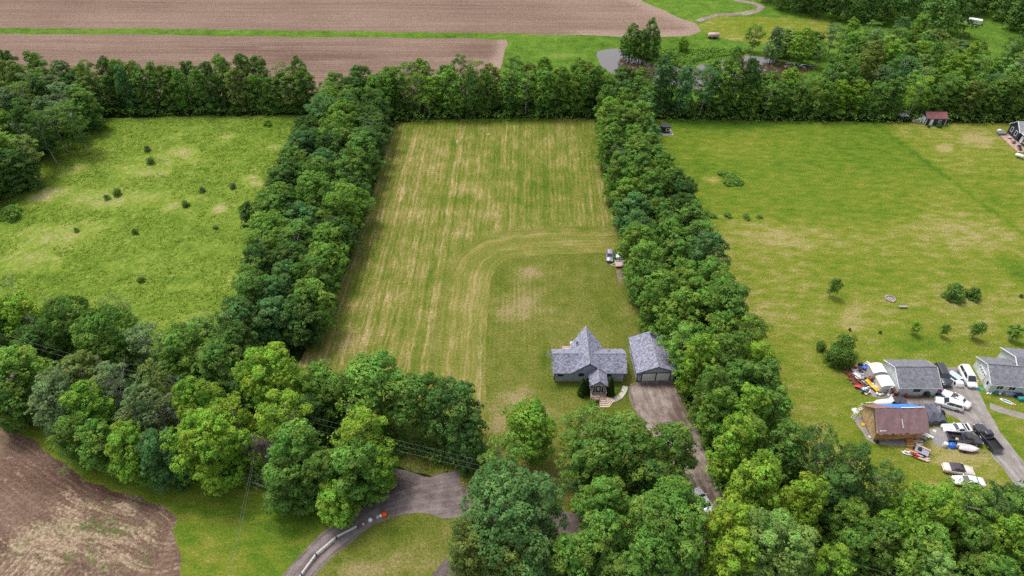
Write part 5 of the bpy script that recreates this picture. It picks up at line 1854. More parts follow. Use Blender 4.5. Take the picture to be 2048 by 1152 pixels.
M['brown_tarp'] = tarp_material("brown_tarpaulin", (.265, .160, .165), 2.0, .6)
M['blue_tarp'] = tarp_material("blue_tarpaulin", (.06, .26, .68), 5.0, .5)
M['black_tarp'] = tarp_material("black_tarpaulin", (.105, .105, .135), 2.2, .30)
M['grey_tarp'] = tarp_material("pale_grey_tarpaulin", (.60, .57, .58), 2.5, .5)
c0, c1 = P(1746.5, 879, .55), P(1839, 877, .55)
sh0 = empty("building_shell", (c0.x, c0.y, 0), math.atan2(c1.y - c0.y, c1.x - c0.x), "unfinished plywood cabin on posts under brown and blue tarpaulins", "cabin")
w = (c1 - c0).length; d = 5.5; ZB, ZE, RS = .55, 3.0, 2.55
# walls as plywood sheets
nP = 7
for k in range(nP):
    MB().box((w * (k + .5) / nP, 0, (ZB + ZE) / 2 - .05), (w / nP - .03, .07, ZE - ZB - .12)).build("plywood_sheet", M['plywood_o'], sh0)
for k in range(5):
    y0, y1 = d * k / 5, d * (k + 1) / 5
    h_ = lambda y: ZE + RS * (1 - abs(y - d / 2) / (d / 2)) - .12
    ym = d / 2
    ptz = [(0, y0 + .02, ZB), (0, y1 - .02, ZB), (0, y1 - .02, h_(y1))] + ([(0, ym, h_(ym))] if k == 2 else []) + [(0, y0 + .02, h_(y0))]
    MB().prism(ptz, (.07, 0, 0)).build("plywood_sheet", M['plywood'], sh0)
mb = MB(); mb.box((w / 2, d, (ZB + ZE) / 2), (w - .1, .07, ZE - ZB)); mb.box((w - .04, d / 2, (ZB + ZE) / 2), (.07, d - .1, ZE - ZB)); mb.build("wall", M['plywood'], sh0)
MB().box((w / 2, d / 2, ZB - .08), (w - .1, d - .1, .16)).build("floor_frame", M['raw_wood'], sh0)
for x in (.3, w * .33, w * .66, w - .3):
    for y in (.25, d - .25):
        MB().box((x, y, .2), (.24, .24, .5)).build("post", M['concrete'], sh0)


def sag_sheet(a, b, c, d_, nx=14, ny=8, amp=.05, seed=1, hem=0.12):
    """tarpaulin over the quad a-b (top) to d-c (bottom) with sag, folds and a hanging ragged hem"""
    g = random.Random(seed)
    a, b, c, d_ = map(Vector, (a, b, c, d_))
    n = (b - a).cross(d_ - a).normalized()
    if n.z < 0: n = -n
    vs, fs = [], []
    for j in range(ny + 1):
        for i in range(nx + 1):
            u, v = i / nx, j / ny
            p = a.lerp(b, u).lerp(d_.lerp(c, u), v)
            p += n * (amp * (math.sin(u * 19 + v * 3 + seed) * .5 + math.sin(v * 7 + u * 11 * seed) * .5) + .07)
            if j == ny: p += (d_ - a).normalized() * g.uniform(-.12, .22)
            vs.append(p)
    fs = [(j * (nx + 1) + i, j * (nx + 1) + i + 1, (j + 1) * (nx + 1) + i + 1, (j + 1) * (nx + 1) + i) for j in range(ny) for i in range(nx)]
    mb = MB(); mb.add(vs, fs, True)
    mb.add([v - n * .03 for v in vs], [f[::-1] for f in fs], True)
    return mb


zr = ZE + RS + .1
ov = .35
slope_k = RS / (d / 2)
fe = (-.45, ZE - .45 * slope_k + .1)
be = (d + .45, ZE - .45 * slope_k + .1)
rf = MB()
slope(rf, [(-ov + .1, d / 2, zr - .08), (-ov + .1, fe[0] + .15, fe[1] + .05), (w + ov, fe[0] + .15, fe[1] + .05), (w + ov, d / 2, zr - .08)], .1)
slope(rf, [(-ov + .1, d / 2, zr - .08), (-ov + .1, be[0] - .15, be[1] + .05), (w + ov, be[0] - .15, be[1] + .05), (w + ov, d / 2, zr - .08)], .1)
rf.build("roof", M['plywood'], sh0)
sag_sheet((-ov, d / 2, zr), (w * .47, d / 2, zr), (w * .5, fe[0], fe[1]), (-.05, fe[0], fe[1]), seed=1).build("brown_tarp", M['brown_tarp'], sh0)
sag_sheet((w * .47, d / 2, zr + .02), (w + ov + .1, d / 2, zr + .02), (w + ov + .35, fe[0], fe[1] + .02), (w * .5, fe[0], fe[1] + .02), seed=2, amp=.07).build("brown_tarp", M['brown_tarp'], sh0)
sag_sheet((-ov, d / 2, zr), (w * .44, d / 2, zr), (w * .30, be[0], be[1]), (-ov, be[0], be[1]), seed=3).build("brown_tarp", M['brown_tarp'], sh0)
sag_sheet((w * .44, d / 2, zr), (w + ov, d / 2, zr), (w + ov, be[0], be[1]), (w * .30, be[0], be[1]), seed=4, ny=6).build("blue_tarp", M['blue_tarp'], sh0)
MB().box((w * .76, d / 2, zr + .16), (w * .5, .12, .07)).build("ridge_board", M['white'], sh0)
MB().box((w * .51, d * .12, ZE + RS * .27 + .34), (.14, 1.5, .06), .12, .75).build("batten", M['white'], sh0)
MB().box((w * .09, fe[0] + .35, fe[1] + .45), (1.1, .12, .07)).build("batten", M['white'], sh0)
mb = MB()
mb.prism([(-ov - .06, d / 2, zr - .05), (-ov - .06, fe[0] + .1, fe[1] - .05), (-ov - .06, fe[0] + .5, fe[1] + .02), (-ov - .06, d / 2, zr - .55)], (.05, 0, 0))
mb.build("tarp_edge", M['black_tarp'], sh0)
stp = MB()
for k, (z, y) in enumerate(((.62, -.35), (.36, -.75), (.14, -1.1))):
    stp.box((w * .77, y, z / 2), (1.35, .42, z))
stp.build("steps", M['plywood_o'], sh0)
ext = MB().prism([(w * .69, -.25, .1), (w * .69, -1.0, .1), (w * .69, -.6, .75), (w * .69, -.1, 1.0)], (.06, 0, 0)); ext.build("side_board", M['plywood_o'], sh0)

# black tarpaulin lean-to behind the right end
t0 = P(1841, 853, 0); t1 = P(1889, 848, 0)
lt = empty("tarp_shelter", (t0.x, t0.y, 0), math.atan2(t1.y - t0.y, t1.x - t0.x), "black tarpaulin draped over a stack beside the cabin", "tarp")
w2 = (t1 - t0).length
pr = MB()
secs = []
hs_ = [1.9, 2.25, 1.8, 2.1, 1.65, 1.75, 1.35]
ys_ = [0, .15, -.1, .1, -.05, .2, 0]
for i in range(7):
    x = w2 * i / 6
    h_ = hs_[i]
    y0_ = ys_[i]
    secs.append([Vector((x, y0_ - .1, 0)), Vector((x + .1, y0_, h_ * .6)), Vector((x - .1, .35 + y0_, h_ * .72)), Vector((x, 1.4 - y0_, h_)), Vector((x, 2.6, hs_[(i + 2) % 7] * .92)), Vector((x, 3.7, h_ * .8)), Vector((x, 4.0, 0))])
pr.loft(secs, smooth=False); pr.build("cover", M['black_tarp'], lt)
mb = MB()
for k in range(5):
    a = Vector((w2 + .15, .3 + k * .35, .2 + .2 * (k % 2)))
    mb.lathe([(.05, -.12), (.3, -.12), (.33, 0), (.3, .12), (.05, .12)], 9, a + Vector((0, 0, .3 * k)), 'X')
mb.build("tyre_stack", M['rubber'], lt)

# ---------- dark shed, hut and pavilion at the far lawn
s0, s1 = P(1849, 250.5, 0), P(1888, 251, 0)
ds, w_, d_ = gable_building("garden_shed", "dark blue shed with red brown roof and white doors at the far trees", "shed", s0, s1, s0 + Vector((0, 3.6, 0)), 2.3, 1.1, .25, 'navy', 'red_shingle', 'width')
door(ds, (0, d_ / 2, 1.1), 2.1, 2.0, (-1, 0), 'white', "double_door", 3)
door(ds, (w_ * .28, 0, 1.05), .95, 1.95, (0, -1), 'white', "door", 3)
window(ds, (w_ * .68, 0, 1.35), .7, .7, (0, -1), 'white', 2)
for x in (0, w_): MB().box((x, -.01, 1.15), (.14, .1, 2.3)).build("corner_trim", M['white'], ds)
q = P(1866, 233, .8)
hp = MB().add([(-2.2, -1.2, 0), (2.4, -1.2, 0), (2.0, 1.4, 0), (-1.8, 1.3, 0), (-.8, .1, 1.9), (.7, .3, 1.6)], [(0, 1, 5, 4), (1, 2, 5), (2, 3, 4, 5), (3, 0, 4)])
hp = hp.build("wood_chip_heap", M['plywood_o'], None, (q.x, q.y, 0)); tag(hp, "orange brown heap behind the dark blue shed", "heap")
q0 = P(1320, 268, 0)
hut = empty("black_hut", (P(1322, 268, 0).x, q0.y, 0), .1, "small black hut on a pink patio beside the right hedgerow", "hut")
mb = MB(); walls(mb, .2, 2.6, .2, 2.0, .1, 2.0); mb.build("wall", M['black'], hut)
rf = MB(); slope(rf, [(-.1, -.1, 2.35), (2.9, -.1, 2.1), (2.9, 2.3, 2.1), (-.1, 2.3, 2.35)], .12); rf.build("roof", M['trim'], hut)
mb = MB()
for i in range(5):
    for j in range(4): mb.box((-.4 + i * .9, -.7 + j * .9, .05), (.84, .84, .1))
mb.build("patio", M['concrete'], hut)
window(hut, (1.9, .2, 1.2), .8, .7, (0, -1), 'white', 1)
MB().box((-.5, .3, .5), (.5, .5, .9)).build("side_box", M['black'], hut)
q0 = P(1798, 245, 0)
pv = empty("garden_pavilion", (q0.x, q0.y, 0), 0, "black open pavilion at the far trees left of the dark blue shed", "pavilion")
for x in (.1, 2.0):
    for y in (.1, 1.7): MB().box((x, y, 1.0), (.12, .12, 2.0)).build("post", M['black'], pv)
MB().box((1.05, 1.7, 1.0), (1.8, .08, 1.9)).build("back_panel", M['black'], pv)
rf = MB(); rf.box((1.05, .9, 2.1), (2.5, 2.2, .12)); rf.box((1.05, .9, 2.28), (1.6, 1.4, .26), taper=.4); rf.build("roof", M['shingle2'], pv)
for k, (px, m_) in enumerate(((1828, 'concrete'), (1834, 'offwhite'), (1838.5, 'white'))):
    q = P(px, 244, 0)
    b_ = MB(); b_.box((0, 0, .3 + .15 * k), (1.0 - .1 * k, .6, .6 + .3 * k)); b_.box((.2, .1, .66 + .3 * k), (.5, .4, .12))
    b_ = b_.build("garden_crate", M[m_], None, (q.x, q.y, 0))
    tag(b_, ("low grey crate left of the dark blue shed", "cream crate in the middle left of the dark blue shed", "white bin touching the dark blue shed")[k], "crate")

# ---------- dark house at the upper right edge
k0 = P(2013, 265.5, 0)
dh = empty("dark_house", (k0.x, k0.y, 0), 0, "navy house with pale grey roof and brick patio at the right edge", "house")
L1, L2 = 6.0, 9.5
# gabled wing whose end faces left, then the long side nearer the camera
mb = MB(); walls(mb, 0, 14, -5.0, 0, 0, 3.0); walls(mb, .6, 14, -12, -5.0, 0, 2.9)
mb.prism([(0, 0, 3.0), (0, -5.0, 3.0), (0, -2.5, 4.9)], (.12, 0, 0)); mb.build("wall", M['navy'], dh)
rf = MB(); tr = MB()
for e in (.35, -5.35):
    slope(rf, [(-.35, -2.5, 5.08), (-.35, e, 2.85), (14, e, 2.85), (14, -2.5, 5.08)])
    tr.tube([(-.38, -2.5, 5.0), (-.38, e, 2.78)], .11, 4, smooth=False)
slope(rf, [(.1, -5.0, 2.86), (.1, -12.4, 2.86), (5.5, -12.4, 5.1), (5.5, -5.0, 5.1)])
tr.tube([(.08, -5.2, 2.8), (.08, -12.4, 2.8)], .1, 4, smooth=False)
rf.build("roof", M['shingle3'], dh); tr.build("trim", M['white'], dh)
window(dh, (0, -1.4, 1.9), .8, 1.2, (-1, 0), 'white', 1)
window(dh, (0, -3.6, 1.8), .8, 1.3, (-1, 0), 'white', 1)
window(dh, (.6, -7.6, 1.5), 2.0, 1.5, (-1, 0), 'white', 3)
window(dh, (.6, -10.3, 1.6), 1.0, 1.2, (-1, 0), 'white', 2)
door(dh, (.6, -6.0, 1.1), .95, 2.0, (-1, 0), 'white', "door")
mb = MB()
for i in range(4):
    for j in range(11): mb.box((-2.6 + i * .8, -1.4 - j * .95, .06), (.76, .9, .12))
mb.build("patio", paint("pink_patio_stone", (.46, .31, .26), .9, var=.3, scale=1.5), dh)
MB().box((-2.2, -1.0, .45), (2.2, 1.5, .5)).build("grey_deck", M['shingle2'], dh)
for k, (x, y, m_) in enumerate(((-1.2, -3.6, 'raw_wood'), (-1.5, -6.4, 'trim'), (-1.2, -8.6, 'black'), (-1.9, -10.4, 'black'))):
    p = k0 + Vector((x, y, .12))
    t_ = MB(); t_.box((0, 0, .45), (1.1, .7, .08), .4)
    for a, b in ((-.35, -.2), (.35, -.2), (.35, .2), (-.35, .2)): t_.box((a, b, .21), (.07, .07, .42))
    t_ = t_.build("patio_table", M[m_], None, p)
    tag(t_, ("wooden patio table nearest the gable of the navy house", "dark patio table in the middle of the navy house patio", "black patio table by the long window of the navy house", "black patio table at the near end of the navy house patio")[k], "table")
q = P(2037, 315.5, 0)
tk = empty("propane_tank", (q.x, q.y, 0), -.75, "white propane tank lying on the lawn below the navy house", "tank")
MB().lathe([(.02, -1.15), (.32, -1.05), (.48, -.8), (.48, .8), (.32, 1.05), (.02, 1.15)], 12, (0, 0, .72), 'X').build("vessel", M['white'], tk)
for x in (-.6, .6): MB().box((x, 0, .14), (.2, .7, .3)).build("foot", M['concrete'], tk)
q = P(1997, 264, 0)
b_ = MB(); b_.box((0, 0, .35), (.9, .7, .7)); b_.box((0, 0, .73), (1, .8, .08)); b_ = b_.build("utility_box", M['white'], None, (q.x, q.y, 0)); tag(b_, "small white box on the grass left of the navy house", "box")
q = P(1948, 47, 0)
b_ = MB(); walls(b_, -3.4, 3.4, -1.6, 1.6, .4, 2.8); b_.box((0, 0, 2.85), (7.0, 3.4, .12)); b_.box((-4.3, 0, .5), (2, .15, .12)); b_ = b_.build("white_trailer", M['white'], None, (q.x, q.y, 0)); b_.rotation_euler[2] = -.55; b_.scale = (.68, .68, .6)
tag(b_, "long white trailer in a clearing of the far wood", "trailer")
# ================================================================ VEHICLES
def car_paint(name, col, rough=.28):
    return paint(name, col, rough, var=.04, spec=.5, coat=1.0)


M['car_white'] = car_paint("white_car_paint", (.80, .80, .80))
M['car_black'] = car_paint("black_car_paint", (.034, .032, .042))
M['car_gold'] = car_paint("beige_car_paint", (.70, .62, .54))
M['car_blue'] = car_paint("pale_blue_car_paint", (.55, .66, .74))
M['car_dull'] = car_paint("grey_van_paint", (.30, .29, .38), .5)
M['vinyl'] = paint("black_vinyl_roof", (.075, .055, .065), .6)
M['car_glass'] = NT("car_glass").principled((.03, .035, .045), .06, 0, .8)
M['lamp_clear'] = paint("clear_lamp", (.7, .7, .7), .15)
M['lamp_red'] = paint("red_lamp", (.55, .02, .02), .2)
M['alloy'] = paint("alloy_rim", (.5, .5, .5), .35, metal=.5)

# body outline stations: (x as share of length from the tail, bottom z, top z, half width share)
CARS = {
    'sedan': dict(L=4.9, W=1.85, body=[(0, .42, .78, .80), (.02, .30, .92, .92), (.12, .22, .97, .98), (.26, .2, .96, 1), (.5, .2, .93, 1), (.70, .2, .92, 1), (.86, .22, .82, .97), (.96, .28, .70, .9), (1, .40, .60, .76)],
                  cab=(.20, .31, .54, .70, 1.42, .95), wheel=.32, ax=(.19, .81)),
    'coupe': dict(L=4.9, W=1.85, body=[(0, .42, .80, .84), (.02, .30, .90, .95), (.12, .22, .93, .99), (.3, .2, .92, 1), (.55, .2, .90, 1), (.80, .2, .84, .99), (.96, .26, .76, .95), (1, .38, .66, .86)],
                  cab=(.20, .34, .50, .60, 1.33, .92), wheel=.33, ax=(.19, .81)),
    'suv': dict(L=4.6, W=1.85, body=[(0, .45, .95, .86), (.015, .32, 1.08, .95), (.10, .24, 1.10, 1), (.4, .24, 1.05, 1), (.68, .24, 1.02, 1), (.86, .26, .96, .97), (.97, .32, .82, .9), (1, .44, .7, .8)],
                cab=(.015, .07, .56, .72, 1.68, 1.06), wheel=.35, ax=(.19, .81)),
    'bigsuv': dict(L=5.2, W=2.0, body=[(0, .5, 1.05, .92), (.01, .36, 1.18, .97), (.10, .28, 1.2, 1), (.4, .28, 1.15, 1), (.70, .28, 1.12, 1), (.88, .3, 1.08, .98), (.98, .36, .98, .94), (1, .48, .85, .88)],
                   cab=(.01, .05, .60, .70, 1.88, 1.15), wheel=.38, ax=(.18, .82)),
    'van': dict(L=5.1, W=1.98, body=[(0, .45, 1.0, .88), (.012, .3, 1.08, .95), (.10, .22, 1.1, 1), (.5, .22, 1.05, 1), (.74, .22, 1.0, 1), (.88, .24, .92, .96), (.97, .3, .78, .88), (1, .42, .66, .76)],
                cab=(.012, .05, .62, .82, 1.75, 1.04), wheel=.34, ax=(.18, .82)),
    'pickup': dict(L=5.7, W=1.95, body=None, cab=(.46, .50, .66, .74, 1.82, 1.12), wheel=.39, ax=(.2, .81)),
    'hatch': dict(L=3.9, W=1.65, body=[(0, .42, .85, .86), (.02, .30, .96, .95), (.12, .22, 1.0, 1), (.5, .2, .95, 1), (.74, .2, .92, 1), (.9, .24, .82, .95), (1, .40, .62, .8)],
                  cab=(.03, .12, .52, .72, 1.45, .96), wheel=.30, ax=(.18, .82)),
}


def section(x, w, z0, z1):
    r = min(.12, (z1 - z0) * .3)
    return [Vector((x, -w, z0 + r)), Vector((x, -w, (z0 + z1) / 2)), Vector((x, -w * .97, z1 - r)), Vector((x, -w * .86, z1)), Vector((x, 0, z1 + .03)), Vector((x, w * .86, z1)), Vector((x, w * .97, z1 - r)),
            Vector((x, w, (z0 + z1) / 2)), Vector((x, w, z0 + r)), Vector((x, w * .9, z0)), Vector((x, -w * .9, z0))]


def vehicle(kind_, name, label, cat, nose, tail, body='car_white', roof=None, group=None, z=.7, extra=None, scale=None):
    k = CARS[kind_]
    a, b = P(*tail, z), P(*nose, z)
    L, W = k['L'], k['W']
    mid = (a + b) / 2
    d = b - a
    root = empty(name, (mid.x, mid.y, 0.03), math.atan2(d.y, d.x), label, cat, group)
    if scale: root.scale = (scale,) * 3
    X = lambda s: (s - .5) * L
    hw = W / 2
    c0, c1, c2, c3, zt, zb = k['cab']
    bm = MB()
    if kind_ == 'pickup':
        st = [(.44, .42, 1.12, 1), (.60, .38, 1.12, 1), (.74, .38, 1.10, 1), (.90, .40, 1.04, .98), (.98, .44, .94, .93), (1, .5, .8, .86)]
        bm.loft([section(X(s), hw * q, z0, z1) for s, z0, z1, q in st], smooth=False)
        body_o = bm.build("body", M[body], root)
        bed = MB()
        xb0, xb1 = X(.0), X(.438)
        bed.box(((xb0 + xb1) / 2, 0, .56), (xb1 - xb0, W * .97, .16))
        for s in (-1, 1):
            bed.box(((xb0 + xb1) / 2, s * (hw - .07), .84), (xb1 - xb0, .13, .56))
        bed.box((xb0 + .05, 0, .84), (.09, W - .28, .52)); bed.box((xb1 - .05, 0, .84), (.08, W - .28, .56))
        bed.build("cargo_bed", M[body], root)
        MB().box(((xb0 + xb1) / 2, 0, .652), (xb1 - xb0 - .22, W - .30, .02)).build("bed_liner", M['black'], root)
    else:
        bm.loft([section(X(s), hw * q, z0, z1) for s, z0, z1, q in k['body']], smooth=True)
        body_o = bm.build("body", M[body], root)
    # cabin: glass body, roof skin and pillars over it
    wb, wt = hw * .90, hw * .72
    B = [Vector((X(c0), -wb, zb - .03)), Vector((X(c3), -wb, zb - .05)), Vector((X(c3), wb, zb - .05)), Vector((X(c0), wb, zb - .03))]
    T = [Vector((X(c1), -wt, zt - .06)), Vector((X(c2), -wt, zt - .04)), Vector((X(c2), wt, zt - .04)), Vector((X(c1), wt, zt - .06))]

    def pane(nm, q, inset=.05):
        c = sum(q, Vector()) / 4
        n = (q[1] - q[0]).cross(q[2] - q[0]).normalized()
        if n.dot(c - Vector((0, 0, zb))) < 0: n = -n
        qq = [c + (p - c) * (1 - inset * 2) + n * .012 for p in q]
        MB().prism([p - n * .02 for p in qq], n * .02).build(nm, M['car_glass'], root)
    core = MB()
    core.add(B + T, [(0, 1, 5, 4), (1, 2, 6, 5), (2, 3, 7, 6), (3, 0, 4, 7), (4, 5, 6, 7)])
    core.build("cabin", M[roof or body], root)
    pane("windshield", [B[1], B[2], T[2], T[1]], .05)
    pane("rear_window", [B[3], B[0], T[0], T[3]], .08)
    for s in (0, 1):
        b0, b1, t0, t1 = (B[0], B[1], T[0], T[1]) if s == 0 else (B[3], B[2], T[3], T[2])
        cuts = (0.06, .5, .94) if kind_ != 'coupe' else (.22, .94)
        for i in range(len(cuts) - 1):
            f0, f1 = cuts[i] + .015, cuts[i + 1] - .015
            q = [b0.lerp(b1, f0).lerp(t0.lerp(t1, f0), .12), b0.lerp(b1, f1).lerp(t0.lerp(t1, f1), .12), t0.lerp(t1, f1).lerp(b0.lerp(b1, f1), .1), t0.lerp(t1, f0).lerp(b0.lerp(b1, f0), .1)]
            pane("side_window", q, .0)
    rs = MB()
    secs = []
    for f in (0, .15, .5, .85, 1):
        x = T[0].x + (T[1].x - T[0].x) * f
        rise = .05 * (1 - (2 * f - 1) ** 2) + .0
        e = .03 if 0 < f < 1 else .0
        secs.append([Vector((x, -wt - .02, zt - .075)), Vector((x, -wt * .75, zt - .03 + rise)), Vector((x, 0, zt + rise)), Vector((x, wt * .75, zt - .03 + rise)), Vector((x, wt + .02, zt - .075))])
    rs.loft(secs, smooth=True); rs.build("roof", M[roof or body], root)
    r = k['wheel']
    for sx in k['ax']:
        for s in (-1, 1):
            y = s * (hw - .10)
            t_ = MB().lathe([(r * .55, -.11), (r * .95, -.11), (r, -.06), (r, .06), (r * .95, .11), (r * .55, .11)], 14, (0, 0, 0), 'Y').build("wheel", M['rubber'], root, (X(sx), y, r - .03))
            MB().lathe([(.02, .0), (r * .6, .0), (r * .62, .03), (r * .2, .05), (.02, .05)], 10, (0, s * .09 - .025 + (0.005 * s), 0), 'Y').build("rim", M['alloy'], t_)
    zl = k['body'][-2][2] - .1 if k['body'] else .86
    for s in (-1, 1):
        MB().box((X(.985) - .02, s * hw * .68, zl), (.14, hw * .36, .14)).build("headlight", M['lamp_clear'], root)
        MB().box((X(.008), s * hw * .80, (k['body'][1][2] - .16) if k['body'] else .86), (.08, hw * .22, .2)).build("taillight", M['lamp_red'], root)
        MB().box((X(c3) - .30, s * (hw + .05), zb + .05), (.14, .2, .13)).build("mirror", M[body], root)
    MB().box((X(.998), 0, .48), (.12, W * .72, .16)).build("bumper", M[body if kind_ != 'pickup' else 'galv'], root)
    MB().box((X(.0) - .02, 0, .5), (.12, W * .8, .16)).build("bumper", M[body if kind_ != 'pickup' else 'galv'], root)
    MB().box((X(1.0) + .02, 0, zl - .05), (.05, W * .34, .14)).build("grille", M['black'], root)
    return root, X, hw


G = "cars and trucks parked in the neighbour's yard"
vehicle('bigsuv', "parked_car", "black sport utility car on the grass beside the grey garage", "car", (1893, 767), (1877, 736), 'car_black', group=G)
vehicle('van', "parked_car", "white minivan beside the pale garage wing", "car", (1945, 769), (1928, 738), 'car_white', group=G)
v_, X_, hw_ = vehicle('sedan', "parked_car", "white sedan with sunroof parked diagonally on the gravel", "car", (1891, 785), (1935, 810), 'car_white', group=G)
MB().box((X_(.50), 0, 1.43), (.5, .7, .03)).build("sunroof", M['car_glass'], v_)
vehicle('suv', "parked_car", "white sport utility car touching the diagonal sedan, nearer the tarpaulin", "car", (1878, 801), (1919, 813), 'car_white', group=G)
v_, X_, hw_ = vehicle('coupe', "parked_car", "old pale blue and white coupe with open striped trunk lid in the grass", "car", (1889, 856), (1938, 856), 'car_white', group=G)
for s in (-1, 1): MB().box((X_(.5), s * (hw_ + .005), .62), (4.4, .02, .22)).build("side_stripe", M['car_blue'], v_)
MB().box((X_(.07), 0, 1.02), (.32, 1.7, .06)).build("spoiler", M['car_white'], v_)
MB().box((X_(.14), 0, .965), (.42, 1.4, .03)).build("rear_louvre", M['black'], v_)
for s in (-1, 1): MB().box((X_(.74), s * .42, .905), (.9, .22, .03)).build("hood_stripe", M['car_blue'], v_)
v_, X_, hw_ = vehicle('pickup', "pickup_truck", "black pickup with a spare wheel lying in its bed", "truck", (1956, 881), (1901, 874), 'car_black', group=G)
MB().lathe([(.15, -.13), (.3, -.13), (.38, 0), (.3, .13), (.15, .13)], 14, (X_(.2), .1, .82)).build("spare_wheel", M['rubber'], v_)
MB().lathe([(.01, 0), (.3, .0), (.3, .06), (.01, .06)], 10, (X_(.27), -.3, .72)).build("pail_lid", M['raw_wood'], v_)
v_, X_, hw_ = vehicle('pickup', "pickup_truck", "black crew cab pickup with empty bed at the edge of the driveway", "truck", (1960, 857), (1990, 894), 'car_black', group=G)
v_, X_, hw_ = vehicle('sedan', "parked_car", "beige sedan with a black vinyl roof on the grass", "car", (1945, 941), (1889, 934), 'car_gold', 'vinyl', group=G)
vehicle('sedan', "parked_car", "white sedan lowest in the neighbour's yard, partly behind tree tops", "car", (1911, 959), (1965, 965), 'car_white', group=G)
vehicle('hatch', "parked_car", "small grey van parked at the edge of the hay field by the right hedgerow", "car", (1219.5, 517), (1219.5, 507), 'car_dull', z=.6)
vehicle('sedan', "parked_car", "white car half hidden by tree crowns at the foot of the driveway", "car", (1396, 985), (1416, 1017), 'car_white')

# covered boat on the hay field edge and flat trailer in front
def boat_cover(name, label, stern, bow, W, Hh, mat, tongue=True, trailer_m='galv', group=None):
    a, b = P(*stern, .5), P(*bow, .5)
    d = b - a; L = d.length
    root = empty(name, ((a.x + b.x) / 2, (a.y + b.y) / 2, 0), math.atan2(d.y, d.x), label, "boat", group)
    mb = MB(); secs = []
    for i in range(11):
        u = i / 10
        w = W / 2 * (1 - max(0, (u - .45) / .55) ** 2.2 * .93) * (.96 if i == 0 else 1)
        h_ = Hh * (.92 + .12 * math.sin(u * 9) * .4 + .1 * u)
        x = (u - .5) * L
        k0 = .42
        secs.append([Vector((x, -w * .75, k0)), Vector((x, -w, k0 + (h_ - k0) * .55)), Vector((x, -w * .9, h_ * .93)), Vector((x, -w * .4, h_ * 1.04)), Vector((x, 0, h_ * 1.1)), Vector((x, w * .4, h_ * 1.04)), Vector((x, w * .9, h_ * .93)), Vector((x, w, k0 + (h_ - k0) * .55)), Vector((x, w * .75, k0))])
    mb.loft(secs, smooth=True)
    mb.build("cover", M[mat], root)
    hb = MB(); hb.box((-.1 * L, 0, .36), (L * .7, .9, .12)); hb.tube([(L * .2, 0, .38), (L * .5 + 1.1, 0, .42)], .05, 5)
    hb.box((L * .5 + 1.1, 0, .25), (.1, .1, .5)); hb.build("trailer_frame", M[trailer_m], root)
    for s in (-1, 1):
        MB().lathe([(.1, -.08), (.25, -.08), (.28, 0), (.25, .08), (.1, .08)], 12, (-.18 * L, s * (W / 2 - .02), .27), 'Y').build("wheel", M['rubber'], root)
    MB().box((-L / 2 - .12, 0, .75), (.28, .4, .7)).build("outboard_motor", M[mat], root)
    return root


boat_cover("covered_boat", "boat under a pale grey cover on a trailer in the grass", (1916, 893), (1957, 900), 1.6, .85, 'grey_tarp')
bo = boat_cover("small_boat", "pale blue grey covered boat at the edge of the hay field beside the grey van", (1239, 519), (1238.5, 505), 1.8, 1.3, 'car_blue')
q = P(1241, 529, .4)
ut = empty("utility_trailer", (q.x, q.y, 0), math.pi + .05, "flat white railed trailer with pink load parked below the covered boat", "trailer")
MB().box((0, 0, .55), (2.4, 1.7, .12)).build("load_floor", paint("pink_board", (.52, .36, .35), .7), ut)
mb = MB()
for s in (-1, 1): mb.box((0, s * .85, .85), (2.4, .06, .08)); mb.box((s * 1.2, 0, .85), (.06, 1.7, .08))
for x in (-1.2, 1.2):
    for y in (-.85, .85): mb.box((x, y, .7), (.06, .06, .4))
mb.build("rail", M['white'], ut)
MB().tube([(1.2, .6, .5), (2.4, 0, .45), (1.2, -.6, .5)], .05, 5).build("tongue", M['white'], ut)
for s in (-1, 1): MB().lathe([(.1, -.08), (.26, -.08), (.28, 0), (.26, .08), (.1, .08)], 12, (-.2, s * .98, .28), 'Y').build("wheel", M['rubber'], ut)
q = P(1427, 73.5, .6)
ft = empty("farm_tank_trailer", (q.x, q.y, 0), 0, "red and white tank trailer standing at the far mown field", "trailer")
MB().lathe([(.1, -2.2), (.8, -2.0), (.9, 0), (.8, 2.0), (.1, 2.2)], 12, (0, 0, 1.3), 'X').build("tank", paint("faded_red_tank", (.62, .42, .40), .5), ft)
mb = MB(); mb.box((0, 0, .55), (3.8, .9, .14)); mb.tube([(-1.9, 0, .5), (-3.6, 0, .4)], .08, 5); mb.build("frame", M['rust'], ft)
for s in (-1, 1): MB().lathe([(.15, -.12), (.42, -.12), (.45, 0), (.42, .12), (.15, .12)], 12, (.4, s * .85, .45), 'Y').build("wheel", M['rubber'], ft)
q = P(1419.5, 74, .5); b_ = MB(); b_.box((0, 0, .55), (1.1, 1.0, .7)); b_.box((.1, 0, 1.0), (.7, .8, .3)); b_ = b_.build("implement_box", M['black'], None, (q.x, q.y, 0)); tag(b_, "dark implement at the left end of the red tank trailer", "implement")

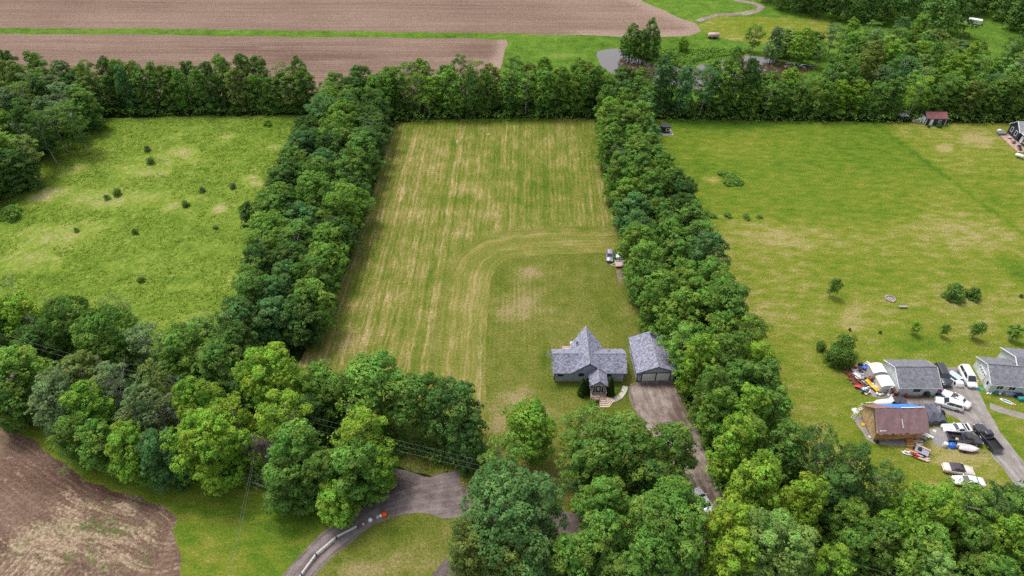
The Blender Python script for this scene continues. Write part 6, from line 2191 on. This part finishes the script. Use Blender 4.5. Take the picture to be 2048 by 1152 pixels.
# ================================================================ YARD OBJECTS
# picnic table, small white hut, all terrain vehicle
q = P(1909, 753, .5)
pt = empty("picnic_table", (q.x, q.y, 0), -1.05, "pale blue grey picnic table between the black car and the white minivan", "table")
for k in range(4): MB().box((0, -.42 + k * .28, .80), (2.3, .25, .06)).build("plank", M['car_blue'], pt)
for s in (-1, 1): MB().box((0, s * .95, .46), (2.3, .34, .06)).build("bench_seat", M['car_blue'], pt)
mb = MB()
for x in (-.8, .8):
    for s in (-1, 1): mb.tube([(x, s * .2, .78), (x, s * .75, .0)], .05, 4, smooth=False)
    mb.box((x, 0, .43), (.07, 1.9, .1))
mb.build("leg", M['car_blue'], pt)
q = P(1917, 768, .4)
wh = empty("dome_hut", (q.x, q.y, 0), -.1, "small white rounded hut with a dark opening between the cars", "hut")
mb = MB(); secs = []
for x, k in ((-.72, .82), (-.62, .95), (0, 1.0), (.62, .95), (.72, .8)):
    secs.append([Vector((x, -.62 * k, .02)), Vector((x, -.66 * k, .55 * k)), Vector((x, -.42 * k, 1.0 * k)), Vector((x, 0, 1.15 * k)), Vector((x, .42 * k, 1.0 * k)), Vector((x, .66 * k, .55 * k)), Vector((x, .62 * k, .02))])
mb.loft(secs); mb.build("shell", M['white'], wh)
MB().box((-.735, 0, .52), (.06, .5, .55)).build("opening", M['black'], wh)
q = P(1873, 783, .3)
atv = empty("quad_bike", (q.x, q.y, 0), .5, "red and black four wheeler at the right corner of the grey garage", "quad bike")
mb = MB(); mb.box((0, 0, .62), (1.5, .5, .3), taper=.75); mb.box((.55, 0, .82), (.5, .85, .1)); mb.box((-.5, 0, .8), (.55, .9, .1)); mb.build("body", M['red'], atv)
MB().box((-.2, 0, .92), (.7, .32, .16), taper=.8).build("seat", M['black'], atv)
MB().tube([(.3, -.4, 1.1), (.42, 0, 1.0), (.3, .4, 1.1)], .03, 5).build("handlebar", M['black'], atv)
for x in (-.6, .6):
    for s in (-1, 1): MB().lathe([(.1, -.13), (.25, -.13), (.29, 0), (.25, .13), (.1, .13)], 12, (x, s * .45, .29), 'Y').build("wheel", M['rubber'], atv)
for px, py, m_, lab in ((1866.5, 785, 'galv', "grey wheel rim stack left of the red four wheeler"), (1877.5, 787, 'blue', "blue jug right of the red four wheeler"), (1872, 774, 'white', "white pail behind the red four wheeler"), (1883, 788, 'black', "black drum at the nose of the diagonal white sedan")):
    p = P(px, py, .2)
    o = MB().lathe([(.18, 0), (.26, .08), (.26, .5), (.2, .62), (.08, .64)], 10).build("drum", M[m_], None, (p.x, p.y, 0)); tag(o, lab, "drum")

# along the front of the neighbour house
for px, py, kind_, m_, lab in ((1979, 787, 'stone', 'white', "white stones at the corner of the pale bungalow"), (1994, 786, 'toy', 'teal', "green toy car against the pale bungalow wall"), (1999, 787.5, 'ball', 'white', "white ball beside the green toy car"),
                               (2016, 789, 'bin', 'car_dull', "grey lidded bin under the second bungalow window"), (2027, 790, 'drum', 'blue', "blue drum between the bins at the bungalow"), (2036, 792, 'bin', 'black', "long black bin at the bungalow wall"),
                               (2043, 799, 'bin', 'teal', "teal tub at the right frame edge below the bungalow"), (1961.5, 776, 'mat', 'teal', "dark green mat at the pale garage door")):
    p = P(px, py, .2)
    mb = MB()
    if kind_ == 'stone':
        for k in range(4): mb.lathe([(.05, 0), (.2, .06), (.16, .2), (.04, .24)], 7, (k * .28 - .4, (k % 2) * .2, 0))
    elif kind_ == 'toy':
        mb.box((0, 0, .3), (.9, .5, .36), taper=.85); mb.box((-.05, 0, .58), (.45, .42, .22), taper=.8)
        for x in (-.3, .3):
            for s in (-1, 1): mb.lathe([(.02, -.05), (.13, -.05), (.13, .05), (.02, .05)], 8, (x, s * .26, .13), 'Y')
    elif kind_ == 'ball':
        mb.lathe([(.02, 0), (.2, .08), (.27, .27), (.2, .46), (.02, .54)], 10)
    elif kind_ == 'bin':
        mb.box((0, 0, .3), (1.4, .6, .6), taper=1.06); mb.box((0, 0, .64), (1.5, .68, .08)); mb.box((0, -.33, .5), (.3, .06, .08))
    elif kind_ == 'drum':
        mb.lathe([(.22, 0), (.28, .1), (.28, .62), (.22, .72), (.05, .73)], 10)
    else:
        mb.box((0, 0, .04), (1.1, .8, .05), -.6); mb.box((0, 0, .07), (.9, .6, .02), -.6)
    o = mb.build({'stone': 'stones', 'toy': 'toy_car', 'ball': 'ball', 'bin': 'storage_bin', 'drum': 'drum', 'mat': 'door_mat'}[kind_], M[m_], None, (p.x, p.y, 0.02))
    tag(o, lab, {'stone': 'stones', 'toy': 'toy', 'ball': 'ball', 'bin': 'bin', 'drum': 'drum', 'mat': 'mat'}[kind_])
p = P(2015, 803.5, .1)
pb = empty("paddle_board", (p.x, p.y, .05), -.6, "white paddle board with teal deck and pink tip on the grass", "board")
mb = MB(); pr = [(-1.3 + 2.6 * k / 10, .38 * math.sin(math.pi * (k + .35) / 10.7) ** .6) for k in range(11)]
mb.prism([(x, -y, 0) for x, y in pr] + [(x, y, 0) for x, y in pr[::-1]], (0, 0, .1)); mb.build("hull", M['white'], pb)
MB().box((-.1, 0, .115), (1.5, .34, .03)).build("deck_pad", M['teal'], pb)
MB().box((.98, 0, .115), (.5, .45, .03)).build("tip", paint("coral_tip", (.7, .22, .2), .5), pb)

# fire ring and bench on the lawn
p = P(1780.5, 598, 0)
fr = empty("fire_ring", (p.x, p.y, 0), 0, "stone fire ring on the open right lawn", "fire pit")
for k in range(14):
    a = 2 * math.pi * k / 14
    s = rnd.uniform(.20, .28)
    MB().lathe([(s * .3, 0), (s, .05), (s * .9, .2), (s * .35, .28)], 6, (math.cos(a) * .98, math.sin(a) * .98, 0)).build("stone", M['stone'], fr)
MB().lathe([(.05, .02), (.8, .02), (.75, .06), (.05, .09)], 12).build("ash_bed", paint("ash", (.30, .22, .20), .95, var=.5, scale=5), fr)
p = P(1806, 613, .4)
bn = empty("lawn_bench", (p.x, p.y, 0), -.04, "long pale grey bench beside the fire ring", "bench")
MB().box((0, 0, .45), (1.9, .45, .08)).build("seat", M['galv'], bn)
for x in (-.75, .75): MB().box((x, 0, .2), (.12, .4, .42)).build("leg", M['galv'], bn)

# ---------- scrap pile and things round the grey garage
def place(mb, name, mat, px, py, lab, cat, z=0.0, rz=0.0, group=None):
    p = P(px, py, z)
    o = mb.build(name, M[mat], None, (p.x, p.y, z if z > 0 else .02))
    o.rotation_euler[2] = rz
    return tag(o, lab, cat, group)


sp = ["upper tip", "left edge", "upper left", "left middle", "middle", "lower left", "lower middle", "lower edge", "right side", "inner left", "inner right", "foot"]
for k, (px, py) in enumerate([(1697, 742), (1695, 749), (1703, 748), (1701, 757), (1708, 757), (1706, 765), (1712, 765), (1711, 771), (1717, 769), (1704, 753), (1713, 761), (1720, 776)]):
    mb = MB()
    for j in range(4):
        a = -1.0 + rnd.uniform(-.25, .25)
        L = rnd.uniform(1.1, 2.2)
        c = Vector((rnd.uniform(-.3, .3), rnd.uniform(-.3, .3), .14 + .12 * j))
        v = Vector((math.cos(a), math.sin(a), rnd.uniform(-.1, .1))) * L / 2
        if j % 2: mb.tube([c - v, c + v], rnd.uniform(.06, .13), 6)
        else: mb.box(c, (L, .22, .1), a)
    place(mb, "rusty_scrap", 'rust', px, py, "bundle of rusty iron beams at the %s of the scrap pile" % sp[k], "scrap", group="rusty iron in the scrap pile")
for px, py, m_, lab in ((1708, 744, 'offwhite', "crumpled white sheet at the upper part of the scrap pile"), (1711, 750, 'white', "white panel in the scrap pile, middle"), (1718, 756, 'white', "white appliance lid right of the rusty beams"), (1719, 751, 'galv', "grey metal frame near the upper white shed"),
                        (1727, 755, 'galv', "steel ladder frame below the upper white shed"), (1733, 758, 'rust', "red iron part below the upper white shed"), (1715, 740, 'rust', "rusty crate at the top of the scrap yard"), (1719, 744, 'black', "black crate left of the upper white shed"),
                        (1740, 766, 'black', "black folded frame left of the lower white shed"), (1738, 771, 'galv', "grey wheel frame left of the lower white shed"), (1746, 774, 'white', "white bucket at the lower white shed corner"), (1724, 779, 'galv', "bent grey pipes at the lower end of the scrap yard"),
                        (1714, 775, 'red', "red canister at the lower left of the scrap pile"), (1727, 783, 'black', "black tub at the foot of the scrap yard"), (1734, 787, 'offwhite', "pale board at the foot of the yellow slide"), (1705, 738, 'red', "orange red cone at the top of the scrap yard"),
                        (1722, 733, 'black', "black tarpaulin bundle at the top of the scrap yard"), (1726, 736, 'blue', "blue bag beside the black bundle"), (1735, 731, 'offwhite', "pale folded sheet behind the upper white shed"), (1729, 768, 'galv', "tangle of grey bicycle parts beside the slide")):
    mb = MB()
    for j in range(5):
        mb.box((rnd.uniform(-.4, .4), rnd.uniform(-.35, .35), .12 + .1 * j), (rnd.uniform(.5, 1.1), rnd.uniform(.2, .7), rnd.uniform(.06, .22)), rnd.uniform(-1.4, 1.4), rnd.uniform(-.3, .3), rnd.uniform(-.3, .3))
    for j in range(2):
        a = rnd.uniform(0, 3); c = Vector((0, 0, .5)); v = Vector((math.cos(a), math.sin(a), rnd.uniform(-.2, .3))) * .7
        mb.tube([c - v, c + v], .045, 5)
    place(mb, "scrap_item", m_, px, py, lab, "scrap")
sl = MB(); a, b = Vector((0, 0, .75)), Vector((1.45, -2.4, .3))
pts = [a.lerp(b, k / 6) + Vector((0, 0, .08 * math.sin(k * 1.6))) for k in range(7)]
for s in (-1, 0, 1):
    sd = Vector((.86, .5, 0)) * .28 * s
    sl.tube([p + sd + Vector((0, 0, .09 * abs(s))) for p in pts], .12 if s else .17, 5)
place(sl, "play_slide", 'yellow', 1729, 765, "yellow plastic play slide lying in the scrap yard", "slide")
for k, (px, py, m_) in enumerate(((1753, 789, 'white'), (1759, 791, 'white'), (1764, 790, 'raw_wood'), (1776, 792, 'white'), (1783, 792, 'offwhite'), (1778, 788, 'plywood_o'))):
    place(MB().lathe([(.1, 0), (.24, .05), (.27, .25), (.2, .42), (.05, .46)], 9), "bucket", m_, px, py, ("white bucket left of the open shed door", "second white bucket left of the open shed door", "wooden stump at the open shed door", "white pail right of the open shed door", "cream pail nearest the grey garage corner", "orange pot right of the open shed door")[k], "bucket")
mb = MB(); walls(mb, -.45, .45, -.3, .3, .05, .9); mb.box((0, 0, .95), (1.0, .7, .08)); place(mb, "iron_stove", 'rust', 1789, 790, "rusty iron stove at the left corner of the grey garage", "stove")
place(MB().lathe([(.05, 0), (.28, .06), (.34, .34), (.28, .6), (.05, .68)], 10), "gas_cylinder", 'red', 1812, 794, "red round tank at the front wall of the grey garage", "tank")
mb = MB(); walls(mb, -.5, .5, -.3, .3, .45, .95); mb.lathe([(.05, .95), (.5, .95), (.4, 1.15), (.05, 1.25)], 10)
for x in (-.4, .4):
    for y in (-.25, .25): mb.box((x, y, .24), (.07, .07, .48))
place(mb, "barbecue", 'black', 1851, 793, "black barbecue at the right end of the grey garage wall", "barbecue")
mb = MB()
for k in range(4): mb.box((0, k * .26 - .4, .06), (1.2, .22, .05))
for x in (-.5, .5): mb.box((x, 0, .02), (.1, 1.0, .04))
place(mb, "pallet", 'galv', 1802, 797, "grey pallet on the gravel before the grey garage", "pallet")
mb = MB(); mb.tube([(-2.2, 0, .06), (2.4, .05, .06)], .09, 6); mb.tube([(-1.4, -.25, .06), (1.7, -.2, .06)], .06, 6); place(mb, "iron_pipe", 'rust', 1826, 795, "rusty pipes lying along the grey garage wall", "pipe")
# snowmobile-like white machine, black cart, blue tub behind the cabin
q = P(1768, 805, .5)
wm = empty("white_machine", (q.x, q.y, 0), .05, "white machine with a windshield parked behind the cabin roof", "vehicle")
mb = MB(); mb.loft([[Vector((x, -w, .25)), Vector((x, -w, z * .8)), Vector((x, 0, z)), Vector((x, w, z * .8)), Vector((x, w, .25))] for x, w, z in ((-1.9, .2, .7), (-1.3, .5, .9), (0, .6, 1.0), (1.2, .6, 1.1))], smooth=True); mb.build("hull", M['white'], wm)
mb = MB(); mb.box((1.1, 0, 1.35), (.1, 1.2, .75), ry=.35); wf = mb.build("windshield_frame", M['white'], wm); MB().box((1.16, 0, 1.36), (.06, .95, .55), ry=.35).build("pane", M['glass'], wf)
MB().box((-2.6, .1, .55), (1.6, .12, .1)).build("tongue", M['white'], wm)
for s in (-1, 1): MB().lathe([(.1, -.08), (.24, -.08), (.26, 0), (.24, .08), (.1, .08)], 10, (.2, s * .62, .26), 'Y').build("wheel", M['rubber'], wm)
q = P(1788, 804, .4)
ct = empty("black_cart", (q.x, q.y, 0), -.6, "black steel cart beside the white machine behind the cabin", "cart")
MB().box((0, 0, .75), (1.5, 1.0, .4)).build("tray", M['trim'], ct)
for x in (-.5, .5):
    for s in (-1, 1): MB().lathe([(.08, -.06), (.24, -.06), (.26, 0), (.24, .06), (.08, .06)], 10, (x, s * .52, .26), 'Y').build("wheel", M['rubber'], ct)
mb = MB(); mb.box((0, 0, .35), (1.7, 1.1, .6), -.5, taper=1.05); mb.box((0, 0, .68), (1.8, 1.2, .08), -.5); place(mb, "dark_tub", 'vinyl', 1800, 806, "dark lidded tub behind the blue tarpaulin", "tub")
mb = MB()
for s in (-1, 1): mb.tube([(0, s * .24, 0.05), (2.1, s * .24, 2.9)], .04, 4)
for k in range(9): mb.tube([(.12 + k * .23, -.24, .2 + k * .32), (.12 + k * .23, .24, .2 + k * .32)], .04, 4)
q = P(1703, 838, 0); la = mb.build("ladder", M['white'], None, (q.x, q.y, .0)); la.rotation_euler[2] = .62; tag(la, "white ladder leaning against the back left corner of the cabin", "ladder")
for px, py, m_, lab in ((1708, 820, 'white', "white board left of the ladder"), (1720, 819, 'raw_wood', "pale lumber stack behind the ladder"), (1711, 825, 'offwhite', "small white box left of the ladder"), (1727, 849.5, 'yellow', "yellow plank on the stones left of the cabin"), (1741, 874, 'offwhite', "pale pipe on the stones by the cabin corner")):
    mb = MB(); mb.box((0, 0, .12), (1.0, .5, .1), .3, .2); mb.box((.1, .1, .2), (.8, .18, .08), -.2); place(mb, "lumber", m_, px, py, lab, "lumber")


def tyre(px, py, z, lab, rz=0, m_='rubber', flat=True, r=.36, cat="tyre", name="tyre", group=None):
    mb = MB().lathe([(r * .5, -.11), (r * .85, -.12), (r, 0), (r * .85, .12), (r * .5, .11)], 14, (0, 0, 0), 'Z' if flat else 'Y')
    p = P(px, py, z)
    o = mb.build(name, M[m_], None, (p.x, p.y, z + .02)); o.rotation_euler[2] = rz
    return tag(o, lab, cat, group)


tyre(1755, 884, .36, "tyre standing under the front wall of the cabin", 0, flat=False)
tyre(1829.5, 897, .14, "left tyre beside the flat black trailer")
tyre(1840, 898, .72, "tyre lying on the flat black trailer")
tyre(1869, 862.5, .14, "white wheel lying on the stones right of the cabin", 0, 'offwhite')
q = P(1844, 902, .5)
bt = empty("flat_trailer", (q.x, q.y, 0), -.62, "flat black trailer with boards and a tyre in front of the cabin", "trailer")
MB().box((0, 0, .5), (2.2, 1.4, .12)).build("bed", M['car_dull'], bt)
MB().box((.0, .75, .66), (2.4, .28, .14)).build("board", M['raw_wood'], bt)
for s in (-1, 1): MB().lathe([(.1, -.1), (.3, -.1), (.33, 0), (.3, .1), (.1, .1)], 12, (.5, s * .8, .33), 'Y').build("wheel", M['rubber'], bt)
MB().tube([(1.1, 0, .5), (2.0, .1, .35)], .06, 5).build("tongue", M['black'], bt)
for px, py, m_, lab in ((1820, 905, 'plywood_o', "orange board pile in the grass before the cabin"), (1817, 908, 'white', "white boards under the orange board pile"), (1828, 911, 'red', "red can beside the orange board pile"), (1842, 915, 'raw_wood', "pale boards lying in the grass below the flat trailer"), (1848, 919, 'raw_wood', "bent pale board lowest in the grass below the flat trailer"),
                        (1832, 887, 'raw_wood', "long pinkish planks between cabin steps and flat trailer"), (1853, 873, 'white', "long white boards on the stones right of the cabin"), (1846, 880, 'stone', "grey rubble at the right corner of the cabin"), (1841, 858, 'offwhite', "white can at the right wall of the cabin")):
    mb = MB()
    for j in range(5):
        mb.box((rnd.uniform(-.4, .4), rnd.uniform(-.25, .25), .08 + .08 * j), (rnd.uniform(.8, 1.7) if 'board' in lab or 'plank' in lab else .45, rnd.uniform(.15, .3), .07 if 'rubble' not in lab else .25), -.5 + rnd.uniform(-.35, .35))
    place(mb, "lumber" if m_ != 'red' else "fuel_can", m_, px, py, lab, "lumber" if m_ not in ('red',) else "can")
q = P(1887, 876, 0)
g = np.random.default_rng(9)
mb = MB()
n = 14
vs = [(0, 0, .62)]
for r_, z_ in ((.9, .5), (1.7, .28), (2.4, .02)):
    for k in range(n):
        a = 2 * math.pi * k / n
        j = g.uniform(.88, 1.12)
        vs.append((math.cos(a) * r_ * j * 1.05, math.sin(a) * r_ * j * .95, z_ * g.uniform(.85, 1.15)))
fs = [(0, 1 + k, 1 + (k + 1) % n) for k in range(n)]
for l in range(2):
    fs += [(1 + l * n + k, 1 + (l + 1) * n + k, 1 + (l + 1) * n + (k + 1) % n, 1 + l * n + (k + 1) % n) for k in range(n)]
mb.add(vs, fs, True)
t = NT("crushed_stone"); c = t.coord(); nf = t.noise(c, 5, 5, .75)
M['crushed'] = t.diffuse(t.ramp(nf, [(.3, (.17, .165, .165)), (.7, (.40, .385, .375))]), t.bump(nf, .9, .1))
o = mb.build("gravel_pile", M['crushed'], None, (q.x, q.y, 0)); tag(o, "grey crushed stone pile beside the black pickup", "gravel pile")
place(MB().lathe([(.30, 0), (.36, .1), (.38, .85), (.34, 1.0), (.05, 1.02)], 12), "barrel", 'white', 1886.5, 893, "white barrel tilted at the edge of the stone pile", "barrel").rotation_euler[1] = .2
mb = MB(); mb.lathe([(.75, 0), (.78, .15), (.55, .5), (.3, .72), (.05, .75)], 9); mb.box((.2, -.2, .55), (.5, .4, .3), .4); place(mb, "tarp_bundle", 'blue', 1902.5, 892, "bright blue tarpaulin bundle beside the boat", "tarp")

# ---------- guard rail, rocks and signs on the triangle grass
gp = resample([P(a, b) for a, b in [(716, 1056), (688, 1069), (659, 1088), (633, 1112), (611, 1139), (597, 1166), (585, 1200)]], 1.0)
rail = empty("guard_rail", (gp[0].x, gp[0].y, 0), 0, "white two rail guard fence curving along the side road", "guard rail")
L = [p - gp[0] for p in gp]
segs = []
acc, last = 0, 0
for i in range(1, len(L)):
    acc += (L[i] - L[i - 1]).length
    if acc > 3.2 or i == len(L) - 1:
        for z, zz in ((.72, 'upper'), (.42, 'lower')):
            a, b = L[last], L[i]
            d_ = (b - a); rz = math.atan2(d_.y, d_.x)
            m = (a + b) / 2
            MB().box((m.x, m.y, z), (d_.length - .10, .07, .15), rz).build("rail", M['white'], rail)
        MB().box((L[last].x, L[last].y, .42), (.18, .18, .9)).build("post", M['trim'], rail)
        acc, last = 0, i
for px, py, s, m_, lab in ((727, 1049, .28, 'concrete', "pale rock nearest the end of the guard rail"), (741, 1041, .42, 'white', "long white painted rock along the side road"), (755.5, 1035, .34, 'concrete', "grey rock beside the orange and white markers"), (762.5, 1032, .36, 'white', "white marker rock touching the orange one")):
    place(MB().lathe([(s * .4, 0), (s, .08), (s * .85, s * .8), (s * .3, s)], 7), "rock", m_, px, py, lab, "rock")
# ================================================================ POLES AND WIRES
M['orange'] = paint("orange_plastic", (.80, .10, .02), .5)
place(MB().lathe([(.32, 0), (.50, .1), (.48, .5), (.3, .62), (.05, .65)], 10), "marker_drum", 'orange', 769, 1031, "orange red marker drum at the bend of the side road", "drum")
M['pole'] = paint("weathered_pole_wood", (.24, .19, .17), .9, var=.3)
M['wire'] = paint("wire_metal", (.17, .17, .18), .6)


def pole(px, py, H, lab, zf=0.0):
    p = P(px, py, zf)
    o = empty("utility_pole", (p.x, p.y, 0), 0, lab, "utility pole")
    MB().tube([(0, 0, -.3), (0, 0, H)], [.16, .11], 8).build("pole", M['pole'], o)
    MB().box((0, 0, H - .5), (.12, 1.8, .12)).build("crossarm", M['pole'], o)
    for s in (-1, 0, 1):
        MB().lathe([(.05, 0), (.07, .08), (.03, .2)], 6, (0, s * .75, H - .44)).build("insulator", M['galv'], o)
    return Vector((p.x, p.y, H - .3))


def wire(pts_px, z, lab, sagm=.0, r=.015, dz=0.0):
    pts = [P(a, b, z) for a, b in pts_px]
    pts = resample(pts, 5)
    mb = MB(); mb.tube(pts, r, 4)
    o = mb.build("power_line", M['wire'])
    return tag(o, lab, "power line", "overhead wires")


WZ = 9.0
pole(14, 706, 10.2, "utility pole with crossarm at the left frame edge behind the road trees")
pole(1290, 1108, 10, "utility pole hidden among the foreground road trees")
wire([(-60, 646), (0, 667), (267, 743), (370, 769), (523, 806), (612, 831), (690, 851), (773, 875), (949, 918), (1051, 943), (1098, 953), (1181, 973), (1300, 1005)], WZ, "upper overhead wire running along the gravel road")
wire([(-60, 654), (0, 675), (267, 754), (370, 780), (523, 818), (612, 842), (690, 861), (773, 884), (949, 928), (1045, 951), (1098, 962), (1181, 983), (1300, 1014)], WZ - .7, "middle overhead wire running along the gravel road")
wire([(-60, 668), (0, 690), (267, 772), (370, 797), (470, 822), (612, 856), (690, 874), (773, 896), (949, 938), (1045, 960), (1181, 992)], WZ - 1.6, "lowest overhead wire running along the gravel road")
wire([(1300, 1014), (1638, 1111), (1719, 1130), (1788, 1151), (1950, 1196)], WZ - .7, "overhead wire crossing the lower right thicket")
for k, dx in enumerate((0, 6)):
    wire([(512 + dx * .3, 880), (499 + dx * .6, 950), (488 + dx * .8, 1000), (470 + dx, 1085), (455 + dx, 1152), (440 + dx, 1230)], 7.0, ("left", "right")[k] + " wire of the pair crossing the roadside grass to the lower frame edge")
